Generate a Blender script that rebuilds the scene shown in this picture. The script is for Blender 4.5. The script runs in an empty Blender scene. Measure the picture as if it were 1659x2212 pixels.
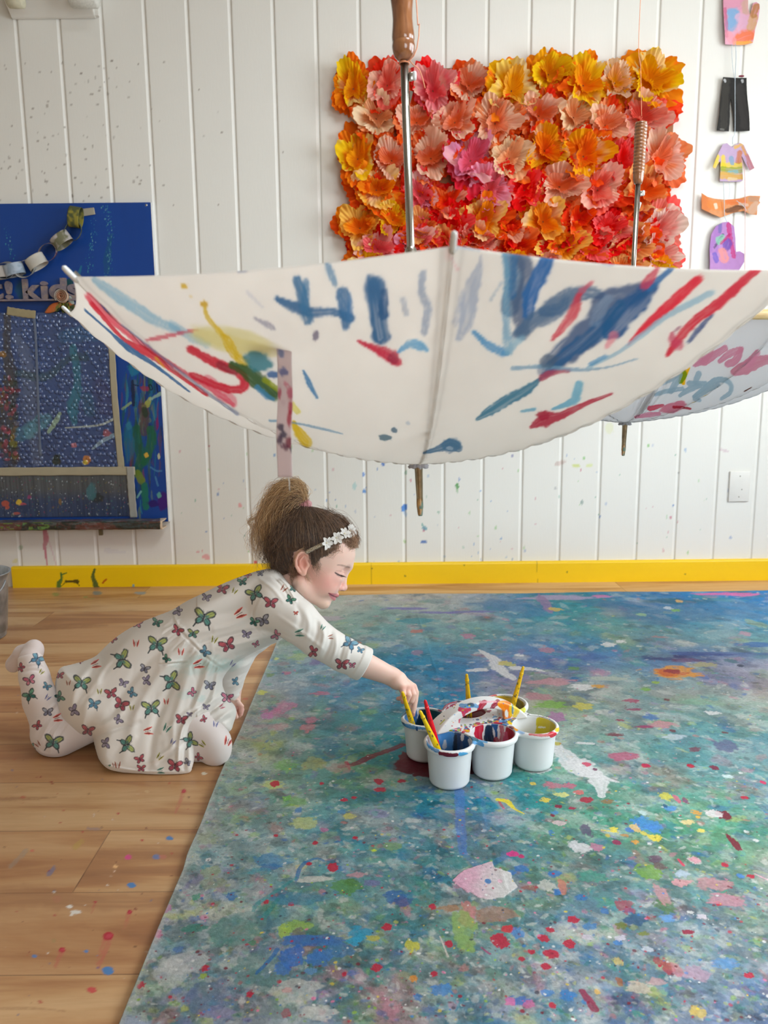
import bpy, bmesh, math, random
import numpy as np
from mathutils import Vector, Matrix
random.seed(7)
RNG = np.random.default_rng(11)
C = bpy.context.scene.collection
# ------------------------------------------------------------------ camera
W_PX, H_PX, F_PX = 1659.0, 2212.0, 1660.0
CAM = np.array([0.0, 0.0, 0.80])
PITCH = math.radians(9.3)
ROLL = math.radians(0.57)
FW = np.array([0, math.cos(PITCH), -math.sin(PITCH)])
_U = np.array([0, math.sin(PITCH), math.cos(PITCH)])
_R = np.array([1.0, 0, 0])
RT = math.cos(ROLL) * _R - math.sin(ROLL) * _U
UP = math.sin(ROLL) * _R + math.cos(ROLL) * _U
def ray(px, py):
 return FW + RT * ((px - W_PX / 2) / F_PX) - UP * ((py - H_PX / 2) / F_PX)
def PY(px, py, Y):
 """point of the place seen at (px, py) that lies on the vertical plane Y"""
 d = ray(px, py)
 return CAM + d * (Y / d[1])
def PZ(px, py, Z=0.0):
 d = ray(px, py)
 return CAM + d * ((Z - CAM[2]) / d[2])
def proj(P):
 P = np.asarray(P, dtype=float) - CAM
 z = P @ FW
 return W_PX / 2 + F_PX * (P @ RT) / z, H_PX / 2 - F_PX * (P @ UP) / z, z
cam_data = bpy.data.cameras.new('camera')
cam = bpy.data.objects.new('camera', cam_data)
C.objects.link(cam)
m = Matrix.Identity(4)
for i in range(3):
 m[i][0] = RT[i]; m[i][1] = UP[i]; m[i][2] = -FW[i]; m[i][3] = CAM[i]
cam.matrix_world = m
cam_data.sensor_fit = 'HORIZONTAL'
cam_data.sensor_width = 36.0
cam_data.lens = 36.0 * F_PX / W_PX
cam_data.clip_start = 0.02
cam_data.dof.use_dof = True
cam_data.dof.focus_distance = 1.62
cam_data.dof.aperture_fstop = 9.5
bpy.context.scene.camera = cam
# ------------------------------------------------------------------ colours, materials
def lin(r, g=None, b=None):
 if g is None:
  r, g, b = r
 out = []
 for c in (r, g, b):
  c = c / 255.0
  out.append(c / 12.92 if c <= 0.04045 else ((c + 0.055) / 1.055) ** 2.4)
 return tuple(out)
def s2l(a):
 a = np.clip(np.asarray(a, dtype=np.float32) / 255.0, 0, 1)
 return np.where(a <= 0.04045, a / 12.92, ((a + 0.055) / 1.055) ** 2.4)
class Mat:
 def __init__(self, name, color=(200, 200, 200), rough=0.6, metal=0.0, spec=0.5):
  self.m = bpy.data.materials.new(name)
  self.m.use_nodes = True
  self.nt = self.m.node_tree
  self.n = self.nt.nodes
  self.l = self.nt.links
  self.b = self.n['Principled BSDF']
  self.b.inputs['Base Color'].default_value = (*lin(color), 1)
  self.b.inputs['Roughness'].default_value = rough
  self.b.inputs['Metallic'].default_value = metal
  self.b.inputs['Specular IOR Level'].default_value = spec
 def node(self, t, **kw):
  nd = self.n.new(t)
  for k, v in kw.items():
   if k.startswith('i_'):
    nd.inputs[k[2:].replace('_', ' ')].default_value = v
   else:
    setattr(nd, k, v)
  return nd
 def link(self, a, b):
  self.l.new(a, b)
 def coord(self, kind='Object', scale=(1, 1, 1), rot=(0, 0, 0)):
  tc = self.node('ShaderNodeTexCoord')
  mp = self.node('ShaderNodeMapping')
  mp.inputs['Scale'].default_value = scale
  mp.inputs['Rotation'].default_value = rot
  self.link(tc.outputs[kind], mp.inputs['Vector'])
  return mp.outputs['Vector']
 def noise(self, vec, scale=10, detail=3, rough=0.55, dist=0.0):
  nz = self.node('ShaderNodeTexNoise')
  nz.inputs['Scale'].default_value = scale
  nz.inputs['Detail'].default_value = detail
  nz.inputs['Roughness'].default_value = rough
  nz.inputs['Distortion'].default_value = dist
  if vec is not None:
   self.link(vec, nz.inputs['Vector'])
  return nz.outputs['Fac']
 def ramp(self, fac, stops, interp='LINEAR'):
  r = self.node('ShaderNodeValToRGB')
  r.color_ramp.interpolation = interp
  e = r.color_ramp.elements
  while len(e) < len(stops):
   e.new(0.5)
  for i, (p, c) in enumerate(stops):
   e[i].position = p
   e[i].color = (*lin(c), 1) if len(c) == 3 else (*lin(c[:3]), c[3])
  self.link(fac, r.inputs['Fac'])
  return r.outputs['Color']
 def mix(self, fac, a, b, blend='MIX'):
  x = self.node('ShaderNodeMix', data_type='RGBA', blend_type=blend)
  for sock, v in ((x.inputs['Factor'], fac), (x.inputs[6], a), (x.inputs[7], b)):
   if isinstance(v, (int, float)):
    sock.default_value = v
   elif isinstance(v, tuple):
    sock.default_value = (*lin(v), 1)
   else:
    self.link(v, sock)
  return x.outputs[2]
 def math(self, op, a, b=0.0):
  x = self.node('ShaderNodeMath', operation=op)
  for i, v in enumerate((a, b)):
   if isinstance(v, (int, float)):
    x.inputs[i].default_value = v
   else:
    self.link(v, x.inputs[i])
  return x.outputs[0]
 def attr(self, name='paint'):
  a = self.node('ShaderNodeAttribute', attribute_name=name)
  return a
 def bump(self, h, strength=0.3, dist=0.002):
  bp = self.node('ShaderNodeBump')
  bp.inputs['Strength'].default_value = strength
  bp.inputs['Distance'].default_value = dist
  self.link(h, bp.inputs['Height'])
  self.link(bp.outputs['Normal'], self.b.inputs['Normal'])
  return bp
 def base(self, sock):
  self.link(sock, self.b.inputs['Base Color'])
  return self
def noisy(name, color, rough=0.6, var=0.06, scale=30, bump=0.15, bscale=200, bdist=0.001, **kw):
 """a plain surface with a little tonal variation and grain of its own"""
 M = Mat(name, color, rough, **kw)
 v = M.coord()
 d = tuple(max(0, c * (1 - var)) for c in color)
 l = tuple(min(255, c * (1 + var)) for c in color)
 M.base(M.ramp(M.noise(v, scale, 4), [(0.3, d), (0.7, l)]))
 if bump:
  M.bump(M.noise(v, bscale, 3), bump, bdist)
 return M.m
# ------------------------------------------------------------------ objects
def obj(name, mesh, mat=None, parent=None, smooth=True):
 if isinstance(mesh, bmesh.types.BMesh):
  me = bpy.data.meshes.new(name)
  mesh.to_mesh(me)
  mesh.free()
  mesh = me
 mesh.name = name
 if mat is not None:
  if isinstance(mat, Mat):
   mat = mat.m
  mats = mat if isinstance(mat, (list, tuple)) else [mat]
  for x in mats:
   mesh.materials.append(x)
 if smooth:
  mesh.shade_smooth()
 o = bpy.data.objects.new(name, mesh)
 C.objects.link(o)
 if parent is not None:
  o.parent = parent
  o.matrix_parent_inverse = Matrix.Translation(-parent.location) if parent.type == 'EMPTY' else parent.matrix_basis.inverted()
 return o
def tag(o, label=None, cat=None, group=None, kind=None):
 if label:
  o['label'] = label
 if cat:
  o['category'] = cat
 if group:
  o['group'] = group
 if kind:
  o['kind'] = kind
 return o
def thing(name, loc, label, cat, group=None):
 o = bpy.data.objects.new(name, None)
 C.objects.link(o)
 o.location = Vector([float(x) for x in loc])
 o.empty_display_size = 0.05
 return tag(o, label, cat, group)
def npmesh(name, verts, faces):
 """verts (n,3), faces (m,k) int array with constant k (3 or 4)"""
 verts = np.ascontiguousarray(verts, dtype=np.float32)
 faces = np.ascontiguousarray(faces, dtype=np.int32)
 me = bpy.data.meshes.new(name)
 k = faces.shape[1]
 me.vertices.add(len(verts))
 me.vertices.foreach_set('co', verts.ravel())
 me.loops.add(faces.size)
 me.loops.foreach_set('vertex_index', faces.ravel())
 me.polygons.add(len(faces))
 me.polygons.foreach_set('loop_start', np.arange(0, faces.size, k, dtype=np.int32))
 me.polygons.foreach_set('loop_total', np.full(len(faces), k, dtype=np.int32))
 me.update(calc_edges=True)
 return me
def set_color(me, rgb, name='paint', alpha=None):
 n = len(me.vertices)
 a = me.color_attributes.new(name, 'FLOAT_COLOR', 'POINT')
 buf = np.ones((n, 4), dtype=np.float32)
 buf[:, :3] = rgb
 if alpha is not None:
  buf[:, 3] = alpha
 a.data.foreach_set('color', buf.ravel())
def grid_faces(nr, nc, flip=False):
 i = np.arange(nr - 1)[:, None] * nc + np.arange(nc - 1)[None, :]
 i = i.ravel()
 f = np.stack([i, i + 1, i + nc + 1, i + nc], axis=1)
 return f[:, ::-1] if flip else f
def merge(meshes):
 """list of (verts, quads/tris) numpy pairs with the same k"""
 vs, fs, off = [], [], 0
 for v, f in meshes:
  v = np.asarray(v); f = np.asarray(f)
  vs.append(v); fs.append(f + off); off += len(v)
 return np.concatenate(vs), np.concatenate(fs)
def box_bm(bm, c, s, rot=None, bevel=0.0, seg=2):
 M = Matrix.Translation(Vector([float(x) for x in c])) @ (rot.to_4x4() if rot is not None else Matrix.Identity(4)) @ Matrix.Diagonal((*[float(x) for x in s], 1))
 r = bmesh.ops.create_cube(bm, size=1.0, matrix=M)
 if bevel:
  ed = set(e for v in r['verts'] for e in v.link_edges)
  bmesh.ops.bevel(bm, geom=list(ed), offset=bevel, segments=seg, affect='EDGES', profile=0.5)
 return r['verts']
def lathe_np(profile, seg=48, center=(0, 0, 0), axis=None, cap0=False, cap1=False):
 """profile [(r, z)...]; returns verts, quads; axis = unit vector for z"""
 p = np.array(profile, dtype=float)
 n = len(p)
 t = np.linspace(0, 2 * np.pi, seg, endpoint=False)
 v = np.zeros((n, seg, 3))
 v[:, :, 0] = p[:, 0:1] * np.cos(t)
 v[:, :, 1] = p[:, 0:1] * np.sin(t)
 v[:, :, 2] = p[:, 1:2]
 v = v.reshape(-1, 3)
 i = (np.arange(n - 1)[:, None] * seg + np.arange(seg)[None]).ravel()
 j = (np.arange(n - 1)[:, None] * seg + (np.arange(seg)[None] + 1) % seg).ravel()
 f = np.stack([i, j, j + seg, i + seg], axis=1)
 if axis is not None:
  v = v @ frame(axis).T
 return v + np.asarray(center), f
def frame(axis, hint=(0, 0, 1)):
 """3x3 whose third column is axis"""
 z = np.asarray(axis, float); z = z / np.linalg.norm(z)
 h = np.asarray(hint, float)
 if abs(z @ h) > 0.98:
  h = np.array([1.0, 0, 0]) if abs(z[0]) < 0.9 else np.array([0, 1.0, 0])
 x = np.cross(h, z); x /= np.linalg.norm(x)
 y = np.cross(z, x)
 return np.stack([x, y, z], axis=1)
def tube_np(pts, rad, seg=8, cap=True):
 """tube with parallel-transported rings; rad scalar or per point"""
 P = np.asarray(pts, float)
 n = len(P)
 R = np.full(n, rad) if np.isscalar(rad) else np.asarray(rad, float)
 T = np.gradient(P, axis=0)
 T /= np.linalg.norm(T, axis=1)[:, None] + 1e-12
 F = frame(T[0]); x = F[:, 0]
 rings = []
 t = np.linspace(0, 2 * np.pi, seg, endpoint=False)
 for i in range(n):
  x = x - T[i] * (x @ T[i]); x /= np.linalg.norm(x) + 1e-12
  y = np.cross(T[i], x)
  rings.append(P[i] + R[i] * (np.cos(t)[:, None] * x + np.sin(t)[:, None] * y))
 v = np.concatenate(rings)
 i = (np.arange(n - 1)[:, None] * seg + np.arange(seg)[None]).ravel()
 j = (np.arange(n - 1)[:, None] * seg + (np.arange(seg)[None] + 1) % seg).ravel()
 f = np.stack([i, j, j + seg, i + seg], axis=1)
 if cap:
  v = np.concatenate([v, P[:1], P[-1:]])
  a, b = n * seg, n * seg + 1
  k = np.arange(0, seg, 2)
  f = np.concatenate([f, np.stack([np.full(len(k), a), (k + 2) % seg, (k + 1) % seg, k], 1),
       np.stack([np.full(len(k), b), k + (n - 1) * seg, (k + 1) % seg + (n - 1) * seg, (k + 2) % seg + (n - 1) * seg], 1)])
 return v, f
def tube(name, pts, rad, mat, parent=None, seg=10):
 v, f = tube_np(pts, rad, seg)
 return obj(name, npmesh(name, v, f), mat, parent)
def spline(pts, n=30, closed=False):
 """Catmull-Rom through the points (any dimension)"""
 P = np.asarray(pts, float)
 if closed:
  P = np.concatenate([P[-1:], P, P[:2]])
 else:
  P = np.concatenate([2 * P[:1] - P[1:2], P, 2 * P[-1:] - P[-2:-1]])
 m = len(P) - 3
 t = np.linspace(0, m, n, endpoint=not closed)
 i = np.minimum(t.astype(int), m - 1)
 u = (t - i)[:, None]
 a, b, c, d = P[i], P[i + 1], P[i + 2], P[i + 3]
 return 0.5 * (2 * b + (c - a) * u + (2 * a - 5 * b + 4 * c - d) * u ** 2 + (3 * b - a - 3 * c + d) * u ** 3)
def sheet_bm(outline, thick, frame3, origin, extra=0):
 """flat cut-out: outline [(x,y)] in metres in the frame's xy plane, given thickness"""
 bm = bmesh.new()
 F = np.asarray(frame3); O = np.asarray(origin, float)
 lo = [bm.verts.new(O + F[:, 0] * x + F[:, 1] * y) for x, y in outline]
 f = bm.faces.new(lo)
 r = bmesh.ops.extrude_face_region(bm, geom=[f])
 vs = [g for g in r['geom'] if isinstance(g, bmesh.types.BMVert)]
 bmesh.ops.translate(bm, verts=vs, vec=Vector([float(q) for q in F[:, 2] * thick]))
 bmesh.ops.recalc_face_normals(bm, faces=bm.faces)
 return bm
# ------------------------------------------------------------------ 2-D noise and the paint engine (numpy)
_T = np.random.default_rng(3).random((8, 256, 256)).astype(np.float32)
def vnoise(x, y, k=0):
 x = np.asarray(x, dtype=np.float32); y = np.asarray(y, dtype=np.float32)
 xi = np.floor(x); yi = np.floor(y)
 fx = x - xi; fy = y - yi
 xi = xi.astype(np.int32) & 255; yi = yi.astype(np.int32) & 255
 fx = fx * fx * (3 - 2 * fx); fy = fy * fy * (3 - 2 * fy)
 T = _T[k % 8]
 x1 = (xi + 1) & 255; y1 = (yi + 1) & 255
 return (T[yi, xi] * (1 - fx) + T[yi, x1] * fx) * (1 - fy) + (T[y1, xi] * (1 - fx) + T[y1, x1] * fx) * fy
def fbm(x, y, k=0, octv=4, gain=0.5):
 a, s, tot = 1.0, 0.0, 0.0
 for o in range(octv):
  s = s + a * vnoise(x * 2 ** o + 17.3 * o, y * 2 ** o - 9.1 * o, k + o)
  tot += a
  a *= gain
 return s / tot
def sstep(a, b, x):
 t = np.clip((x - a) / (b - a), 0, 1)
 return t * t * (3 - 2 * t)
class Paint:
 """colour (linear rgb) per sample at 2-D places u, v; strokes and blobs laid on top"""
 def __init__(self, u, v, base=(255, 255, 255)):
  self.u = np.asarray(u, np.float32).ravel(); self.v = np.asarray(v, np.float32).ravel()
  self.c = np.tile(np.array(lin(base), np.float32), (len(self.u), 1))
  self.a = np.zeros(len(self.u), np.float32)
 def lay(self, idx, col, al):
  al = al[:, None]
  self.c[idx] = self.c[idx] * (1 - al) + np.array(lin(col), np.float32) * al
  self.a[idx] = 1 - (1 - self.a[idx]) * (1 - al[:, 0])
 def stroke(self, pts, w, col, op=0.9, dry=0.3, edge=0.25, seed=0, soft=0.18):
  """pts [(u,v)], w half-width or list; dry = streakiness"""
  P = np.asarray(pts, float)
  if len(P) > 2:
   P = spline(P, 6 * len(P))
  n = len(P)
  ws = np.interp(np.linspace(0, 1, n), np.linspace(0, 1, len(w)), w) if hasattr(w, '__len__') else np.full(n, float(w))
  m = ws.max() * 1.6
  idx = np.nonzero((self.u > P[:, 0].min() - m) & (self.u < P[:, 0].max() + m) & (self.v > P[:, 1].min() - m) & (self.v < P[:, 1].max() + m))[0]
  if len(idx) == 0:
   return
  u = self.u[idx]; v = self.v[idx]
  best = np.full(len(idx), 1e9, np.float32); side = np.zeros(len(idx), np.float32); tt = side.copy(); bw = side + 1
  L = np.concatenate([[0], np.cumsum(np.linalg.norm(np.diff(P, axis=0), axis=1))])
  for i in range(n - 1):
   d = P[i + 1] - P[i]; l2 = d @ d + 1e-9
   t = np.clip(((u - P[i, 0]) * d[0] + (v - P[i, 1]) * d[1]) / l2, 0, 1)
   dx = u - P[i, 0] - t * d[0]; dy = v - P[i, 1] - t * d[1]
   D = np.sqrt(dx * dx + dy * dy)
   wi = ws[i] * (1 - t) + ws[i + 1] * t
   q = D / np.maximum(wi, 1e-3)
   k = q < best
   best[k] = q[k]; side[k] = (np.sign(dx * -d[1] + dy * d[0]) * q)[k]
   tt[k] = (L[i] + t * (L[i + 1] - L[i]))[k]; bw[k] = wi[k]
  W = ws.mean() + 1e-6
  e = best + edge * 2 * (fbm(u / W * 1.3 + seed * 3.1, v / W * 1.3, seed, 3) - 0.5)
  al = 1 - sstep(1 - soft, 1 + soft * 0.6, e)
  if dry > 0:
   st = fbm(side * 4.5 + seed * 7.7, tt / W * 0.25 + seed, seed + 2, 3)
   al = al * (1 - dry * sstep(0.45, 0.75, st) * (0.4 + 0.6 * tt / (L[-1] + 1e-6)))
   sh = 1 - 0.25 * dry * (st - 0.5)
  self.lay(idx, col, np.clip(al * op, 0, 1).astype(np.float32))
 def blob(self, x, y, rx, ry, col, op=0.9, ang=0.0, rough=0.35, seed=0, soft=0.15, mottled=0.0):
  m = max(rx, ry) * 1.5
  idx = np.nonzero((self.u > x - m) & (self.u < x + m) & (self.v > y - m) & (self.v < y + m))[0]
  if len(idx) == 0:
   return
  du = self.u[idx] - x; dv = self.v[idx] - y
  c, s = math.cos(ang), math.sin(ang)
  a = (du * c + dv * s) / rx; b = (-du * s + dv * c) / ry
  r = np.sqrt(a * a + b * b)
  e = r + rough * 2 * (fbm(a * 1.7 + seed * 5.3, b * 1.7 + seed * 2.7, seed, 4) - 0.5)
  al = 1 - sstep(1 - soft, 1 + soft, e)
  if mottled:
   al = al * (1 - mottled * sstep(0.4, 0.7, fbm(du / rx * 4, dv / ry * 4, seed + 3, 3)))
  self.lay(idx, col, (al * op).astype(np.float32))
# ------------------------------------------------------------------ distance-field modelling (for soft, continuous shapes)
import openvdb
def _len(v):
 return np.sqrt((v * v).sum(-1))
def smin(a, b, k):
 if k <= 0:
  return np.minimum(a, b)
 h = np.clip(0.5 + 0.5 * (b - a) / k, 0, 1)
 return b * (1 - h) + a * h - k * h * (1 - h)
def smax(a, b, k):
 return -smin(-a, -b, k)
def d_sphere(P, c, r):
 return _len(P - np.asarray(c, np.float32)) - r
def d_ell(P, c, r, R=None):
 """ellipsoid; R = 3x3 whose columns are its axes"""
 q = P - np.asarray(c, np.float32)
 if R is not None:
  q = q @ np.asarray(R, np.float32)
 r = np.asarray(r, np.float32)
 k0 = _len(q / r)
 k1 = _len(q / (r * r))
 return k0 * (k0 - 1.0) / np.maximum(k1, 1e-9)
def d_cone(P, a, b, ra, rb):
 """round cone between a and b (radii ra, rb)"""
 a = np.asarray(a, np.float32); b = np.asarray(b, np.float32)
 ba = b - a
 l2 = float(ba @ ba); rr = ra - rb
 a2 = l2 - rr * rr
 il2 = 1.0 / l2
 pa = P - a
 y = pa @ ba
 z = y - l2
 x2 = ((pa * l2 - y[..., None] * ba) ** 2).sum(-1)
 y2 = y * y * l2
 z2 = z * z * l2
 k = np.sign(rr) * rr * rr * x2
 out = (np.sqrt(np.maximum(x2 * a2 * il2, 0)) + y * rr) * il2 - ra
 m1 = np.sign(z) * a2 * z2 > k
 m2 = np.sign(y) * a2 * y2 < k
 out = np.where(m1, np.sqrt(x2 + z2) * il2 - rb, np.where(m2, np.sqrt(x2 + y2) * il2 - ra, out))
 return out.astype(np.float32)
def d_chain(P, pts, rs, k=0.0):
 d = None
 for i in range(len(pts) - 1):
  e = d_cone(P, pts[i], pts[i + 1], rs[i], rs[i + 1])
  d = e if d is None else smin(d, e, k)
 return d
def d_box(P, c, half, R=None, r=0.0):
 q = P - np.asarray(c, np.float32)
 if R is not None:
  q = q @ np.asarray(R, np.float32)
 q = np.abs(q) - (np.asarray(half, np.float32) - r)
 return _len(np.maximum(q, 0)) + np.minimum(q.max(-1), 0) - r
def sdf_mesh(name, f, lo, hi, h, block=32, slack=1.35):
 lo = np.asarray(lo, float); hi = np.asarray(hi, float)
 n = np.ceil((hi - lo) / h).astype(int) + 1
 nb = (n + block - 1) // block
 g = openvdb.FloatGrid(3 * h)
 # coarse test, all block centres at once
 I = np.stack(np.meshgrid(*[np.arange(k) for k in nb], indexing='ij'), -1).reshape(-1, 3)
 cen = lo + (I * block + block / 2) * h
 dc = f(cen.astype(np.float32))
 diag = block * h * math.sqrt(3) / 2
 ar = np.arange(block)
 gx, gy, gz = np.meshgrid(ar, ar, ar, indexing='ij')
 off = np.stack([gx, gy, gz], -1).astype(np.float32)
 for i, d in zip(I, dc):
  o = i * block
  if abs(d) > diag * slack + 3 * h:
   if d < 0:
    g.fill(tuple(int(q) for q in o), tuple(int(q) for q in o + block - 1), -3 * h, True)
   continue
  P = (lo + o * h).astype(np.float32) + off * np.float32(h)
  v = np.clip(f(P.reshape(-1, 3)).reshape(block, block, block), -3 * h, 3 * h).astype(np.float32)
  g.copyFromArray(v, ijk=tuple(int(q) for q in o))
 pts, quads = g.convertToQuads(0.0)
 pts = pts * h + lo
 q = quads.astype(np.int64)
 me = npmesh(name, pts, q)
 # outward orientation
 c0 = pts[q[:2000]].mean(1)
 nrm = np.cross(pts[q[:2000, 2]] - pts[q[:2000, 0]], pts[q[:2000, 3]] - pts[q[:2000, 1]])
 nrm /= np.linalg.norm(nrm, axis=1)[:, None] + 1e-12
 s = f((c0 + nrm * h).astype(np.float32)) - f((c0 - nrm * h).astype(np.float32))
 if s.mean() < 0:
  me.flip_normals()
 return me
def verts_of(me):
 a = np.empty(len(me.vertices) * 3, np.float32)
 me.vertices.foreach_get('co', a)
 return a.reshape(-1, 3)
def normals_of(me):
 a = np.empty(len(me.vertices) * 3, np.float32)
 me.vertices.foreach_get('normal', a)
 return a.reshape(-1, 3)
def relax(me, it=2, f=0.5):
 """light smoothing of the stair marks left by the sampling"""
 n = len(me.vertices); V = verts_of(me).astype(np.float64)
 e = np.empty(len(me.edges) * 2, np.int32); me.edges.foreach_get('vertices', e); e = e.reshape(-1, 2)
 deg = np.bincount(e.ravel(), minlength=n).astype(float)
 for _ in range(it):
  for w in (f, -f * 0.94):
   S = np.stack([np.bincount(e[:, 0], V[e[:, 1], k], n) + np.bincount(e[:, 1], V[e[:, 0], k], n) for k in range(3)], 1)
   V += w * (S / np.maximum(deg, 1)[:, None] - V)
 me.vertices.foreach_set('co', V.astype(np.float32).ravel())
 me.update()
chrome = noisy('polished_steel', (178, 174, 166), 0.22, 0.05, 20, 0.0, metal=1.0)
dark_metal = noisy('aged_nickel', (176, 168, 146), 0.18, 0.15, 60, 0.05, metal=1.0)
varnish_wood = None
def wood_varnish():
 M = Mat('varnished_wood', (150, 95, 58), 0.16)
 v = M.coord(scale=(60, 60, 9))
 M.base(M.ramp(M.noise(v, 2.0, 5, .6, .6), [(.3, (118, 70, 42)), (.55, (150, 98, 62)), (.8, (172, 118, 76))]))
 M.b.inputs['Coat Weight'].default_value = 0.8
 M.b.inputs['Coat Roughness'].default_value = 0.08
 return M.m
varnish_wood = wood_varnish()
nub_mat = noisy('white_plastic_tip', (206, 208, 206), 0.3, 0.02, 30, 0)
thread_mat = noisy('orange_thread', (226, 150, 110), 0.7, 0.05, 100, 0)
def attr_mat(name, rough=.5, bump=.1, scale=100, trans=0, spec=.5, coat=0):
 M = Mat(name, rough=rough, spec=spec)
 M.base(M.attr().outputs['Color'])
 if bump:
  M.bump(M.noise(M.coord(), scale, 3), bump, .0015)
 if coat:
  M.b.inputs['Coat Weight'].default_value = coat
 return M.m
# ------------------------------------------------------------------ the room
YB = float(PZ(829, 1262)[1])          # face of the baseboard
YW = YB + 0.022                       # face of the wall boards
X0, X1 = -2.35, 2.55                  # side walls
YN = -2.6                             # wall behind the photographer
HC = 2.75
# ---- painted tongue-and-groove boards: bead grooves every 157 mm
PITCHX = 0.1575
gx0 = float(PY(294, 1225, YW)[0])
prof = [(-0.0085, 0), (-0.0072, 0.0007), (-0.0045, 0.0022), (-0.001, 0.0038), (0.0025, 0.0052), (0.0042, 0.0052), (0.0062, 0.0022), (0.0078, 0.0005), (0.0092, 0)]
def wall_columns(xa, xb, step):
 xs, ds = [], []
 k0 = math.floor((xa - gx0) / PITCHX) - 1
 k1 = math.ceil((xb - gx0) / PITCHX) + 1
 for k in range(k0, k1):
  c = gx0 + k * PITCHX
  for dx, d in prof:
   xs.append(c + dx); ds.append(d)
  for x in np.arange(c + 0.0092 + step, c + PITCHX - 0.0086, step):
   xs.append(x); ds.append(0)
 xs = np.array(xs); ds = np.array(ds)
 k = (xs >= xa) & (xs <= xb)
 return xs[k], ds[k]
def wall_back():
 xs, ds = wall_columns(X0, X1, 0.0045)
 zs = np.concatenate([np.arange(0, 2.02, 0.006), [2.2, 2.4, HC]])
 nr, nc = len(zs), len(xs)
 X, Z = np.meshgrid(xs, zs)
 Dp = np.broadcast_to(ds, X.shape)
 V = np.stack([X, YW + Dp, Z], axis=-1).reshape(-1, 3)
 me = npmesh('wall_back', V, grid_faces(nr, nc))
 # spots of paint, laid out in metres on the wall
 u, v, _ = proj(V)
 u[V[:, 2] > 2.0] = -9999
 P = Paint(u, v, (232, 229, 221))
 r = random.Random(5)
 for i in range(210):              # fine dark specks, upper left
  x, y = r.gauss(150, 130), r.uniform(0, 470)
  s = r.uniform(1.3, 2.6)
  P.blob(x, y, s, s, (120, 105, 90), r.uniform(.35, .85), 0, .2, i)
 cols = [(60, 120, 190), (70, 140, 200), (60, 160, 120), (200, 90, 120), (120, 190, 90), (90, 90, 110)]
 for i in range(120):
  x, y = r.uniform(380, 1650), r.uniform(960, 1215)
  s = r.uniform(1, 2.6)
  P.blob(x, y, s, s * r.uniform(1, 2), r.choice(cols[:5]), r.uniform(.3, .8), 0, .3, i)
 for (x, y, a, b, c, o) in [(873, 1097, 6, 8, (50, 125, 205), .95), (875, 1108, 3, 9, (110, 165, 215), .5), (785, 1025, 3, 5, (60, 125, 200), .8),
        (787, 1061, 4, 5, (50, 125, 195), .9), (766, 1050, 4, 8, (130, 200, 200), .5), (828, 1002, 4, 5, (50, 110, 190), .9),
        (917, 1141, 6, 4, (60, 150, 170), .8), (915, 1171, 7, 4, (60, 110, 180), .9), (913, 1133, 2, 2, (60, 160, 150), .9),
        (874, 1170, 3, 5, (150, 190, 90), .6), (703, 1103, 3, 4, (120, 140, 180), .5), (988, 1050, 4, 6, (60, 150, 60), .9),
        (988, 1060, 2, 5, (90, 170, 90), .5), (1210, 1000, 12, 5, (190, 150, 140), .5), (1245, 1006, 9, 4, (205, 215, 90), .7),
        (1273, 1005, 7, 4, (215, 225, 130), .6), (1317, 925, 9, 12, (222, 222, 180), .6), (1107, 985, 3, 3, (120, 120, 170), .7),
        (1565, 973, 12, 3, (205, 175, 185), .6), (1200, 1055, 3, 3, (170, 170, 170), .6), (1257, 1085, 3, 5, (60, 120, 110), .6),
        (445, 1203, 8, 6, (235, 140, 150), .7), (427, 1192, 3, 3, (225, 130, 140), .7), (437, 1190, 2, 2, (225, 130, 140), .7),
        (519, 1092, 4, 5, (235, 150, 150), .8), (552, 1215, 4, 5, (220, 60, 80), .9), (795, 1217, 5, 3, (60, 150, 60), .8),
        (1466, 1022, 2, 2, (110, 110, 110), .5), (33, 1212, 6, 4, (220, 210, 120), .6), (45, 1183, 5, 5, (130, 170, 130), .6)]:
  P.blob(x, y, a, b, c, o, r.uniform(-.4, .4), .35, int(x))
 P.stroke([(97, 1148), (100, 1165), (97, 1180), (99, 1200), (102, 1222)], [5, 6, 4, 2, 1], (190, 30, 90), .9, .1, .3, 3)
 P.stroke([(104, 1165), (114, 1195), (124, 1232)], [1.5, 1.2, 1], (215, 150, 175), .5, 0, .2, 3)
 P.stroke([(230, 1190), (270, 1193)], [6, 3], (205, 200, 205), .5, .3, .4, 3)
 # pinkish dust of paint under the easel board
 for i, (x, y, rx, ry) in enumerate([(90, 1165, 130, 20), (290, 1160, 90, 16), (200, 1195, 180, 25)]):
  P.blob(x, y, rx, ry, (224, 206, 208), .22, 0, .4, i + 40, .5)
 set_color(me, P.c)
 M = Mat('white_wall_paint', rough=0.42)
 vec = M.coord()
 M.base(M.mix(M.math('MULTIPLY', M.noise(vec, 1.7, 4), 0.10), M.attr().outputs['Color'], (214, 205, 190)))
 M.bump(M.noise(M.coord(scale=(60, 60, 9)), 3, 4), 0.12, 0.002)
 o = obj('wall_back', me, M.m, smooth=False)
 tag(o, 'white painted tongue-and-groove board wall flecked with paint', kind='structure')
 return M.m
wall_mat = wall_back()
def plain(name, c, s, mat, label=None, kind='structure', bevel=0):
 bm = bmesh.new()
 box_bm(bm, c, s, bevel=bevel)
 o = obj(name, bm, mat, smooth=False)
 return tag(o, label, kind=kind)
white_plain = noisy('white_room_paint', (232, 229, 221), 0.5, 0.02, 3, 0.05, 80)
room_beige = noisy('warm_grey_room_paint', (176, 166, 150), 0.6, 0.02, 3, 0.05, 80)
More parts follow.
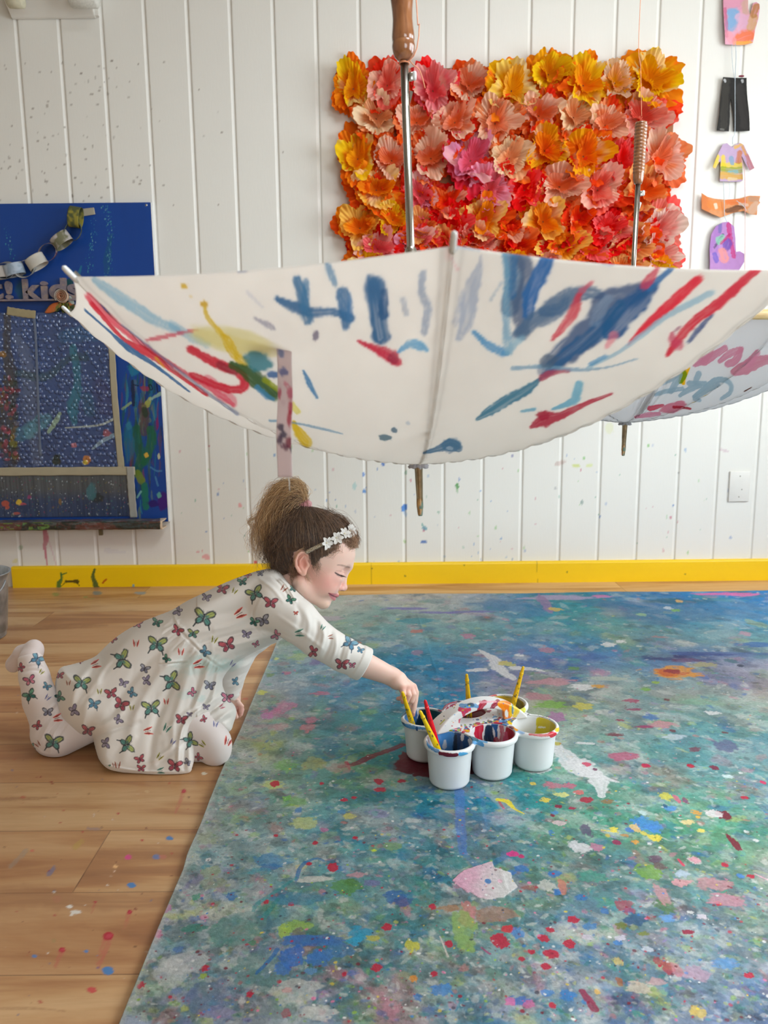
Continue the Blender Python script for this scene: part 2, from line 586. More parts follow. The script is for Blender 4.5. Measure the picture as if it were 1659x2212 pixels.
def wall_with_windows(name, axis, at, a0, a1, wins, thick=0.12):
 """wall in the plane axis=at spanning a0..a1, with openings [(b0,b1,z0,z1)]"""
 bm = bmesh.new()
 spans = sorted(wins)
 cur = a0
 def add(b0, b1, z0, z1):
  if b1 - b0 < 1e-4 or z1 - z0 < 1e-4:
   return
  if axis == 'x':
   box_bm(bm, (at, (b0 + b1) / 2, (z0 + z1) / 2), (thick, b1 - b0, z1 - z0))
  else:
   box_bm(bm, ((b0 + b1) / 2, at, (z0 + z1) / 2), (b1 - b0, thick, z1 - z0))
 for b0, b1, z0, z1 in spans:
  add(cur, b0, 0, HC)
  add(b0, b1, 0, z0)
  add(b0, b1, z1, HC)
  cur = b1
 add(cur, a1, 0, HC)
 o = obj(name, bm, room_beige, smooth=False)
 return tag(o, 'plain warm grey painted side of the room', kind='structure')
frame_mat = noisy('white_window_frame', (236, 234, 228), 0.35, 0.02, 6, 0.0)
def window(name, axis, at, b0, b1, z0, z1):
 bm = bmesh.new()
 w, t = 0.055, 0.07
 def add(c0, c1, y0, y1):
  if axis == 'x':
   box_bm(bm, (at, (c0 + c1) / 2, (y0 + y1) / 2), (t, c1 - c0, y1 - y0), bevel=.004)
  else:
   box_bm(bm, ((c0 + c1) / 2, at, (y0 + y1) / 2), (c1 - c0, t, y1 - y0), bevel=.004)
 add(b0, b1, z0, z0 + w); add(b0, b1, z1 - w, z1); add(b0, b0 + w, z0 + w, z1 - w); add(b1 - w, b1, z0 + w, z1 - w)
 mid = (b0 + b1) / 2
 add(mid - .02, mid + .02, z0 + w, z1 - w)
 return tag(obj(name, bm, frame_mat, smooth=False), 'white framed window letting daylight in', kind='structure')
WR = (-0.4, 2.35, 0.75, 2.25)     # window in the right wall (y0,y1,z0,z1)
WN = (0.5, 2.3, 0.6, 2.2)      # windows behind the photographer (x0,x1,z0,z1)
wall_with_windows('wall_right', 'x', X1 + .06, YN, YW, [WR])
wall_with_windows('wall_left', 'x', X0 - .06, YN, YW, [])
wall_with_windows('wall_front', 'y', YN - .06, X0 - .12, X1 + .12, [WN])
window('window_1', 'x', X1 + .05, *WR)
window('window_2', 'y', YN - .05, *WN)
SK = (.15, 1.35, .15, 1.25)     # unseen skylight, added to brighten the umbrella from above (x0,x1,y0,y1)
def ceiling():
 bm = bmesh.new()
 x0, x1, y0, y1 = X0 - .15, X1 + .15, YN - .15, YW + .15
 for a, b, c, d in ((x0, SK[0], y0, y1), (SK[1], x1, y0, y1), (SK[0], SK[1], y0, SK[2]), (SK[0], SK[1], SK[3], y1)):
  box_bm(bm, ((a + b) / 2, (c + d) / 2, HC + .05), (b - a, d - c, .1))
 tag(obj('ceiling', bm, room_beige, smooth=False), 'warm grey ceiling with an added skylight opening', kind='structure')
 bm = bmesh.new()
 w = .05
 for c, s_ in ((((SK[0] + SK[1]) / 2, SK[2] + w / 2), (SK[1] - SK[0], w)), (((SK[0] + SK[1]) / 2, SK[3] - w / 2), (SK[1] - SK[0], w)), ((SK[0] + w / 2, (SK[2] + SK[3]) / 2), (w, SK[3] - SK[2])), ((SK[1] - w / 2, (SK[2] + SK[3]) / 2), (w, SK[3] - SK[2]))):
  box_bm(bm, (c[0], c[1], HC + .04), (s_[0], s_[1], .08), bevel=.004)
 tag(obj('added_skylight', bm, frame_mat, smooth=False), 'white frame of the added skylight', kind='structure')
ceiling()
# ---- yellow baseboard
def baseboard():
 xa = float(PY(27, 1262, YB)[0])
 h = float(PY(829, 1217, YB)[2])
 xs = np.arange(xa, X1, 0.004)
 pr = [(YW, h), (YB + .006, h), (YB + .002, h - .002), (YB, h - .006)] + [(YB, z) for z in np.linspace(h - .010, 0.0, 26)]
 pr = np.array(pr)
 X, K = np.meshgrid(xs, np.arange(len(pr)))
 V = np.stack([X, pr[K, 0], pr[K, 1]], -1).reshape(-1, 3)
 me = npmesh('baseboard_back', V, grid_faces(len(pr), len(xs))[:, ::-1])
 u, v, _ = proj(V)
 P = Paint(u, v, (250, 205, 10))
 G = (20, 110, 50)
 P.stroke([(131, 1238), (133, 1250), (127, 1262), (127, 1284)], [2, 3, 5, 4], G, .95, .1, .3, 1)
 P.stroke([(143, 1238), (132, 1242)], [1.5, 2], G, .9, 0, .2, 1)
 P.stroke([(204, 1230), (201, 1246), (206, 1262), (213, 1284)], [2.5, 4, 6, 8], (15, 85, 45), .95, .1, .3, 2)
 P.stroke([(143, 1256), (155, 1256), (166, 1256)], [3, 2, 5], (20, 25, 15), .95, 0, .3, 3)
 P.stroke([(141, 1258), (133, 1266)], [1, 1], (20, 40, 15), .8, 0, .3, 3)
 P.stroke([(166, 1258), (172, 1266)], [1.5, .8], (20, 25, 15), .9, 0, .3, 3)
 P.stroke([(222, 1259), (229, 1252)], [2, 2.4], (190, 60, 10), .9, 0, .3, 4)
 P.stroke([(288, 1265), (290, 1284)], [3, 2.4], (70, 160, 190), .9, 0, .3, 5)
 for x, y in ((803, 1228), (1003, 1221), (875, 1244), (1480, 1240), (1225, 1236), (610, 1250)):
  P.blob(x, y, 2, 2, (90, 90, 30), .8)
 for x in (801, 1160):
  P.stroke([(x, 1212), (x + 1, 1266)], [.8, .8], (190, 150, 5), .8, 0, .05)
 set_color(me, P.c)
 M = Mat('yellow_baseboard_paint', rough=0.35)
 M.base(M.mix(M.math('MULTIPLY', M.noise(M.coord(scale=(1, 8, 8)), 6, 4), 0.16), M.attr().outputs['Color'], (222, 178, 0)))
 M.bump(M.noise(M.coord(scale=(2, 12, 12)), 8, 3), 0.12, 0.002)
 tag(obj('baseboard_back', me, M.m, smooth=False), 'bright yellow painted baseboard with green and black drips', kind='structure')
 return xa, h
bb_x, bb_h = baseboard()
# ---- wooden floor
def wood_floor():
 # fine where the photo sees bare boards, coarse elsewhere
 def axis(*segs):
  out = []
  for a, b, s in segs:
   out.append(np.arange(a, b, s))
  return np.concatenate(out + [[segs[-1][1]]])
 xs = axis((X0 - .1, -1.45, .2), (-1.45, -.05, .0028), (-.05, X1 + .1, .06))
 ys = [YN - .1, -1.5, -.5, 0, .3, .6]
 y = .78
 while y < YB:
  ys.append(y)
  y += .0016 * (y / .8) ** 1.7
 ys = np.array(ys + [YB, YW + .02])
 X, Y = np.meshgrid(xs, ys)
 V = np.stack([X, Y, np.zeros_like(X)], -1).reshape(-1, 3)
 me = npmesh('floor', V, grid_faces(len(ys), len(xs)))
 u, v, z = proj(V)
 u[z < .1] = -9999
 P = Paint(u, v, (190, 140, 95))
 B, Rd, W = (60, 135, 200), (190, 45, 60), (238, 232, 222)
 # bands of dark heartwood
 HW = (142, 96, 66)
 for i, (pts, w, o) in enumerate((([(-80, 1950), (60, 1936), (200, 1948), (330, 1946), (420, 1930)], [24, 28, 20, 18, 22], .55), ([(215, 1845), (300, 1842), (400, 1838), (470, 1830)], [10, 18, 18, 12], .5), ([(-60, 1582), (40, 1580), (140, 1575)], [20, 20, 12], .5),
          ([(-60, 1358), (100, 1354), (230, 1350)], [8, 8, 4], .6), ([(440, 1540), (540, 1522), (620, 1515)], [12, 20, 16], .45), ([(-50, 1727), (40, 1726), (120, 1722)], [4, 5, 2], .6), ([(-60, 2180), (60, 2178), (140, 2184)], [4, 4, 2], .5),
          ([(100, 1880), (200, 1876), (260, 1890)], [9, 12, 6], .3), ([(0, 1462), (200, 1460), (420, 1462)], [6, 8, 6], .25), ([(150, 2070), (250, 2062), (330, 2050)], [10, 14, 8], .18), ([(-20, 1640), (150, 1650), (300, 1646)], [12, 16, 10], .22))):
  P.stroke(pts, w, HW, o, .5, .35, i + 50, .5)
 for i, (x, y, a, b, c, o) in enumerate([
   (366, 1811, 9, 5, B, .95), (284, 1912, 11, 6, B, .95), (233, 2097, 13, 10, B, .95), (187, 2055, 6, 4, B, .9), (74, 2065, 7, 4, B, .9),
   (277, 1852, 8, 6, (225, 70, 150), .9), (337, 1851, 8, 6, (80, 130, 190), .8), (352, 1851, 9, 5, (220, 120, 120), .5), (249, 1872, 6, 4, (250, 200, 140), .9),
   (247, 1882, 3, 2, (250, 220, 200), .8), (307, 1815, 4, 3, Rd, .95), (255, 1757, 4, 2.4, Rd, .95), (178, 1797, 3, 2, Rd, .9), (131, 1777, 3, 2, Rd, .9),
   (138, 1751, 3, 2, Rd, .8), (69, 1838, 5, 3, (225, 110, 100), .8), (50, 1722, 6, 3, (205, 90, 70), .7), (111, 1689, 4, 2.6, (150, 40, 30), .9),
   (88, 1678, 3, 1.6, (150, 40, 30), .9), (80, 1680, 3, 1.6, (150, 40, 30), .8), (113, 1693, 3, 1.6, (150, 40, 30), .9), (31, 1640, 4, 2, (180, 80, 50), .6),
   (441, 1671, 7, 3.2, (235, 228, 205), .95), (317, 1710, 7, 3, (235, 215, 160), .6), (298, 1715, 4, 2, (235, 220, 180), .6), (299, 1729, 4, 2.4, (235, 215, 160), .6),
   (203, 1761, 2.4, 5, W, .7), (243, 1770, 3, 2, W, .7), (150, 1959, 7, 4, W, .95), (164, 1970, 12, 5, W, .95), (155, 1976, 5, 4, W, .9), (184, 1955, 2.5, 2, W, .8),
   (198, 2138, 11, 7, (210, 60, 75), .9), (87, 2164, 5, 4, Rd, .8), (118, 1977, 4, 3, Rd, .8), (371, 1892, 3, 2, (110, 50, 40), .9), (293, 1964, 4, 2.5, (130, 50, 40), .9),
   (292, 2045, 4, 3, (110, 70, 45), .8), (63, 2057, 3, 2.4, (150, 60, 50), .9), (212, 2091, 4, 3, (90, 110, 160), .8), (210, 2064, 3, 2, B, .7),
   (106, 1881, 3, 2, (150, 60, 90), .9), (366, 1692, 3, 2, (200, 80, 60), .7), (408, 1722, 3, 2, (90, 60, 50), .8), (220, 1787, 3, 2, (60, 60, 60), .8),
   (232, 1912, 3, 2, W, .8), (117, 2032, 6, 5, (110, 160, 90), .4), (122, 1942, 10, 8, (215, 120, 110), .25), (120, 1284, 9, 4, (60, 150, 90), .7),
   (210, 1281, 11, 5, (60, 130, 150), .8), (185, 1290, 6, 2.4, (60, 150, 90), .7), (198, 1293, 8, 2, (80, 160, 90), .6), (303, 1281, 14, 3.2, (90, 160, 190), .8),
   (35, 1530, 3, 2, (90, 50, 30), .7), (37, 1540, 3, 2, (220, 200, 180), .7), (170, 1706, 8, 2, (225, 200, 150), .5), (530, 1510, 8, 2, (200, 70, 60), .7),
   (60, 1858, 10, 2, (240, 230, 220), .0), (415, 1660, 3, 2, (60, 40, 30), .6)]):
  P.blob(x, y, a, b, c, o, 0, .14, i, .12)
 for x, y, L, dx, w in ((234, 2022, 62, -20, 13), (280, 1970, 38, -12, 6.5), (397, 1709, 46, -18, 6), (134, 2052, 36, -14, 8), (206, 1948, 26, -8, 3.5)):
  P.stroke([(x, y), (x + dx * .5, y + L * .5), (x + dx, y + L)], [w * .9, w * .8, w * .6], (205, 70, 85), .55, .85, .3, int(x))
  P.blob(x, y, w, w * .72, (185, 30, 55), .95, -.3, .1, int(x))
  P.blob(x + w * .1, y, w * .6, w * .35, (205, 75, 90), .8, -.3, .1, int(x))
 P.stroke([(22, 1872), (40, 1855), (57, 1838)], [6, 6, 6], (140, 165, 165), .5, .5, .3, 2)
 P.stroke([(104, 1890), (112, 1882), (117, 1873)], [5, 5, 4], (90, 120, 165), .7, .5, .3, 2)
 P.stroke([(190, 1790), (215, 1791)], [4, 3], (120, 130, 160), .6, .3, .3, 2)
 P.stroke([(162, 1830), (177, 1818)], [7, 6], (200, 175, 70), .6, .4, .3, 2)
 r = random.Random(9)
 for i in range(90):
  x, y = r.uniform(0, 460), r.uniform(1480, 2210)
  s = r.uniform(1, 2.6)
  P.blob(x, y, s * 1.3, s, r.choice([(110, 50, 40), (190, 60, 60), W, (90, 60, 45), (70, 110, 160)]), r.uniform(.4, .9), 0, .2, i)
 set_color(me, P.c, alpha=P.a)
 M = Mat('maple_plank_floor', rough=0.38)
 tc = M.node('ShaderNodeTexCoord')
 sx = M.node('ShaderNodeSeparateXYZ'); M.link(tc.outputs['Object'], sx.inputs[0])
 yy = M.math('DIVIDE', M.math('SUBTRACT', sx.outputs['Y'], 1.122 - .176 * 20), .176)
 row = M.math('FLOOR', yy)
 wn = M.node('ShaderNodeTexWhiteNoise', noise_dimensions='1D'); M.link(row, wn.inputs['W'])
 off = M.math('MULTIPLY', wn.outputs['Value'], 1.9)
 # joint of the row that starts at y = 1.122 lies at x = -0.511
 xx0 = M.math('DIVIDE', M.math('ADD', sx.outputs['X'], 10.0), 1.9)
 xx = M.math('ADD', xx0, off)
 colm = M.math('FLOOR', xx)
 cv = M.node('ShaderNodeCombineXYZ'); M.link(row, cv.inputs[0]); M.link(colm, cv.inputs[1])
 wn2 = M.node('ShaderNodeTexWhiteNoise', noise_dimensions='3D'); M.link(cv.outputs[0], wn2.inputs['Vector'])
 # grain: stretched noise, moved per plank
 mul = M.node('ShaderNodeVectorMath', operation='MULTIPLY'); M.link(tc.outputs['Object'], mul.inputs[0]); mul.inputs[1].default_value = (1.0, 9.0, 1)
 add = M.node('ShaderNodeVectorMath', operation='ADD'); M.link(mul.outputs[0], add.inputs[0])
 sc = M.node('ShaderNodeVectorMath', operation='SCALE'); M.link(wn2.outputs['Color'], sc.inputs[0]); sc.inputs['Scale'].default_value = 40
 M.link(sc.outputs[0], add.inputs[1])
 g1 = M.noise(add.outputs[0], 1.3, 5, .55, .9)
 g2 = M.noise(add.outputs[0], 14, 4, .6, .3)
 mul3 = M.node('ShaderNodeVectorMath', operation='MULTIPLY'); M.link(add.outputs[0], mul3.inputs[0]); mul3.inputs[1].default_value = (3.0, 14.0, 1)
 g3 = M.noise(mul3.outputs[0], 6, 3, .6, .1)
 base = M.ramp(wn2.outputs['Value'], [(0.0, (218, 178, 128)), (.45, (226, 186, 136)), (.8, (212, 166, 116)), (1, (202, 152, 104))])
 heart = M.ramp(g1, [(.40, (255, 255, 255)), (.52, (232, 214, 196)), (.60, (196, 156, 124)), (.72, (158, 112, 82))])
 c1 = M.mix(0.85, base, heart, 'MULTIPLY')
 c2 = M.mix(M.math('MULTIPLY', g2, .42), c1, (160, 112, 76))
 c2 = M.mix(M.math('MULTIPLY', g3, .20), c2, (225, 190, 150))
 # knots
 vk = M.node('ShaderNodeTexVoronoi', feature='F1'); vk.inputs['Scale'].default_value = 2.1
 km = M.node('ShaderNodeVectorMath', operation='MULTIPLY'); M.link(tc.outputs['Object'], km.inputs[0]); km.inputs[1].default_value = (1, 2.2, 1)
 M.link(km.outputs[0], vk.inputs['Vector'])
 kf = M.ramp(vk.outputs['Distance'], [(0.0, (255, 255, 255)), (.035, (140, 140, 140)), (.10, (0, 0, 0))])
 c2 = M.mix(M.math('MULTIPLY', kf, .6), c2, (118, 78, 50))
 # seams
 fy = M.math('FRACT', yy)
 s1 = M.math('LESS_THAN', fy, .012)
 fx = M.math('FRACT', xx)
 s2 = M.math('LESS_THAN', fx, .0012)
 seam = M.math('MAXIMUM', s1, s2)
 c3 = M.mix(M.math('MULTIPLY', seam, .55), c2, (96, 62, 40))
 pa = M.attr()
 c4 = M.mix(pa.outputs['Alpha'], c3, pa.outputs['Color'])
 M.base(c4)
 rr = M.math('ADD', M.math('MULTIPLY', g2, .2), .26)
 M.link(rr, M.b.inputs['Roughness'])
 h = M.math('SUBTRACT', M.math('MULTIPLY', g3, .12), seam)
 M.bump(h, .25, .0012)
 o = obj('floor', me, M.m, smooth=False)
 tag(o, 'pale hickory plank floor dotted with dried paint', kind='structure')
wood_floor()
# ------------------------------------------------------------------ paint-covered drop cloth
def drop_cloth():
 edge_px = [(640, 1288), (622, 1335), (600, 1382), (584, 1425), (556, 1490), (520, 1575), (503, 1612), (470, 1690), (433, 1785), (404, 1850), (396, 1880), (372, 1935), (343, 2003), (318, 2065), (290, 2135), (262, 2205), (235, 2280)]
 E = np.array([PZ(x, y, .004)[:2] for x, y in edge_px])
 E = E[np.argsort(E[:, 1])]
 ya = 0.42
 E = np.concatenate([[[E[0, 0] - (E[1, 0] - E[0, 0]) / (E[1, 1] - E[0, 1]) * (E[0, 1] - ya), ya]], E])
 ytop = float(PZ(829, 1285, .004)[1])
 ys = [ya, .6, .72, .80]
 y = .84
 while y < ytop:
  ys.append(y)
  y += .00105 * ((y * y + .64) / (1.35)) ** 1.0
 ys = np.array(ys + [ytop])
 nc = 1240
 s = np.linspace(0, 1, nc)
 s2 = np.where(s < .89, s / .89, 1 + (s - .89) / .11)
 XL = np.interp(ys, E[:, 1], E[:, 0])
 zc = ys * math.cos(PITCH) + .8 * math.sin(PITCH)
 XR = (W_PX / 2 + 12) / F_PX * zc
 XE = 2.15
 X = XL[:, None] + (XR - XL)[:, None] * np.minimum(s2, 1)[None] + np.maximum(s2 - 1, 0)[None] * (XE - XR)[:, None]
 Y = np.broadcast_to(ys[:, None], X.shape).copy()
 # the far right corner of the cloth is folded back a little
 k = X > 1.30
 topcut = ytop - np.maximum(X - 1.66, 0) * .6
 Y = np.minimum(Y, np.maximum(topcut, ya))
 Y += 0.004 * np.sin(X * 9) * sstep(ytop - .3, ytop, Y)
 nr = len(ys)
 ex = (X - XL[:, None])
 Z = .0035 + .0035 * fbm(X * 6, Y * 6, 1) + .0012 * fbm(X * 26, Y * 26, 2, 3)
 Z += .004 * np.exp(-(ex / .02) ** 2) * vnoise(Y * 7, Y * 0, 3)
 Z += .0006 * np.exp(-((X - .245 + .05 * Y) / .004) ** 2)          # fold line
 Z += .002 * np.exp(-((Y - ytop + .15) / .02) ** 2)
 rows, cols = nr, nc
 COL = np.tile(np.array(lin(212, 213, 204), np.float32), (rows, cols, 1))
 # anchors of the washes: place (px), colour, reach (m)
 anchors = [
  (640, 1300, (200, 198, 182)), (760, 1300, (190, 192, 182)), (900, 1300, (200, 200, 188)), (1000, 1292, (205, 203, 192)), (1010, 1330, (175, 190, 178)),
  (700, 1350, (170, 182, 160)), (830, 1345, (130, 172, 165)), (920, 1380, (110, 158, 165)), (1000, 1370, (140, 170, 150)), (1080, 1340, (90, 150, 150)),
  (1080, 1310, (55, 125, 175)), (1180, 1310, (70, 130, 155)), (1250, 1320, (95, 155, 140)), (1380, 1310, (45, 115, 160)), (1500, 1310, (60, 130, 165)), (1640, 1310, (85, 140, 185)), (1450, 1340, (40, 110, 155)),
  (1600, 1345, (70, 135, 165)), (1250, 1355, (100, 160, 145)), (1400, 1370, (150, 170, 145)), (1530, 1370, (120, 160, 150)), (1620, 1385, (150, 175, 160)),
  (1180, 1390, (110, 135, 160)), (1300, 1400, (85, 125, 160)), (1450, 1420, (75, 95, 140)), (1600, 1430, (105, 115, 155)), (1200, 1440, (70, 115, 170)), (1350, 1440, (95, 130, 160)),
  (600, 1420, (175, 185, 170)), (650, 1470, (130, 165, 165)), (720, 1440, (95, 130, 150)), (760, 1500, (65, 125, 160)), (830, 1450, (80, 140, 160)), (960, 1440, (70, 130, 160)), (960, 1500, (60, 130, 155)), (1060, 1440, (100, 130, 165)),
  (600, 1520, (180, 165, 165)), (660, 1540, (120, 165, 160)), (760, 1560, (65, 135, 145)), (840, 1540, (60, 130, 150)), (580, 1580, (190, 185, 170)), (680, 1600, (110, 155, 145)), (760, 1620, (70, 140, 145)), (820, 1600, (75, 145, 145)),
  (560, 1650, (175, 190, 150)), (650, 1650, (125, 135, 130)), (740, 1680, (105, 150, 130)), (850, 1700, (65, 135, 130)), (930, 1740, (60, 120, 130)), (520, 1720, (165, 190, 165)), (620, 1720, (140, 170, 145)), (720, 1760, (120, 150, 150)),
  (1150, 1480, (190, 150, 155)), (1280, 1490, (160, 175, 165)), (1400, 1490, (165, 185, 155)), (1560, 1490, (150, 165, 160)), (1650, 1490, (195, 180, 165)), (1230, 1530, (160, 190, 110)), (1350, 1540, (195, 170, 170)), (1480, 1540, (105, 165, 165)),
  (1620, 1540, (145, 175, 155)), (1300, 1580, (90, 150, 160)), (1450, 1590, (100, 155, 150)), (1600, 1600, (110, 145, 140)), (1280, 1640, (150, 175, 165)), (1400, 1650, (110, 150, 120)), (1560, 1640, (120, 140, 150)), (1640, 1680, (110, 165, 155)),
  (1140, 1720, (70, 140, 130)), (1250, 1720, (100, 155, 130)), (1400, 1710, (90, 160, 130)), (1560, 1710, (100, 150, 150)), (1020, 1740, (75, 125, 165)), (1020, 1820, (75, 125, 165)), (1150, 1800, (90, 150, 135)), (1300, 1800, (110, 160, 130)),
  (1450, 1800, (100, 165, 140)), (1600, 1800, (120, 160, 120)), (480, 1800, (200, 205, 195)), (580, 1800, (150, 180, 175)), (680, 1830, (110, 160, 160)), (820, 1820, (80, 145, 155)), (920, 1850, (75, 140, 150)), (430, 1880, (200, 203, 192)),
  (560, 1900, (110, 170, 180)), (640, 1880, (70, 140, 165)), (760, 1930, (75, 140, 140)), (900, 1920, (80, 145, 145)), (1010, 1880, (80, 145, 150)), (400, 1960, (205, 208, 203)), (500, 1960, (190, 198, 190)), (520, 2020, (110, 150, 145)), (400, 2010, (130, 150, 150)),
  (640, 1990, (165, 195, 130)), (720, 1990, (90, 135, 150)), (880, 2000, (140, 175, 130)), (980, 2010, (140, 180, 120)), (1080, 1980, (125, 150, 130)), (1130, 1900, (115, 150, 140)), (1200, 1880, (125, 160, 130)), (1280, 1900, (135, 150, 150)), (1400, 1920, (140, 160, 130)),
  (1540, 1930, (165, 155, 135)), (1650, 1920, (135, 170, 130)), (1180, 2000, (100, 140, 150)), (1350, 2000, (90, 130, 165)), (1250, 2060, (100, 135, 165)), (1500, 1990, (110, 170, 150)), (1620, 2020, (120, 160, 150)), (1450, 2050, (110, 140, 170)),
  (360, 2080, (205, 206, 205)), (440, 2080, (190, 200, 195)), (560, 2090, (115, 150, 145)), (650, 2090, (85, 140, 185)), (720, 2050, (75, 125, 175)), (620, 2130, (185, 190, 180)), (700, 2180, (200, 200, 190)), (800, 2110, (120, 155, 150)),
  (900, 2120, (100, 150, 165)), (1000, 2150, (85, 145, 180)), (1080, 2100, (110, 150, 160)), (330, 2170, (195, 205, 205)), (450, 2140, (110, 135, 165)), (500, 2190, (145, 140, 175)), (590, 2190, (140, 160, 160)), (800, 2190, (95, 140, 145)), (900, 2190, (120, 155, 160)),
  (1180, 2120, (100, 150, 170)), (1300, 2120, (125, 145, 165)), (1420, 2150, (150, 160, 160)), (1550, 2120, (120, 140, 180)), (1650, 2150, (140, 155, 190)), (1100, 2190, (150, 160, 180)), (1250, 2190, (130, 165, 165)), (1500, 2200, (165, 165, 140)), (1640, 2200, (140, 150, 175)),
 ]
 A = np.array([list(PZ(a[0], a[1])[:2]) + list(a[2]) for a in anchors])
 # evaluate on a coarse grid then interpolate: warp the lookup so that the washes get ragged edges
 sx, sy = 5, 5
 Xc, Yc = X[::sy, ::sx], Y[::sy, ::sx]
 wx = Xc + .09 * (fbm(Xc * 8, Yc * 8, 4) - .5) + .05 * (fbm(Xc * 30, Yc * 30, 5) - .5)
 wy = Yc + .09 * (fbm(Xc * 8, Yc * 8, 6) - .5) + .05 * (fbm(Xc * 30, Yc * 30, 7) - .5)
 num = np.zeros(Xc.shape + (3,)); den = np.zeros(Xc.shape)
 for a in A:
  reach = .035 * (1 + a[1] * .9)
  wgt = np.exp(-((wx - a[0]) ** 2 + ((wy - a[1]) * .8) ** 2) / (2 * reach ** 2)) + 1e-7 / ((wx - a[0]) ** 2 + (wy - a[1]) ** 2 + .002)
  num += wgt[..., None] * s2l(a[2:]); den += wgt
 base = (num / den[..., None]).astype(np.float32)
 # bilinear upsample
 ri = np.minimum(np.arange(rows) / sy, base.shape[0] - 1.001); ci = np.minimum(np.arange(cols) / sx, base.shape[1] - 1.001)
 r0 = ri.astype(int); c0 = ci.astype(int); fr = (ri - r0)[:, None, None].astype(np.float32); fc = (ci - c0)[None, :, None].astype(np.float32)
 B = (base[r0][:, c0] * (1 - fr) + base[r0 + 1][:, c0] * fr) * (1 - fc) + (base[r0][:, c0 + 1] * (1 - fr) + base[r0 + 1][:, c0 + 1] * fr) * fc
 pale = sstep(.52, .68, fbm(X * 11, Y * 11, 3, 5))[..., None] * .2
 COL = (B * (1 - pale) + COL * pale).astype(np.float32)
 Xf = X.astype(np.float32); Yf = Y.astype(np.float32)
 # washes that ran into each other: marbled tone and hue, then stronger colour
 mA = fbm(X * 34 + 5 * fbm(X * 9, Y * 9, 1, 2), Y * 34 + 5 * fbm(X * 9 + 7, Y * 9, 2, 2), 6, 4)[..., None]
 mB = fbm(X * 80 + 3, Y * 50, 2, 3)[..., None]
 COL *= (.70 + .45 * mA + .16 * mB).astype(np.float32)
 lum = COL.mean(-1, keepdims=True)
 COL[:] = np.clip((lum + (COL - lum) * 1.55) * np.array([1.0, .95, 1.08], np.float32), .004, 1)
 rr = random.Random(21)
 def dab(x, y, a, b, ang, col, al, ragged=.35, seed=0, soft=.25, lincol=False, mott=0.0):
  m = max(a, b) * 1.45
  i0, i1 = np.searchsorted(ys, (y - m, y + m))
  if i1 <= i0:
   return
  ic = min((i0 + i1) // 2, rows - 1)
  j0 = np.searchsorted(X[ic], x - m - .02); j1 = np.searchsorted(X[ic], x + m + .02)
  if j1 <= j0:
   return
  dx = Xf[i0:i1, j0:j1] - x; dy = Yf[i0:i1, j0:j1] - y
  c, s_ = math.cos(ang), math.sin(ang)
  p = (dx * c + dy * s_) / a; q = (-dx * s_ + dy * c) / b
  r = np.sqrt(p * p + q * q)
  if ragged:
   r = r + ragged * 2 * (vnoise(p * 1.9 + seed * 3.7, q * 1.9 + seed, seed) * .6 + vnoise(p * 5 + seed, q * 5 - seed, seed + 1) * .4 - .5)
  w = (1 - sstep(1 - soft, 1 + soft * .5, r)) * al
  if mott:
   w = w * (1 - mott * sstep(.4, .65, fbm(dx * 90 + seed, dy * 90, seed, 3)))
  w = w[..., None].astype(np.float32)
  cc = np.array(col if lincol else lin(*col), np.float32)
  COL[i0:i1, j0:j1] = COL[i0:i1, j0:j1] * (1 - w) + cc * w
 def rnd_place():
  # pick evenly in the picture of the cloth but thinner far away
  while True:
   px, py = rr.uniform(240, 1960), rr.uniform(1283, 2215)
   p = PZ(px, py)
   xl = np.interp(p[1], E[:, 1], E[:, 0])
   if p[0] > xl - .01:
    return px, py, p[0], p[1]
 pal = [(40, 130, 145), (35, 100, 165), (70, 165, 130), (150, 190, 70), (215, 125, 155), (145, 130, 190), (215, 215, 205), (200, 200, 190), (80, 110, 125), (30, 90, 120),
   (30, 100, 185), (60, 160, 180), (200, 205, 90), (200, 115, 105), (100, 150, 80), (110, 180, 165), (225, 225, 220), (20, 110, 130), (35, 120, 110)]
 def local(x, y):
  i = min(np.searchsorted(ys, y), rows - 1); j = min(np.searchsorted(X[i], x), cols - 1)
  return COL[i, j].copy()
 # layers of dabs, from broad to fine
 for n, sz, al, pm in ((1050, (.015, .06), (.2, .55), .55), (6500, (.005, .022), (.25, .62), .5), (13000, (.0022, .008), (.3, .75), .5), (8000, (.0013, .004), (.4, .85), .5)):
  for i in range(n):
   px, py, x, y = rnd_place()
   k = .75 + .35 * y
   a = rr.uniform(*sz) * k; asp = rr.uniform(1, 3.0)
   ang = rr.gauss(-.35, .8)
   lc = local(x, y)
   c = np.array(lin(*rr.choice(pal)))
   t = rr.random() ** 1.4 * .9
   if rr.random() < .32:
    c = lc * rr.uniform(.45, .8); t = 1
   elif rr.random() < .10:
    c = np.array(lin(218, 220, 214)); t = .7
   c = lc * (1 - t) + c * t
   dab(x, y, a, a / asp, ang, c, rr.uniform(*al), .5, i, .35, True)
 # ---- the marks one can pick out
 def dpx(px, py, rx, ry, col, al=.92, ang=0, ragged=.3, soft=.15, mott=0.0, seed=None):
  """mark seen at (px,py) with the given half sizes in picture pixels, converted to metres on the cloth"""
  p = PZ(px, py)
  z = proj(p)[2]
  fx = z / F_PX
  q = PZ(px, py - 1)
  fy = abs(q[1] - p[1])
  dab(p[0], p[1], rx * fx * 1.04, ry * fy * 1.04, ang, col, al, ragged * (1.45 if rx > 7 else 1), int(px + py) if seed is None else seed, soft, False, mott)
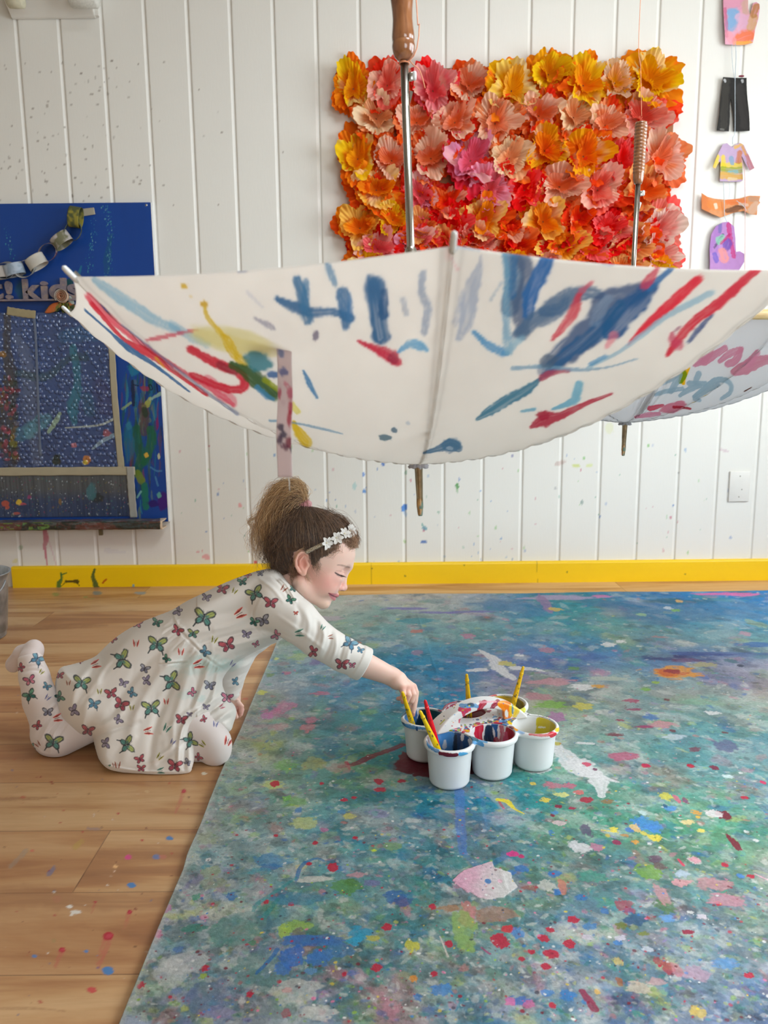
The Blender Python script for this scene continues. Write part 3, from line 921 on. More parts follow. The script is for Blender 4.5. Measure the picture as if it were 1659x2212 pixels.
 def spx(pts, w, col, al=.9, dry=.3, seed=1, edge=.3):
  Q = np.array([PZ(*p)[:2] for p in pts])
  sc = np.mean([proj(PZ(*p))[2] for p in pts]) / F_PX
  W = [q * sc for q in (w if hasattr(w, '__len__') else [w, w])]
  m = max(W) * 2
  i0, i1 = np.searchsorted(ys, (Q[:, 1].min() - m, Q[:, 1].max() + m))
  sub = slice(i0, max(i1, i0 + 1))
  P = Paint(Xf[sub], Yf[sub])
  P.c = COL[sub].reshape(-1, 3).copy()
  P.stroke([tuple(q) for q in Q], W, col, al, dry, edge, seed)
  COL[sub] = P.c.reshape(COL[sub].shape)
 D = (110, 25, 45)
 RED = (190, 35, 65)
 WH = (228, 228, 226)
 # blue pond far right, dark streak, orange flower
 for x, y, rx, ry, c, a in ((1130, 1316, 95, 17, (50, 120, 175), .6), (1290, 1305, 60, 9, (45, 115, 160), .6), (1430, 1322, 130, 26, (40, 110, 155), .6), (1460, 1303, 75, 7, (15, 95, 110), .6), (1600, 1320, 90, 22, (75, 135, 180), .5),
        (1480, 1422, 95, 8, (35, 55, 115), .75), (1560, 1416, 110, 5, (50, 75, 150), .5), (1450, 1424, 45, 7, (55, 35, 90), .6), (1480, 1431, 38, 4, (110, 40, 90), .7), (1428, 1419, 28, 7, (105, 140, 160), .7), (1270, 1423, 32, 10, (60, 95, 160), .6),
        (1200, 1440, 65, 12, (50, 100, 165), .6)):
  dpx(x, y, rx, ry, c, a, 0, .45, .3, .25)
 dpx(1455, 1456, 52, 13, (225, 150, 25), .9, 0, .5, .2, .2); dpx(1450, 1457, 32, 7, (200, 85, 40), .8, 0, .5); dpx(1450, 1454, 18, 4.5, (150, 45, 55), .95, 0, .4)
 for x, y, rx, ry, c in ((1340, 1275, 260, 6, (205, 200, 185)), (1560, 1286, 60, 3, (225, 110, 180)), (1600, 1288, 40, 3, (230, 120, 185)), (1300, 1292, 22, 3, (215, 125, 190)), (1210, 1295, 90, 5, (180, 165, 205)), (1180, 1310, 12, 20, (150, 125, 170)),
       (1468, 1303, 9, 3.4, (225, 180, 110)), (1443, 1317, 9, 3, (205, 215, 225)), (1460, 1322, 10, 3, (130, 185, 90)), (1200, 1320, 16, 4, (215, 190, 90)), (1385, 1331, 12, 3, (150, 190, 150)),
       (1315, 1396, 15, 5, WH), (1340, 1390, 10, 3, WH), (1640, 1396, 44, 5, (50, 105, 170)), (1610, 1372, 14, 5, (190, 150, 170)), (1180, 1408, 18, 6, (180, 130, 150)), (1120, 1420, 9, 3, WH), (1580, 1432, 14, 5, (65, 110, 125)), (1600, 1443, 8, 3, (30, 50, 80)),
       (900, 1367, 12, 4, (200, 130, 120)), (770, 1393, 10, 3, (205, 120, 90)), (1010, 1377, 14, 6, (190, 130, 160)), (700, 1340, 40, 5, (190, 180, 190)), (870, 1318, 55, 2.5, (130, 125, 190)), (960, 1326, 60, 2.2, (130, 125, 190)), (1020, 1325, 50, 2, (120, 120, 185)), (900, 1345, 40, 6, (70, 155, 170)),
       (1238, 1449, 14, 4, (100, 150, 70)), (1240, 1474, 22, 5, (30, 110, 160)), (1255, 1489, 27, 6, WH), (1290, 1487, 14, 4, (220, 160, 40)), (1190, 1478, 50, 8, (200, 145, 155)), (1160, 1510, 26, 8, (185, 130, 140)), (1190, 1527, 36, 8, (125, 175, 70)), (1260, 1530, 20, 7, (205, 195, 80)), (1205, 1553, 20, 10, (175, 115, 165)),
       (1395, 1494, 10, 3.4, (120, 175, 60)), (1415, 1478, 8, 3, (150, 180, 60)), (1367, 1519, 18, 4, (170, 50, 95)), (1369, 1537, 18, 2.6, (150, 40, 90)), (1393, 1575, 18, 3, (160, 40, 100)), (1328, 1592, 18, 4, (120, 35, 60)), (1453, 1584, 7, 3, D), (1440, 1516, 7, 2.6, D), (1565, 1588, 7, 2.4, D), (1280, 1558, 17, 6, (195, 200, 195)),
       (1310, 1470, 40, 5, (180, 190, 175)), (1404, 1555, 16, 6, (70, 120, 180)), (1430, 1570, 30, 7, (200, 140, 150)), (1520, 1440, 30, 5, (170, 165, 120)), (1500, 1624, 13, 5, (120, 60, 80)), (1570, 1615, 30, 14, (95, 100, 140)), (1345, 1640, 32, 9, (185, 85, 120)), (1395, 1660, 9, 4, RED), (1492, 1659, 8, 4, (120, 30, 50)),
       (1540, 1545, 14, 5, WH), (1455, 1598, 26, 6, (190, 205, 215)), (1340, 1560, 9, 2.4, (150, 50, 80)), (1230, 1640, 8, 4, (190, 160, 30))):
  dpx(x, y, rx, ry, c, .85, 0, .4, .2, .1)
 # torn paper skins stuck to the cloth (paint film)
 for pts, w in (([(1035, 1408), (1062, 1425), (1080, 1450), (1108, 1470)], [3, 13, 16, 9]), ([(1110, 1447), (1150, 1450), (1175, 1455)], [12, 8, 3]), ([(1015, 1452), (1045, 1450)], [8, 11]),
     ([(1185, 1600), (1215, 1630), (1240, 1660), (1275, 1675)], [8, 20, 26, 22]), ([(1250, 1655), (1290, 1690), (1300, 1725)], [26, 24, 8]), ([(1280, 1680), (1335, 1695)], [14, 3]),
     ([(1110, 1650), (1150, 1672), (1185, 1668)], [8, 9, 8]), ([(1250, 1610), (1282, 1612)], [6, 4])):
  spx(pts, w, (222, 222, 222), .9, .25, int(pts[0][0]), .55)
 for x, y, rx, ry, c in ((1090, 1437, 16, 5, (205, 190, 110)), (1252, 1658, 8, 4, WH), (1268, 1657, 10, 5, (215, 60, 100)), (1285, 1668, 5, 3, (120, 50, 90)), (1100, 1440, 12, 4, (190, 190, 120)), (1205, 1612, 8, 4, (190, 180, 60))):
  dpx(x, y, rx, ry, c, .9)
 # dark red paint under and beside the caddy
 for x, y, rx, ry in ((905, 1656, 46, 20), (925, 1670, 50, 15), (1015, 1662, 44, 14), (882, 1644, 24, 15)):
  dpx(x, y, rx, ry, (100, 15, 35), .97, 0, .25, .08)
 spx([(735, 1662), (770, 1655), (800, 1640), (830, 1630), (870, 1615)], [7, 8, 10, 8, 9], (130, 28, 50), .85, .3, 4)
 spx([(748, 1652), (755, 1668)], [5, 3], (190, 50, 80), .8, .3, 5)
 spx([(700, 1650), (740, 1640), (770, 1630)], [4, 3, 2], (70, 130, 175), .6, .5, 6)
 # pink, red, blue streaks left of the caddy
 for x, y, rx, ry, c in ((612, 1530, 28, 10, (215, 130, 165)), (590, 1545, 24, 9, (215, 125, 160)), (693, 1502, 20, 4, (215, 100, 130)), (672, 1560, 18, 6, (220, 125, 150)), (664, 1577, 16, 10, (215, 120, 130)), (600, 1575, 22, 8, (205, 150, 150)), (578, 1552, 14, 8, (210, 130, 190)), (620, 1458, 9, 4, (215, 90, 130)), (680, 1436, 18, 7, (130, 105, 160)),
       (598, 1428, 5, 3, (240, 240, 110)), (585, 1432, 4, 3, (90, 150, 220)), (645, 1420, 22, 8, (165, 190, 120)), (582, 1463, 9, 4, (120, 150, 70)), (565, 1500, 12, 5, (225, 225, 80)), (618, 1660, 26, 13, (130, 190, 95)), (680, 1655, 26, 14, (180, 180, 110)), (705, 1615, 30, 18, (60, 120, 150)), (752, 1680, 26, 9, (50, 115, 140)),
       (733, 1665, 26, 14, (185, 155, 145)), (590, 1700, 22, 8, (205, 215, 120)), (655, 1705, 10, 5, (120, 125, 150)), (560, 1690, 12, 6, (50, 100, 130)), (745, 1560, 30, 20, (75, 140, 140)), (820, 1570, 36, 16, (60, 130, 150)), (690, 1470, 30, 8, (80, 140, 160)), (860, 1480, 60, 12, (60, 125, 160)), (1005, 1470, 50, 12, (75, 130, 160))):
  dpx(x, y, rx, ry, c, .65, 0, .45, .3, .25)
 # red drops
 for x, y, a, b, *c in ((595, 1698, 10, 7), (818, 1694, 10, 6), (820, 1711, 13, 5), (868, 1693, 8, 4), (743, 1734, 8, 4), (765, 1729, 6, 3), (718, 1881, 13, 9), (667, 1874, 7, 4), (630, 1961, 6, 4), (935, 1966, 8, 6), (837, 2011, 11, 8), (681, 1828, 6, 4), (767, 1817, 6, 3.4), (695, 1698, 5, 3), (1080, 2040, 19, 17),
       (1098, 2015, 15, 8, (205, 55, 65)), (970, 2047, 9, 7), (814, 2098, 11, 8), (744, 2113, 5, 5), (938, 2111, 8, 6), (620, 2147, 9, 7), (603, 2128, 5, 5), (306, 2137, 8, 7), (618, 2197, 11, 9), (445, 2099, 9, 7), (519, 2131, 5, 4), (540, 2156, 8, 6), (575, 1956, 6, 5), (628, 1961, 5, 4), (1237, 1994, 12, 8), (1188, 2016, 8, 6), (1175, 2034, 12, 8), (1230, 2046, 12, 9), (1148, 2064, 8, 5), (1190, 2068, 15, 9), (1127, 2079, 7, 5), (1179, 2095, 11, 7),
       (1193, 2180, 8, 6), (1617, 2116, 12, 6), (1485, 2021, 13, 5, (160, 40, 70)), (1552, 1959, 9, 5), (1267, 1734, 14, 6, (170, 40, 65)), (1607, 1729, 8, 4), (1563, 1768, 14, 10, (120, 25, 50)), (1588, 1770, 0, 0), (1332, 1827, 9, 5, (150, 50, 90)), (1587, 1829, 9, 17, (125, 25, 50)), (1565, 1874, 8, 5), (1622, 1900, 8, 4), (1491, 1659, 7, 4), (1543, 1664, 10, 5, (130, 40, 70)),
       (1205, 1748, 8, 4, (140, 25, 60)), (1236, 1752, 8, 3, (170, 40, 80)), (1194, 1768, 5, 3, (140, 25, 60)), (1126, 1858, 6, 4, (200, 40, 110)), (1108, 1852, 13, 6, (220, 60, 140)), (596, 1812, 5, 3), (537, 2131, 0, 0), (1395, 1659, 9, 4, (190, 40, 80)), (1648, 1696, 6, 4, (210, 50, 100))):
  if a:
   dpx(x, y, a, b, c[0] if c else RED, .95, 0, .28, .08)
 # blue, turquoise, yellow, white, pink marks
 for x, y, a, b, c in ((425, 1945, 9, 7, (60, 155, 120)), (497, 1944, 13, 8, (20, 110, 180)), (360, 1971, 9, 8, (205, 90, 170)), (340, 2025, 10, 9, (225, 120, 165)), (545, 2045, 8, 6, (50, 145, 110)), (438, 2116, 8, 7, (165, 190, 60)), (441, 1989, 8, 6, (215, 150, 180)), (450, 1864, 6, 4, (245, 240, 238)), (450, 1865, 1.6, 1.6, (40, 30, 30)),
       (780, 2025, 34, 14, (40, 160, 200)), (766, 2040, 20, 10, (50, 165, 205)), (889, 2050, 15, 14, (210, 205, 50)), (805, 2035, 13, 6, (200, 190, 50)), (808, 1845, 6, 3, (215, 235, 40)), (1010, 2022, 11, 8, (50, 130, 205)), (893, 2122, 8, 8, (235, 150, 40)), (955, 2146, 20, 14, (50, 130, 205)), (902, 2162, 9, 8, (50, 120, 190)),
       (1118, 2023, 14, 11, (60, 135, 205)), (855, 1945, 26, 12, (50, 105, 175)), (870, 1955, 18, 10, (60, 90, 150)), (1125, 1884, 15, 8, (50, 115, 190)), (1105, 1893, 10, 6, (60, 120, 190)), (1198, 1896, 15, 7, (45, 120, 190)), (1205, 1935, 13, 6, (50, 120, 195)), (1255, 1947, 16, 7, (45, 115, 185)), (1305, 1975, 10, 6, (55, 120, 190)),
       (1275, 2008, 14, 9, (60, 130, 190)), (1181, 2153, 16, 8, (55, 130, 200)), (1226, 2158, 17, 10, (55, 130, 200)), (1262, 2171, 7, 6, (55, 130, 190)), (1395, 1785, 26, 14, (70, 145, 215)), (1410, 1797, 18, 10, (75, 140, 215)), (1360, 1799, 9, 5, (70, 120, 200)), (1191, 1806, 7, 6, (45, 125, 185)), (1199, 1762, 9, 4, (80, 150, 210)),
       (1448, 1752, 13, 5, (85, 150, 215)), (1437, 1747, 5, 4, (10, 70, 120)), (1334, 2043, 9, 6, (60, 130, 200)), (1373, 1995, 24, 12, (40, 85, 130)), (1440, 1992, 14, 9, (110, 165, 225)), (1358, 1974, 14, 5, (65, 100, 170)), (1570, 2090, 30, 10, (95, 150, 205)), (1600, 1900, 8, 5, (70, 130, 200)),
       (1325, 1799, 9, 6, (245, 225, 75)), (1313, 1812, 6, 4, (215, 185, 40)), (1349, 1811, 10, 2.6, (205, 140, 60)), (1371, 1825, 8, 4, (235, 160, 60)), (1373, 1795, 10, 9, (240, 200, 125)), (1413, 1815, 13, 7, (245, 220, 70)), (1415, 1815, 2, 2, (90, 120, 50)), (1389, 1806, 7, 5, (235, 215, 90)), (1178, 1734, 10, 5, (240, 210, 60)),
       (1151, 1699, 7, 3.4, (235, 200, 70)), (1503, 1761, 11, 5, (235, 165, 50)), (1507, 1771, 5, 3, (240, 190, 60)), (1516, 1801, 9, 4, (245, 225, 100)), (1485, 1782, 14, 6, (240, 215, 150)), (1440, 1727, 14, 8, (215, 205, 60)), (1335, 2084, 10, 8, (215, 190, 110)), (1343, 2008, 13, 8, (115, 125, 40)), (1390, 2024, 10, 5, (130, 140, 50)),
       (1508, 2195, 18, 12, (225, 195, 90)), (1290, 2150, 6, 6, (240, 190, 90)), (1338, 2128, 7, 10, (170, 95, 40)), (1200, 1752, 0, 0, WH), (1255, 1840, 22, 10, (225, 222, 222)), (1240, 1832, 14, 8, (215, 215, 218)), (1208, 1785, 14, 5, (230, 200, 205)), (1180, 1922, 18, 12, (205, 205, 195)), (1543, 1764, 16, 7, (235, 225, 225)), (1500, 1865, 14, 9, (215, 215, 210)),
       (1474, 1894, 14, 8, (190, 205, 225)), (1470, 1912, 20, 9, (225, 160, 165)), (1500, 1864, 10, 6, (225, 150, 165)), (1416, 1861, 16, 8, (100, 55, 90)), (1425, 1877, 14, 8, (110, 75, 80)), (1462, 1732, 7, 9, (215, 100, 130)), (1480, 1735, 6, 6, (130, 50, 110)), (1570, 1950, 40, 12, (200, 140, 155)), (1540, 1915, 40, 14, (195, 140, 145)),
       (1270, 2032, 14, 6, (215, 205, 220)), (1340, 2034, 12, 6, (215, 210, 225)), (1400, 2058, 12, 6, (215, 220, 230)), (1515, 1988, 12, 5, (225, 215, 225)), (1490, 1978, 8, 3, WH), (1573, 1683, 12, 4, (205, 225, 225)), (1570, 1682, 10, 4, (205, 225, 225)), (1600, 1675, 5, 2.4, WH), (1633, 1823, 6, 3.4, WH), (1612, 1804, 6, 3, WH), (1403, 1828, 5, 3, WH), (1388, 1762, 8, 5, (200, 225, 225)),
       (1290, 1838, 14, 8, (200, 130, 160)), (1265, 1800, 12, 14, (90, 70, 110)), (1232, 1704, 14, 6, (210, 95, 130)), (1190, 1702, 20, 7, (200, 110, 130)), (1250, 1718, 10, 5, (225, 110, 110)), (1212, 1723, 14, 5, (230, 225, 130)), (1310, 1738, 16, 5, (150, 110, 70)), (1120, 2170, 24, 10, (60, 110, 190)), (1140, 2178, 14, 8, (210, 110, 160)), (1103, 2172, 12, 10, (225, 120, 170)),
       (620, 1730, 9, 6, (120, 190, 90)), (645, 1757, 9, 6, (80, 130, 190)), (755, 1770, 12, 7, (200, 195, 100)), (737, 1760, 8, 6, (70, 140, 190)), (660, 1785, 26, 14, (190, 200, 130)), (700, 1800, 9, 5, (190, 120, 160)), (850, 1835, 26, 9, (130, 165, 110)), (750, 1925, 32, 16, (90, 150, 70)), (760, 1915, 14, 8, (80, 130, 60)), (805, 1915, 16, 8, (120, 120, 170)),
       (590, 1690, 0, 0, WH), (650, 1880, 12, 5, (200, 195, 150)), (770, 1898, 20, 6, (200, 150, 160)), (640, 2010, 30, 12, (150, 190, 80)), (612, 2020, 14, 14, (170, 200, 80)), (645, 2030, 14, 16, (120, 115, 110)), (675, 1908, 36, 6, (215, 215, 205)), (585, 1880, 24, 8, (60, 110, 170)), (985, 1870, 24, 14, (70, 140, 140)), (1010, 1985, 20, 26, (205, 130, 130)),
       (1000, 2010, 26, 40, (145, 180, 95)), (1070, 1985, 40, 16, (165, 130, 110)), (970, 1970, 24, 7, (175, 130, 90)), (1145, 1925, 16, 6, (150, 90, 80)), (1215, 1925, 10, 16, (205, 130, 110)), (1280, 1900, 26, 12, (70, 150, 130)), (1435, 1965, 22, 14, (80, 125, 70)), (1400, 1890, 26, 16, (120, 165, 60)), (1430, 1940, 14, 20, (200, 150, 155)), (1350, 1965, 18, 16, (170, 75, 90)),
       (1440, 2095, 14, 16, (175, 60, 70)), (1462, 2105, 12, 14, (200, 130, 140)), (1420, 2085, 8, 10, (165, 40, 60)), (1500, 2112, 36, 14, (190, 160, 180)), (1420, 2128, 20, 8, (200, 160, 160)), (1380, 2140, 26, 12, (205, 190, 170)), (890, 1780, 16, 5, (190, 200, 200)), (985, 1803, 10, 6, (150, 190, 210)), (1045, 1800, 6, 3, WH), (1170, 1540, 0, 0, WH)):
  if a:
   dpx(x, y, a, b, c, .82, 0, .38, .15, .12)
 # big blots, lower left
 for x, y, a, b, c, al in ((505, 2020, 48, 34, (95, 145, 135), .75), (540, 1995, 40, 20, (110, 150, 145), .6), (400, 2020, 36, 20, (95, 115, 120), .6), (420, 2012, 28, 8, (60, 135, 120), .8), (560, 2100, 60, 44, (100, 145, 140), .65), (450, 2160, 44, 34, (95, 120, 155), .7), (470, 2195, 40, 14, (135, 130, 170), .7), (600, 2185, 46, 22, (125, 145, 145), .6),
        (680, 2040, 60, 14, (50, 110, 190), .8), (628, 2075, 26, 24, (45, 110, 195), .85), (690, 2075, 26, 20, (60, 120, 195), .85), (735, 2060, 30, 16, (70, 125, 180), .7), (610, 2100, 18, 14, (60, 120, 200), .8), (672, 2107, 12, 8, (100, 150, 200), .8), (455, 1890, 22, 12, (160, 175, 130), .6), (462, 1915, 26, 12, (150, 160, 125), .6),
        (650, 1950, 60, 14, (60, 135, 170), .6), (590, 1865, 40, 14, (50, 135, 190), .6), (560, 1890, 26, 8, (70, 160, 175), .6), (640, 2150, 50, 26, (212, 210, 200), .6), (690, 2195, 40, 16, (214, 212, 205), .7), (370, 2110, 40, 30, (216, 216, 214), .5), (400, 2090, 50, 24, (215, 215, 210), .5)):
  dpx(x, y, a, b, c, al, 0, .3, .12, .2)
 spx([(660, 1870), (648, 1885), (640, 1910)], [5, 5, 4], (30, 115, 175), .8, .3, 9)
 spx([(660, 1870), (685, 1862), (700, 1868)], [4, 4, 3], (40, 120, 175), .8, .3, 10)
 spx([(600, 1950), (570, 1990)], [5, 7], (45, 140, 140), .7, .3, 11)
 spx([(640, 1905), (560, 1958), (548, 1975)], [4, 6, 4], (50, 150, 155), .7, .4, 12)
 spx([(555, 2110), (585, 2080), (600, 2060)], [4, 5, 6], (35, 110, 175), .8, .2, 13)
 spx([(992, 1715), (996, 1800), (1000, 1850)], [12, 11, 9], (80, 125, 205), .6, .4, 14)
 spx([(1042, 1712), (1048, 1800)], [5, 5], (85, 140, 190), .35, .5, 15)
 spx([(1075, 1733), (1095, 1737), (1110, 1752), (1132, 1764)], [6, 8, 4, 1.6], (240, 220, 50), .95, .1, 16)
 spx([(1078, 1738), (1088, 1752)], [3, 3], (190, 80, 100), .8, .1, 17)
 spx([(1258, 2150), (1285, 2187)], [9, 10], (150, 35, 75), .9, .15, 18)
 spx([(1300, 1800), (1335, 1805)], [2, 2], (245, 225, 80), .9, 0, 19)
 spx([(1500, 1690), (1560, 1688), (1620, 1700)], [7, 9, 6], (70, 150, 140), .5, .4, 20)
 spx([(950, 2030), (968, 2075)], [1.6, 2], (225, 215, 205), .8, 0, 21)
 spx([(1040, 2055), (1058, 2068)], [2, 3], (170, 50, 110), .8, 0, 22)
 spx([(1630, 1895), (1658, 1908)], [1.6, 2], (240, 180, 200), .9, 0, 23)
 spx([(1465, 1862), (1476, 1875)], [3, 4], (215, 60, 95), .9, 0, 24)
 spx([(1090, 1860), (1040, 1880), (1000, 1850)], [7, 10, 6], (50, 115, 175), .5, .4, 25)
 # pink and white paint skin
 skin = [(975, 1912), (1000, 1890), (1062, 1868), (1068, 1880), (1100, 1895), (1117, 1925), (1090, 1945), (1048, 1952), (1005, 1938)]
 Q = np.array([PZ(*p)[:2] for p in skin]); cen = Q.mean(0)
 i0, i1 = np.searchsorted(ys, (Q[:, 1].min() - .02, Q[:, 1].max() + .02))
 xs_, ys_ = Xf[i0:i1], Yf[i0:i1]
 n_ = .012 * (fbm(xs_ * 60, ys_ * 60, 2) - .5)
 ins = np.ones(xs_.shape, bool) if False else np.zeros(xs_.shape, bool)
 xx, yy = xs_ + n_, ys_ + n_
 for a_, b_ in zip(Q, np.roll(Q, -1, 0)):
  cnd = ((a_[1] > yy) != (b_[1] > yy)) & (xx < (b_[0] - a_[0]) * (yy - a_[1]) / (b_[1] - a_[1] + 1e-12) + a_[0])
  ins ^= cnd
 tt = sstep(-.05, .04, (xs_ - cen[0]) - (ys_ - cen[1]) * .3 + .03 * (fbm(xs_ * 50, ys_ * 50, 5) - .5))[..., None]
 skc = s2l((232, 175, 200)) * (1 - tt) + s2l((222, 220, 218)) * tt
 COL[i0:i1][ins] = (COL[i0:i1] * .06 + skc * .94)[ins]
 Z[i0:i1][ins] += .0008
 dpx(1054, 1913, 7, 5.5, (70, 130, 190), .95, 0, .05, .08); dpx(1080, 1913, 5, 4, (240, 190, 210), .8); dpx(1065, 1928, 2.5, 2, (190, 60, 100), .9)
 for x, y in ((1042, 1932), (1060, 1884), (1063, 1898), (1040, 1908)):
  dpx(x, y, 1.8, 1.4, (100, 110, 150), .8, 0, .1)
 # fine drops scattered everywhere
 drop = [RED, RED, (150, 30, 60), (110, 30, 50), (120, 30, 50), (60, 130, 200), (240, 240, 238), (240, 240, 238), (235, 210, 70), (230, 130, 170), (50, 60, 80), (150, 190, 60)]
 for i in range(2600):
  px, py, x, y = rnd_place()
  if rr.random() > .15 + .85 * (py - 1283) / 900:
   continue
  a = rr.choice((.0009, .0012, .0016, .0022, .003)) * rr.uniform(.7, 1.2)
  dab(x, y, a, a * rr.uniform(.6, 1), rr.uniform(-1, 1), rr.choice(drop), rr.uniform(.6, .95), .15, i, .2)
 # the pale hem at the left edge and along the top
 hem = (np.exp(-(ex / .006) ** 2) * .5)[..., None]
 COL[:] = COL * (1 - hem) + np.array(lin(205, 208, 200), np.float32) * hem
 V = np.stack([X, Y, Z], -1)
 # thickness: skirt on the left and far edges
 left = V[:, :1].copy(); left[:, :, 2] = 0; left[:, :, 0] -= .0015
 V2 = np.concatenate([left, V], axis=1)
 top = V2[-1:].copy(); top[:, :, 2] = 0; top[:, :, 1] += .0015
 V2 = np.concatenate([V2, top], axis=0)
 C2 = np.concatenate([COL[:, :1], COL], axis=1); C2 = np.concatenate([C2, C2[-1:]], axis=0)
 me = npmesh('drop_cloth', V2.reshape(-1, 3), grid_faces(V2.shape[0], V2.shape[1]))
 set_color(me, C2.reshape(-1, 3))
 M = Mat('painted_canvas', rough=0.75, spec=0.35)
 vec = M.coord()
 cr = M.attr().outputs['Color']
 n1 = M.noise(vec, 160, 3, .6)
 c = M.mix(1.0, cr, M.ramp(n1, [(.25, (212, 212, 212)), (.75, (255, 255, 255))]), 'MULTIPLY')
 M.base(c)
 M.bump(M.math('ADD', M.noise(vec, 420, 2, .6), M.math('MULTIPLY', M.noise(vec, 60, 4, .6, .4), 1.3)), .45, .0018)
 M.link(M.math('ADD', M.math('MULTIPLY', M.noise(vec, 25, 3), .5), .38), M.b.inputs['Roughness'])
 o = obj('drop_cloth', me, M.m)
 return tag(o, 'large canvas drop cloth covered in blue, green and pink paint splatters on the floor', 'drop cloth')
drop_cloth()
# ------------------------------------------------------------------ the two painted umbrellas
def fabric_material(name, trans=.35):
 M = Mat(name, rough=0.8, spec=0.2)
 cr = M.attr().outputs['Color']
 M.base(cr)
 M.bump(M.noise(M.coord(), 900, 2), 0.12, 0.0006)
 tr = M.node('ShaderNodeBsdfTranslucent')
 M.link(cr, tr.inputs['Color'])
 mx = M.node('ShaderNodeMixShader')
 mx.inputs[0].default_value = trans
 M.link(M.b.outputs[0], mx.inputs[1]); M.link(tr.outputs[0], mx.inputs[2])
 M.link(mx.outputs[0], M.n['Material Output'].inputs['Surface'])
 return M.m
fabric = fabric_material('painted_white_umbrella_fabric', .66)
def rib_curve(A, ang, s, R, H, lean):
 f = .25 * s + .75 * s ** 2.6
 return np.stack([A[0] + R * s * np.cos(ang) + lean[0] * f * H, A[1] + R * s * np.sin(ang) + lean[1] * f * H, A[2] + H * f], -1)
def make_umbrella(label, apex, R, H, phase, nribs, shaft_top, handle_len, painter, base, lean=(0, 0), handle_style=0, latch_side=1, nr=230, nt=210, sag=.012, gather=0, rmul=()):
 apex = np.asarray(apex, float)
 rm = np.ones(nribs + 1)
 for k_, v_ in rmul:
  rm[k_] = v_
 T = thing('umbrella', apex, label, 'umbrella', None)
 axis = np.asarray(shaft_top, float) - apex; L = np.linalg.norm(axis); axis /= L
 # canopy: one sheet, panel by panel, taut between the ribs
 V, Fc, C_ = [], [], []
 off = 0
 step = 2 * np.pi / nribs
 for k in range(nribs):
  a0 = phase + k * step
  mid = a0 + step / 2
  pmid = apex + R * .6 * np.array([math.cos(mid), math.sin(mid), 0])
  facing = (pmid - apex)[:2] @ (CAM - apex)[:2] > -R * .35 * np.linalg.norm((CAM - apex)[:2])
  near = facing
  n1, n2 = (nr, max(24, nt * 8 // nribs)) if near else (40, 24)
  s = np.linspace(0.012, 1, n1)[:, None]
  t = np.linspace(0, 1, n2)[None]
  bow = 4 * t * (1 - t)
  s2 = s * (1 - sag * bow * s)
  A_ = rib_curve(apex, a0 + 0 * t, s2 + 0 * t, R * rm[k], H, lean)
  B_ = rib_curve(apex, a0 + step + 0 * t, s2 + 0 * t, R * rm[(k + 1) % nribs], H, lean)
  P = A_ * (1 - t[..., None]) + B_ * t[..., None]
  # pulled taut: the cloth lies a little inside the chord near mid-panel, seams pucker
  P[..., 2] += (H * .02 * bow * np.sin(np.pi * np.clip(s, 0, 1)))
  ctr = apex + np.array([0, 0, H])
  pk = .0016 * np.sin(s * 90 + k * 2) * (np.exp(-(t / .05) ** 2) + np.exp(-((1 - t) / .05) ** 2))
  if gather and k in (gather, gather - 1):
   tt = t if k == gather else 1 - t
   pk = pk + .007 * np.exp(-(tt / .16) ** 2) * np.sin(tt * 46 + s * 2) * sstep(.15, .5, s)
  nrm = P - ctr
  nrm /= np.linalg.norm(nrm, axis=-1)[..., None]
  P = P + nrm * pk[..., None]
  Pf = P.reshape(-1, 3)
  u, v, _ = proj(Pf)
  if near:
   col = painter(u, v, k)
  else:
   q = Paint(np.broadcast_to(t * 200 + k * 400, (n1, n2)), np.broadcast_to(s * 300, (n1, n2)), base)
   rr = random.Random(k + 5)
   for i in range(5):
    x, y = rr.uniform(30, 170) + k * 400, rr.uniform(90, 280)
    q.stroke([(x, y), (x + rr.uniform(-40, 40), y - 30), (x + rr.uniform(-60, 60), y + rr.uniform(-60, 20))], [4, 10, 5], rr.choice([(60, 130, 180), (200, 40, 80), (130, 170, 200), (225, 200, 60)]), .8, .4, .3, i)
   col = q.c
  # narrow double seam along the ribs
  tt = np.broadcast_to(t, (n1, n2)).ravel()
  seam = (np.exp(-((tt - .022) / .006) ** 2) + np.exp(-((1 - tt - .022) / .006) ** 2)) * .10
  col = col * (1 - seam[:, None])
  V.append(Pf); C_.append(col)
  Fc.append(grid_faces(n1, n2) + off)
  off += len(Pf)
 me = npmesh('canopy', np.concatenate(V), np.concatenate(Fc))
 set_color(me, np.concatenate(C_))
 can = obj('canopy', me, fabric, T)
 sol = can.modifiers.new('thickness', 'SOLIDIFY'); sol.thickness = 0.0007; sol.offset = 0; sol.use_rim = True
 # hem
 hem = []
 # ribs, stretchers, tips
 run = apex + axis * (L * .52)
 for k in range(nribs):
  a = phase + k * step
  s = np.linspace(.02, 1.0, 16)
  P = rib_curve(apex, a, s, R * rm[k], H, lean)
  inn = P.copy(); inn[:, 2] += .005
  inn[:, :2] -= np.array([math.cos(a), math.sin(a)]) * .002
  rb = tube('rib', inn, .0016, chrome, T, 6)
  j = P[8]
  sv, sf = tube_np([run + np.array([math.cos(a), math.sin(a), 0]) * .010, (run + j) / 2, j + [0, 0, .004]], .0017, 6)
  obj('stretcher', npmesh('stretcher', sv, sf), chrome, rb)
  tip = P[-1]; d = P[-1] - P[-2]; d /= np.linalg.norm(d)
  pts = [tip - d * .006, tip - d * .002, tip + d * .008, tip + d * .012, tip + d * .0135]
  v, f = tube_np(pts, [.0026, .0029, .0029, .0026, .0010], 12)
  obj('rib_tip', npmesh('rib_tip', v, f), nub_mat, T)
 v, f = tube_np([apex - axis * .002, apex + axis * L * .5, apex + axis * L * 1.02], .0056, 20)
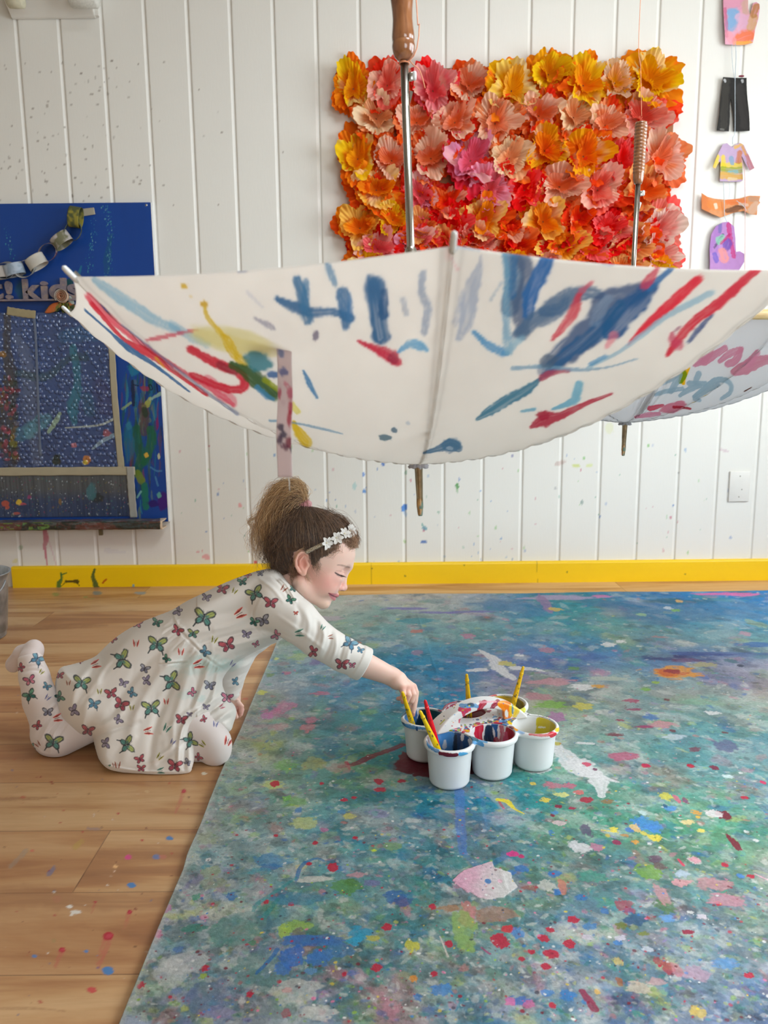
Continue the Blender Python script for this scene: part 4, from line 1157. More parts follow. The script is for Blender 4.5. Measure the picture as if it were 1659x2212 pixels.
 sh = obj('shaft', npmesh('shaft', v, f), chrome, T)
 v, f = lathe_np([(.0058, 0), (.011, .002), (.012, .006), (.012, .012), (.0085, .016), (.0085, .030), (.0058, .034)], 24, run - axis * .012, axis)
 obj('runner', npmesh('runner', v, f), chrome, T)
 # ferrule below, with a gathered collar
 pf = [(.0001, -.079), (.0030, -.0785), (.0038, -.076), (.0046, -.068), (.0048, -.066), (.0052, -.0655), (.0050, -.050), (.0056, -.030), (.0060, -.012), (.0064, -.005), (.0066, .0015), (.0055, .004)]
 v, f = lathe_np(pf, 28, apex, axis)
 obj('ferrule', npmesh('ferrule', v, f), dark_metal, T)
 th = np.linspace(0, 2 * np.pi, 96, endpoint=False)
 rings = []
 for rr_, zz, am in ((.0062, -.0040, .0006), (.0120, -.0052, .0022), (.0140, -.0030, .0025), (.0120, .0010, .0012), (.0060, .0030, 0)):
  r_ = rr_ + am * np.sin(th * 11 + rr_ * 900)
  rings.append(np.stack([r_ * np.cos(th), r_ * np.sin(th), zz + am * .6 * np.cos(th * 7)], -1))
 v = np.concatenate(rings) + apex
 i = (np.arange(4)[:, None] * 96 + np.arange(96)[None]).ravel(); j = (np.arange(4)[:, None] * 96 + (np.arange(96)[None] + 1) % 96).ravel()
 me = npmesh('collar', v, np.stack([i, j, j + 96, i + 96], 1))
 set_color(me, np.tile(np.array(lin(225, 224, 230), np.float32), (len(v), 1)))
 obj('fabric_collar', me, fabric, T)
 # turned wooden handle
 h = handle_len
 if handle_style == 0:
  pr = [(.0001, 0), (.0065, 0), (.0085, .001), (.0125, .005), (.0150, .011), (.0162, .018), (.0155, .0235), (.0150, .0245), (.0154, .0255), (.0158, .031), (.0148, .040), (.0138, .052), (.0142, .064), (.0158, .078),
    (.0160, .088), (.0156, .0895), (.0160, .091), (.0163, .104), (.0160, .116), (.0150, .125), (.0164, .130), (.0172, .137), (.0160, .147), (.0110, .153), (.0001, .155)]
 else:
  pr = [(.0001, 0), (.0075, 0), (.0095, .003), (.0112, .010), (.0120, .018)]
  z = .022
  while z < h - .012:
   r0 = .0122 + .0016 * (z / h)
   pr += [(r0 - .0009, z), (r0 + .0004, z + .0022), (r0 + .0004, z + .0052), (r0 - .0009, z + .0072)]
   z += .0074
  pr += [(.0132, z), (.0125, z + .005), (.0001, z + .007)]
 base_h = apex + axis * L
 v, f = lathe_np(pr, 40, base_h, axis)
 obj('handle', npmesh('handle', v, f), varnish_wood, T)
 # spring catch and release button on the shaft
 side = np.array([1.0, 0, 0]) * latch_side
 bm = bmesh.new()
 c = base_h - axis * .020 + side * .0085
 box_bm(bm, c, (.006, .0055, .011), bevel=.0012)
 b = obj('catch', bm, chrome, T)
 bm = bmesh.new()
 box_bm(bm, c + side * .005 + axis * .001, (.006, .006, .012), bevel=.0025, seg=3)
 obj('button', bm, nub_mat, b)
 bm = bmesh.new()
 q = base_h - axis * .050 + side * .0062
 vs = [bm.verts.new(Vector([float(z) for z in p])) for p in (q + side * .0045 + axis * .010 + [0, -.0015, 0], q + side * .0045 + axis * .010 + [0, .0015, 0], q - axis * .006 + [0, .0015, 0], q - axis * .006 + [0, -.0015, 0], q + axis * .012 + [0, -.0015, 0], q + axis * .012 + [0, .0015, 0])]
 for fc in ((0, 1, 2, 3), (0, 4, 5, 1), (0, 3, 4), (1, 5, 2), (3, 2, 5, 4)):
  bm.faces.new([vs[z] for z in fc])
 obj('spring_notch', bm, chrome, T, smooth=False)
 return T, base_h, axis
def z7(x, y):
 return 100 + x / 1.8433, 500 + y / 1.8433
def z8(x, y):
 return 900 + x / 2.1858, 500 + y / 2.1858
CANVAS = (240, 236, 230)
def paint_near(u, v, k):
 P = Paint(u, v, CANVAS)
 BL, LB, RD, GY = (50, 125, 175), (150, 196, 216), (215, 35, 75), (160, 175, 195)
 def S(z, pts, w, col, op=.9, dry=.35, seed=1, edge=.3):
  P.stroke([z(*p) for p in pts], w, col, op, dry, edge, seed, .22)
 # left half
 S(z7, [(190, 190), (300, 265), (420, 345), (520, 395)], [7, 14, 12, 9], LB, .75, .55, 1)
 S(z7, [(500, 370), (580, 420), (640, 450)], [9, 10, 8], LB, .6, .5, 2)
 S(z7, [(168, 258), (300, 385), (420, 475), (560, 565), (700, 655), (745, 690)], [8, 7, 5, 4, 7, 4], (225, 60, 100), .8, .4, 3)
 S(z7, [(180, 285), (300, 420), (380, 470), (440, 505), (540, 580), (640, 650)], [5, 4, 9, 8, 4, 4], RD, .9, .2, 4)
 S(z7, [(300, 370), (500, 530), (640, 640), (760, 725)], [2, 3, 3, 4], (120, 140, 180), .6, .3, 5)
 S(z7, [(155, 312), (250, 395), (330, 465), (430, 530), (570, 637)], [2.4, 2.4, 7, 4, 2.2], (70, 130, 175), .95, .2, 6)
 S(z7, [(435, 500), (470, 540)], [3, 2], (225, 190, 60), .7, .3, 7)
 S(z7, [(400, 433), (440, 425), (600, 390)], [3, 5, 3], (215, 60, 100), .75, .2, 8)
 P.blob(*z7(740, 430), 92, 26, (222, 214, 150), .62, .18, .25, 9, .2)
 S(z7, [(600, 400), (700, 430), (900, 480)], [10, 16, 12], (222, 212, 150), .55, .3, 9)
 S(z7, [(640, 590), (700, 640), (745, 680)], [12, 18, 10], (225, 100, 130), .55, .4, 10)
 S(z7, [(575, 468), (680, 525), (765, 560), (790, 600), (770, 628), (700, 620), (600, 578), (575, 568)], [9, 11, 11, 11, 9, 9, 8, 4], RD, .95, .2, 11)
 S(z7, [(690, 530), (750, 560)], [8, 7], (120, 30, 60), .5, .3, 12)
 P.blob(*z7(549, 217), 8, 6, (222, 190, 60), .9); P.blob(*z7(628, 288), 9, 7, (215, 180, 40), .9); P.blob(*z7(575, 258), 4, 4, (225, 200, 120), .6)
 S(z7, [(632, 305), (645, 345), (700, 410), (740, 480), (790, 520)], [4, 5, 6, 9, 12], (222, 195, 40), .85, .5, 13)
 S(z7, [(700, 410), (735, 430), (760, 500)], [3, 3, 5], (222, 195, 40), .8, .4, 14)
 S(z7, [(740, 530), (800, 560), (850, 600), (905, 650)], [8, 16, 18, 14], (45, 105, 45), .92, .25, 15)
 S(z7, [(870, 590), (940, 640)], [6, 6], (170, 180, 40), .8, .2, 16)
 P.blob(*z7(845, 515), 28, 21, (40, 145, 160), .85, .3, .4, 17, .2)
 P.blob(*z7(905, 570), 16, 8, (60, 120, 175), .85, 0, .4, 18)
 S(z7, [(840, 620), (880, 655), (905, 668)], [6, 7, 4], (80, 160, 200), .8, .4, 19)
 S(z7, [(975, 685), (1000, 715)], [7, 7], (225, 215, 80), .7, .4, 20)
 S(z7, [(985, 760), (1005, 800), (1035, 838)], [5, 11, 13], (228, 200, 20), .95, .25, 21)
 S(z7, [(890, 752), (980, 760), (1100, 785), (1180, 805)], [3, 2, 3, 1.5], (110, 165, 195), .7, .4, 22)
 S(z7, [(918, 266), (990, 300), (1060, 322), (1130, 318), (1215, 345)], [5, 13, 11, 9, 9], (60, 125, 170), .92, .35, 23)
 S(z7, [(1000, 188), (1015, 240), (1040, 345)], [10, 12, 14], (70, 135, 175), .9, .45, 24)
 S(z7, [(1035, 200), (1030, 300)], [7, 10], (75, 140, 180), .8, .45, 25)
 S(z7, [(1180, 242), (1185, 300), (1195, 375)], [14, 13, 10], (65, 130, 175), .9, .4, 26)
 S(z7, [(1210, 250), (1210, 350)], [4, 8], (80, 140, 185), .8, .4, 27)
 S(z7, [(1308, 212), (1315, 300), (1335, 420)], [22, 22, 20], (45, 118, 165), .95, .35, 28)
 S(z7, [(1345, 235), (1345, 330)], [8, 12], (35, 105, 155), .85, .5, 29)
 S(z7, [(1115, 120), (1130, 160), (1150, 212)], [5, 9, 5], (120, 165, 195), .8, .5, 30)
 S(z7, [(1500, 165), (1495, 240), (1520, 310), (1505, 400)], [7, 9, 10, 8], GY, .75, .5, 31)
 S(z7, [(1420, 270), (1435, 330)], [7, 6], GY, .5, .6, 32)
 S(z7, [(1240, 434), (1310, 465), (1370, 495), (1400, 520)], [3, 9, 16, 10], (212, 35, 85), .95, .25, 33)
 P.blob(*z7(1380, 505), 12, 12, (150, 20, 80), .55)
 S(z7, [(1400, 480), (1450, 447), (1490, 455), (1518, 472)], [3, 9, 11, 4], (110, 180, 215), .85, .3, 34)
 S(z7, [(1025, 555), (1048, 605), (1078, 660)], [3, 6, 3.4], (65, 145, 190), .9, .3, 35)
 P.blob(*z7(1075, 415), 7, 11, (120, 110, 140), .75, .3, .4, 36)
 P.blob(*z7(1350, 820), 14, 7, (80, 125, 145), .8, .1, .35, 37); P.blob(*z7(1385, 790), 7, 6, (80, 125, 150), .8); P.blob(*z7(1440, 762), 5, 4, (190, 200, 210), .7)
 S(z7, [(830, 345), (880, 370), (905, 385)], [3, 7, 5], (140, 140, 165), .6, .4, 38)
 P.blob(*z7(780, 158), 11, 4, (130, 140, 170), .6)
 S(z7, [(800, 240), (860, 300)], [4, 3], (190, 195, 210), .4, .5, 39)
 # right half
 S(z8, [(445, 95), (465, 200), (440, 360)], [22, 24, 20], (90, 135, 170), .85, .6, 40)
 S(z8, [(415, 100), (430, 230), (420, 370), (430, 560)], [6, 9, 7, 12], (110, 175, 205), .7, .6, 41)
 S(z8, [(500, 110), (520, 220), (490, 330), (500, 480)], [18, 14, 18, 16], (75, 105, 145), .8, .5, 42)
 S(z8, [(630, 105), (590, 190), (540, 290), (525, 390)], [14, 17, 18, 12], (20, 118, 185), .96, .25, 43)
 S(z8, [(460, 120), (450, 300)], [8, 9], (30, 120, 175), .7, .6, 44)
 S(z8, [(480, 480), (560, 420), (640, 370), (720, 310), (800, 285), (870, 300)], [14, 20, 22, 20, 16, 10], (85, 125, 162), .88, .5, 45)
 S(z8, [(600, 380), (680, 360), (700, 320)], [12, 14, 10], (60, 115, 160), .7, .5, 46)
 S(z8, [(1105, 262), (1010, 300), (900, 330), (860, 420), (780, 500), (700, 570), (610, 650)], [12, 22, 24, 30, 30, 28, 20], (70, 105, 150), .88, .45, 47)
 S(z8, [(1110, 255), (1030, 340), (940, 440), (900, 480)], [14, 26, 26, 14], (8, 100, 160), .95, .3, 48)
 S(z8, [(960, 350), (860, 470), (760, 540), (640, 630)], [14, 20, 18, 14], (15, 105, 160), .85, .5, 49)
 S(z8, [(900, 320), (860, 380), (840, 430)], [12, 14, 10], (150, 175, 200), .55, .6, 50)
 S(z8, [(1245, 122), (1180, 195), (1100, 262)], [5, 6, 9], (55, 130, 185), .9, .3, 51)
 S(z8, [(1135, 175), (1100, 225), (1075, 255)], [5, 11, 10], (220, 60, 100), .85, .3, 52)
 S(z8, [(830, 235), (780, 280)], [3, 8], (225, 90, 120), .7, .4, 53)
 S(z8, [(765, 300), (740, 380), (690, 450), (640, 510)], [7, 12, 9, 4], (220, 50, 85), .85, .35, 54)
 S(z8, [(930, 490), (900, 540)], [11, 6], (235, 130, 150), .6, .5, 55)
 S(z8, [(1330, 222), (1250, 295), (1170, 365), (1080, 450), (1000, 530)], [9, 12, 12, 9, 3], (232, 28, 70), .97, .15, 56)
 S(z8, [(1395, 285), (1290, 340), (1180, 400), (1060, 490), (950, 570), (810, 640)], [6, 8, 6, 6, 4, 4], (165, 200, 216), .8, .35, 57)
 S(z8, [(890, 590), (820, 625)], [5, 5], (110, 175, 210), .8, .3, 58)
 S(z8, [(1635, 150), (1540, 235), (1430, 335), (1310, 425), (1230, 515), (1185, 580)], [9, 10, 12, 10, 10, 5], (222, 30, 72), .96, .2, 59)
 S(z8, [(1205, 480), (1210, 510), (1235, 535)], [4, 10, 12], (215, 70, 115), .8, .35, 60)
 S(z8, [(1240, 450), (1220, 470)], [3, 3], (170, 90, 130), .7, .4, 61)
 S(z8, [(1395, 395), (1340, 450), (1285, 520)], [3, 6, 4], (40, 85, 150), .85, .3, 62)
 S(z8, [(590, 690), (520, 745), (430, 795), (350, 845), (285, 885)], [3, 11, 12, 11, 4], (60, 140, 168), .93, .35, 63)
 S(z8, [(590, 690), (640, 665), (720, 655)], [8, 7, 4], (190, 60, 100), .8, .3, 64)
 S(z8, [(450, 645), (600, 638), (760, 652), (900, 640), (1040, 600)], [4, 5, 4, 2, 2], (130, 175, 200), .75, .3, 65)
 P.blob(*z8(620, 610), 22, 14, (80, 110, 140), .7, -.3, .4, 66)
 S(z8, [(265, 470), (330, 530), (400, 568), (430, 575)], [4, 8, 10, 5], (80, 165, 210), .9, .25, 67)
 S(z8, [(430, 570), (470, 520), (500, 500)], [7, 9, 7], (150, 195, 215), .7, .5, 68)
 S(z8, [(295, 165), (270, 240), (250, 330), (230, 430), (200, 500)], [8, 16, 18, 16, 8], (172, 185, 205), .75, .6, 69)
 S(z8, [(220, 290), (180, 430)], [8, 7], (180, 190, 208), .5, .6, 70)
 S(z8, [(400, 240), (350, 320)], [3, 3], (120, 165, 195), .4, .6, 71)
 S(z8, [(765, 720), (755, 765), (740, 800), (640, 838)], [9, 11, 9, 3], (125, 190, 212), .9, .3, 72)
 S(z8, [(495, 848), (555, 838)], [3, 4], (125, 190, 212), .85, .3, 73)
 S(z8, [(540, 922), (600, 890), (680, 868), (780, 820), (920, 765)], [4, 16, 9, 6, 3], (196, 30, 78), .93, .35, 74)
 P.blob(*z8(600, 870), 15, 11, (190, 30, 75), .9, 0, .5, 75)
 S(z8, [(35, 1045), (100, 1025), (160, 1005), (200, 1020)], [3, 7, 13, 9], (85, 135, 168), .93, .35, 76)
 P.blob(*z8(160, 1008), 21, 15, (90, 138, 170), .85, 0, .35, 77); P.blob(*z8(155, 1022), 8, 4, (200, 212, 220), .5)
 S(z8, [(820, 105), (880, 140), (950, 140), (1000, 118)], [5, 7, 6, 4], (150, 165, 190), .75, .4, 78)
 S(z8, [(170, 75), (300, 85)], [4, 3], (140, 165, 195), .6, .4, 79)
 S(z8, [(300, 110), (302, 160)], [3, 3], (170, 180, 200), .7, .4, 80)
 S(z8, [(1165, 125), (1195, 118)], [3, 2], (230, 120, 150), .7, .3, 81)
 S(z8, [(160, 120), (200, 190)], [3, 2], (232, 160, 175), .45, .4, 82)
 S(z8, [(150, 70), (145, 130)], [6, 5], (232, 190, 190), .3, .4, 83)
 # fine weave streaks of diluted wash
 w = fbm(u / 60, v / 60, 4, 3)[:, None]
 P.c = P.c ** .78
 P.c = P.c * .93 + np.array(lin(*CANVAS), np.float32) * .07
 P.c *= (1 - .05 * w).astype(np.float32)
 return P.c
apx = PY(904, 1003, 1.15)
top1 = PY(873, 132, 1.15)
U1, hb1, ax1 = make_umbrella('large upturned white umbrella hanging in front, brushed with blue, red and yellow paint', apx, .512, .226, math.radians(-90), 8, top1, .155, paint_near, CANVAS, lean=(.02, 0), rmul=((2, .775), (3, .86), (4, .95)))
def z4(x, y):
 return 1250 + x / 4.022, 600 + y / 4.022
WHITE2 = (228, 228, 230)
def paint_far(u, v, k):
 P = Paint(u, v, WHITE2)
 PK, LB = (218, 165, 185), (176, 195, 206)
 def S(pts, w, col, op=.9, dry=.35, seed=1, edge=.2):
  P.stroke([z4(*p) for p in pts], w, col, op, dry, edge, seed, .08)
 S([(1000, 655), (950, 710), (920, 790), (905, 860), (910, 915)], [6, 10, 10, 8, 4], (238, 200, 20), .97, .1, 1)
 S([(880, 790), (905, 840), (885, 900)], [7, 9, 5], (150, 175, 30), .9, .1, 2)
 S([(1015, 745), (1080, 700), (1120, 650), (1150, 600)], [7, 14, 13, 7], PK, .92, .25, 3)
 S([(1090, 730), (1180, 670), (1270, 610)], [9, 8, 7], PK, .9, .3, 4)
 S([(1225, 725), (1310, 660), (1400, 625)], [5, 8, 8], PK, .9, .3, 5)
 S([(1300, 750), (1370, 710), (1410, 620)], [8, 9, 6], PK, .9, .3, 6)
 S([(1360, 815), (1450, 780), (1530, 740), (1700, 690)], [10, 15, 14, 9], (216, 160, 178), .92, .25, 7)
 S([(1480, 740), (1550, 650)], [10, 7], PK, .9, .3, 8)
 S([(670, 1015), (760, 985), (900, 962)], [4, 5, 5], LB, .85, .3, 9)
 S([(730, 915), (800, 880), (865, 835)], [5, 6, 5], LB, .8, .3, 10)
 S([(800, 985), (850, 900), (880, 840)], [6, 8, 6], LB, .8, .3, 11)
 S([(880, 1022), (950, 975), (1050, 935)], [4, 7, 6], LB, .85, .3, 12)
 S([(960, 915), (1100, 918)], [6, 5], LB, .85, .3, 13)
 S([(1040, 835), (1015, 905)], [7, 6], LB, .8, .3, 14)
 S([(1000, 1030), (1100, 950), (1190, 890), (1280, 890), (1325, 940), (1310, 1000), (1240, 1050)], [4, 5, 7, 6, 5, 5, 4], LB, .88, .3, 15)
 S([(1210, 930), (1100, 990), (1010, 1045), (1050, 1065)], [5, 5, 5, 4], LB, .85, .3, 16)
 P.blob(*z4(820, 1125), 26, 11, (216, 158, 175), .92, -.25, .3, 17); P.blob(*z4(880, 1090), 12, 6, (216, 158, 175), .9, -.2, .3, 18)
 S([(825, 1122), (900, 1125), (970, 1137)], [3, 3, 2.4], (190, 60, 90), .9, .2, 19)
 S([(620, 1135), (700, 1115), (735, 1105)], [6, 4, 2], (214, 110, 135), .9, .35, 20)
 S([(495, 1210), (600, 1190), (700, 1180)], [3, 6, 4], PK, .9, .3, 21)
 S([(430, 990), (500, 950), (545, 930), (570, 890)], [2, 9, 6, 3], (15, 80, 120), .97, .3, 22, .5)
 S([(300, 1050), (322, 1040)], [2, 1.4], (110, 160, 190), .8, .3, 23)
 S([(1440, 985), (1500, 952)], [1.4, 1], (120, 70, 50), .9, 0, 24)
 return P.c
apx2 = PY(1350, 913, 1.83)
top2 = PY(1378, 398, 1.83)
U2, hb2, ax2 = make_umbrella('further white umbrella with pink and pale blue brush marks and a wooden hoop', apx2, .50, .212, math.radians(-90 + 15), 16, top2, .137, paint_far, WHITE2, handle_style=1, gather=15, nr=200, nt=480, sag=.02)
# wooden hoop stitched inside its rim
th = np.linspace(0, 2 * np.pi, 97)
hoop = np.stack([apx2[0] + .505 * np.cos(th), apx2[1] + .505 * np.sin(th), np.full(97, apx2[2] + .204)], -1)
v, f = tube_np(hoop, .006, 10, cap=False)
v[:, 2] = (v[:, 2] - apx2[2] - .204) * 1.5 + apx2[2] + .204
pale_wood = Mat('pale_bent_wood', (216, 190, 140), 0.45)
pale_wood.base(pale_wood.ramp(pale_wood.noise(pale_wood.coord(scale=(8, 8, 60)), 4, 4), [(.3, (200, 168, 112)), (.7, (226, 202, 155))]))
obj('hoop', npmesh('hoop', v, f), pale_wood.m, U2)
# threads that the umbrellas hang from
def thread(path, label, r=.0008):
 P = spline(path, 40)
 v, f = tube_np(P, r, 6)
 o = obj('hanging_thread', npmesh('hanging_thread', v, f), thread_mat)
 return tag(o, label, 'thread')
ring = [hb1 - ax1 * .004 + .0068 * np.array([math.cos(a), math.sin(a), 0]) + np.array([0, 0, .0012 * (a / 6)]) for a in np.linspace(0, 12, 14)]
t1 = np.array([PY(899, 110, 1.14), PY(906, 55, 1.14), PY(899, 8, 1.14)])
up1 = np.array([t1[-1] + [-.004, 0, .25], [t1[-1][0] - .01, 1.15, 2.2], [t1[-1][0] - .01, 1.15, HC]])
thread(np.concatenate([ring, t1, up1]), 'thin orange thread tied round the neck of the big umbrella handle')
thread([hb1 + [.007, -.003, 0], PY(893, 140, 1.14), PY(905, 150, 1.14), PY(912, 168, 1.14), PY(918, 190, 1.14)], 'short loose orange thread end by the umbrella catch', .0007)
tp = hb2 + ax2 * .143
thread([tp, PY(1384, 150, 1.83), PY(1382, 30, 1.83), [tp[0], 1.83, 2.2], [tp[0], 1.83, HC]], 'thin pinkish thread rising from the ribbed handle of the further umbrella', .0007)
# painted paper strip hanging in front of the big umbrella
def strip():
 Y = .80
 pts = [(566, 689, .805), (585, 692, .80), (603, 702, .795), (612, 730, .79), (615, 800, .79), (616, 870, .79), (613, 940, .79), (616, 1031, .79)]
 P = spline(np.array([PY(a, b, c) for a, b, c in pts]), 110)
 n = len(P)
 tt = np.linspace(0, 1, n)
 wdt = .0076
 tw = np.radians(np.interp(tt, [0, .12, .3, .55, .8, 1], [62, 30, 14, -14, 10, -8]))
 T_ = np.gradient(P, axis=0); T_ /= np.linalg.norm(T_, axis=1)[:, None]
 side = np.stack([np.cos(tw), np.sin(tw), 0 * tw], -1)
 side -= T_ * (side * T_).sum(1)[:, None]; side /= np.linalg.norm(side, axis=1)[:, None]
 s = np.linspace(-1, 1, 15)
 V = P[:, None] + side[:, None] * (s * wdt)[None, :, None]
 V = V.reshape(-1, 3)
 me = npmesh('paper_strip', V, grid_faces(n, 15))
 u, v, _ = proj(V)
 Q = Paint(u, v, (234, 218, 220))
 for i, (a, b, rx, ry, c) in enumerate([(607, 762, 7, 10, (130, 150, 195)), (612, 803, 10, 8, (110, 125, 180)), (628, 850, 7, 14, (215, 110, 140)), (604, 850, 4, 12, (200, 80, 110)), (628, 880, 5, 16, (205, 60, 95)), (625, 905, 5, 16, (200, 60, 90)),
           (606, 922, 7, 8, (60, 50, 90)), (612, 940, 9, 8, (50, 45, 90)), (605, 950, 6, 9, (80, 50, 90)), (625, 955, 8, 11, (150, 25, 70)), (616, 965, 8, 6, (110, 30, 80)), (630, 973, 4, 4, (60, 50, 80)), (570, 690, 6, 5, (120, 120, 150)), (618, 830, 5, 5, (230, 150, 170)), (612, 870, 5, 7, (225, 205, 210))]):
  Q.blob(a, b, rx, ry, c, .8, 0, .5, i, .3)
 set_color(me, Q.c ** .8)
 o = obj('paper_strip', me, fabric)
 sol = o.modifiers.new('thickness', 'SOLIDIFY'); sol.thickness = .0004
 tag(o, 'narrow painted pink paper strip dangling in front of the big umbrella', 'paper strip')
 p0 = P[-1]
 v, f = tube_np([p0 + [.002, 0, .004], p0 + [.004, 0, -.004], p0 + [.004, .001, -.014]], .0005, 5)
 obj('thread_end', npmesh('thread_end', v, f), nub_mat, o)
strip()
# ------------------------------------------------------------------ paint caddy with six cups, brushes
def zc(x, y):
 return 830 + x / 4.1475, 1420 + y / 4.1475
def caddy():
 o = np.array([.1976, 1.5440])
 e = np.array([.0918, .0350]); e_u = e / np.linalg.norm(e)
 nrm = np.array([-e_u[1], e_u[0]])
 cen = {}
 for r, sgn in (('F', -1), ('B', 1)):
  for i in (-1, 0, 1):
   cen[(r, i)] = o + e * i * 1.0 + nrm * sgn * .0605
 ZT = .096
 T = thing('paint_caddy', (o[0], o[1], 0.0078), 'white plastic paint caddy with six splattered cups and a middle handle on the cloth', 'paint caddy')
 M = Mat('white_plastic_with_paint', rough=0.33, spec=0.5)
 M.base(M.attr().outputs['Color'])
 M.bump(M.noise(M.coord(), 260, 3), .05, .0006)
 plastic = M.m
 z0 = .0078
 for (r, i), c in cen.items():
  pr = [(.0001, z0 + .0015), (.030, z0 + .0015), (.0355, z0), (.0385, z0 + .001), (.0405, z0 + .005)]
  for t in np.linspace(0, 1, 34)[1:]:
   pr.append((.0405 + t * .0058, z0 + .005 + t * (ZT - .006 - z0 - .005)))
  pr += [(.0462, ZT - .004), (.0452, ZT - .003)]
  for t in np.linspace(0, 1, 46):
   pr.append((.0446 - t * .0056, ZT - .004 - t * (ZT - .004 - z0 - .006)))
  pr += [(.036, z0 + .004), (.0001, z0 + .0038)]
  v, f = lathe_np(pr, 220, (c[0], c[1], 0))
  me = npmesh('cup', v, f)
  u, vv, _ = proj(v)
  rad = np.hypot(v[:, 0] - c[0], v[:, 1] - c[1])
  idx = np.arange(len(v))
  inner = idx >= (5 + 33 + 2) * 220
  P = Paint(np.where(inner, u, -9999), np.where(inner, vv, -9999), (226, 229, 230))
  key = r + str(i)
  def S(pts, w, col, op=.97, dry=.15, seed=1, edge=.25):
   P.stroke([zc(*p) for p in pts], w, col, op, dry, edge, seed, .1)
  if key == 'F-1':
   S([(470, 690), (520, 760), (560, 880)], [14, 16, 18], (75, 145, 212), 1, .15, 1)
   S([(560, 650), (590, 760), (620, 880)], [16, 17, 14], (70, 140, 208), 1, .15, 2)
   S([(680, 700), (680, 780), (670, 900)], [14, 14, 18], (20, 70, 120), 1, .1, 3)
   S([(740, 700), (780, 780), (760, 900)], [14, 16, 18], (15, 75, 130), 1, .1, 4)
   S([(820, 720), (820, 820)], [8, 10], (10, 70, 90), 1, .1, 5)
   S([(640, 700), (635, 860)], [3, 5], (10, 35, 60), .9, 0, 6)
   S([(700, 700), (700, 735)], [4, 3], (225, 232, 236), .95, 0, 7); S([(765, 740), (780, 790)], [4, 5], (215, 228, 232), .95, 0, 8); S([(545, 750), (540, 800)], [3, 5], (215, 228, 236), .8, 0, 9)
  elif key == 'F0':
   S([(850, 610), (845, 680), (850, 760)], [10, 9, 8], (190, 30, 60), 1, .1, 1)
   S([(940, 640), (935, 700), (960, 790)], [9, 10, 14], (12, 45, 75), 1, .1, 2)
   S([(990, 600), (1000, 650), (1005, 710)], [7, 3, 2.4], (30, 90, 150), 1, 0, 3)
   S([(1150, 650), (1140, 720), (1120, 800)], [16, 18, 20], (165, 10, 35), 1, .1, 4)
   S([(1050, 620), (1055, 700), (1040, 790)], [5, 4, 8], (185, 40, 75), .9, .4, 5); S([(1090, 680), (1085, 760)], [4, 7], (205, 80, 115), .9, .4, 6)
   S([(1000, 730), (1010, 800)], [5, 7], (150, 20, 45), .9, .2, 7)
  elif key == 'F1':
   S([(1380, 560), (1385, 620), (1400, 720)], [5, 6, 12], (212, 200, 40), 1, .2, 1)
   S([(1450, 540), (1450, 620), (1450, 720)], [18, 20, 24], (206, 188, 25), 1, .2, 2)
   S([(1540, 590), (1530, 680)], [12, 14], (190, 165, 25), 1, .2, 3)
   S([(1385, 625), (1440, 628)], [2, 1.6], (232, 232, 225), .9, 0, 4)
   S([(1500, 690), (1540, 670)], [4, 4], (220, 110, 40), .8, .2, 5); S([(1510, 560), (1540, 600)], [4, 3], (150, 165, 40), .8, .2, 6)
  elif key == 'B-1':
   S([(185, 520), (190, 560), (210, 640)], [10, 12, 12], (85, 155, 218), 1, .2, 1)
   S([(260, 490), (270, 560), (290, 640)], [9, 7, 5], (50, 110, 180), 1, .2, 2)
   S([(380, 500), (400, 560), (380, 640)], [16, 20, 24], (8, 45, 65), 1, .1, 3)
   S([(470, 500), (470, 560), (450, 640)], [14, 16, 18], (10, 70, 75), 1, .1, 4)
   S([(330, 520), (320, 620)], [6, 12], (15, 55, 80), 1, .1, 5)
  elif key == 'B0':
   S([(540, 430), (550, 480), (560, 520)], [9, 8, 8], (165, 35, 65), 1, .3, 1); S([(620, 420), (640, 470)], [9, 10], (150, 60, 90), 1, .4, 2); S([(720, 560), (860, 520)], [14, 16], (130, 15, 35), 1, .2, 3)
   S([(700, 410), (780, 400)], [6, 6], (70, 110, 130), .8, .4, 4)
  else:
   S([(880, 370), (960, 355), (1040, 360)], [6, 6, 6], (225, 110, 40), 1, .3, 1); S([(1060, 370), (1140, 385), (1200, 430)], [8, 12, 14], (165, 145, 25), 1, .3, 2); S([(1180, 400), (1220, 460)], [8, 10], (120, 110, 30), 1, .3, 3)
   S([(980, 380), (1100, 420)], [10, 14], (205, 165, 30), 1, .3, 4)
  set_color(me, P.c)
  cup = obj('cup', me, plastic, T)
  if key in ('F-1', 'B-1', 'F0', 'B0', 'F1', 'B1'):
   pcol = {'F-1': (30, 90, 150), 'B-1': (10, 60, 80), 'F0': (150, 15, 40), 'B0': (140, 20, 50), 'F1': (215, 190, 30), 'B1': (215, 150, 30)}[key]
   v, f = lathe_np([(.0001, z0 + .022), (.03, z0 + .022), (.0392, z0 + .0225)], 48, (c[0], c[1], 0))
   obj('paint', npmesh('paint', v, f), noisy('wet_paint_' + key, pcol, .15, .1, 60, 0), cup)
 # tray: deck that joins the six rims, with a rounded skirt
 R3 = np.array([[e_u[0], nrm[0], 0], [e_u[1], nrm[1], 0], [0, 0, 1.0]])
 cc = np.array(list(cen.values()), np.float32)
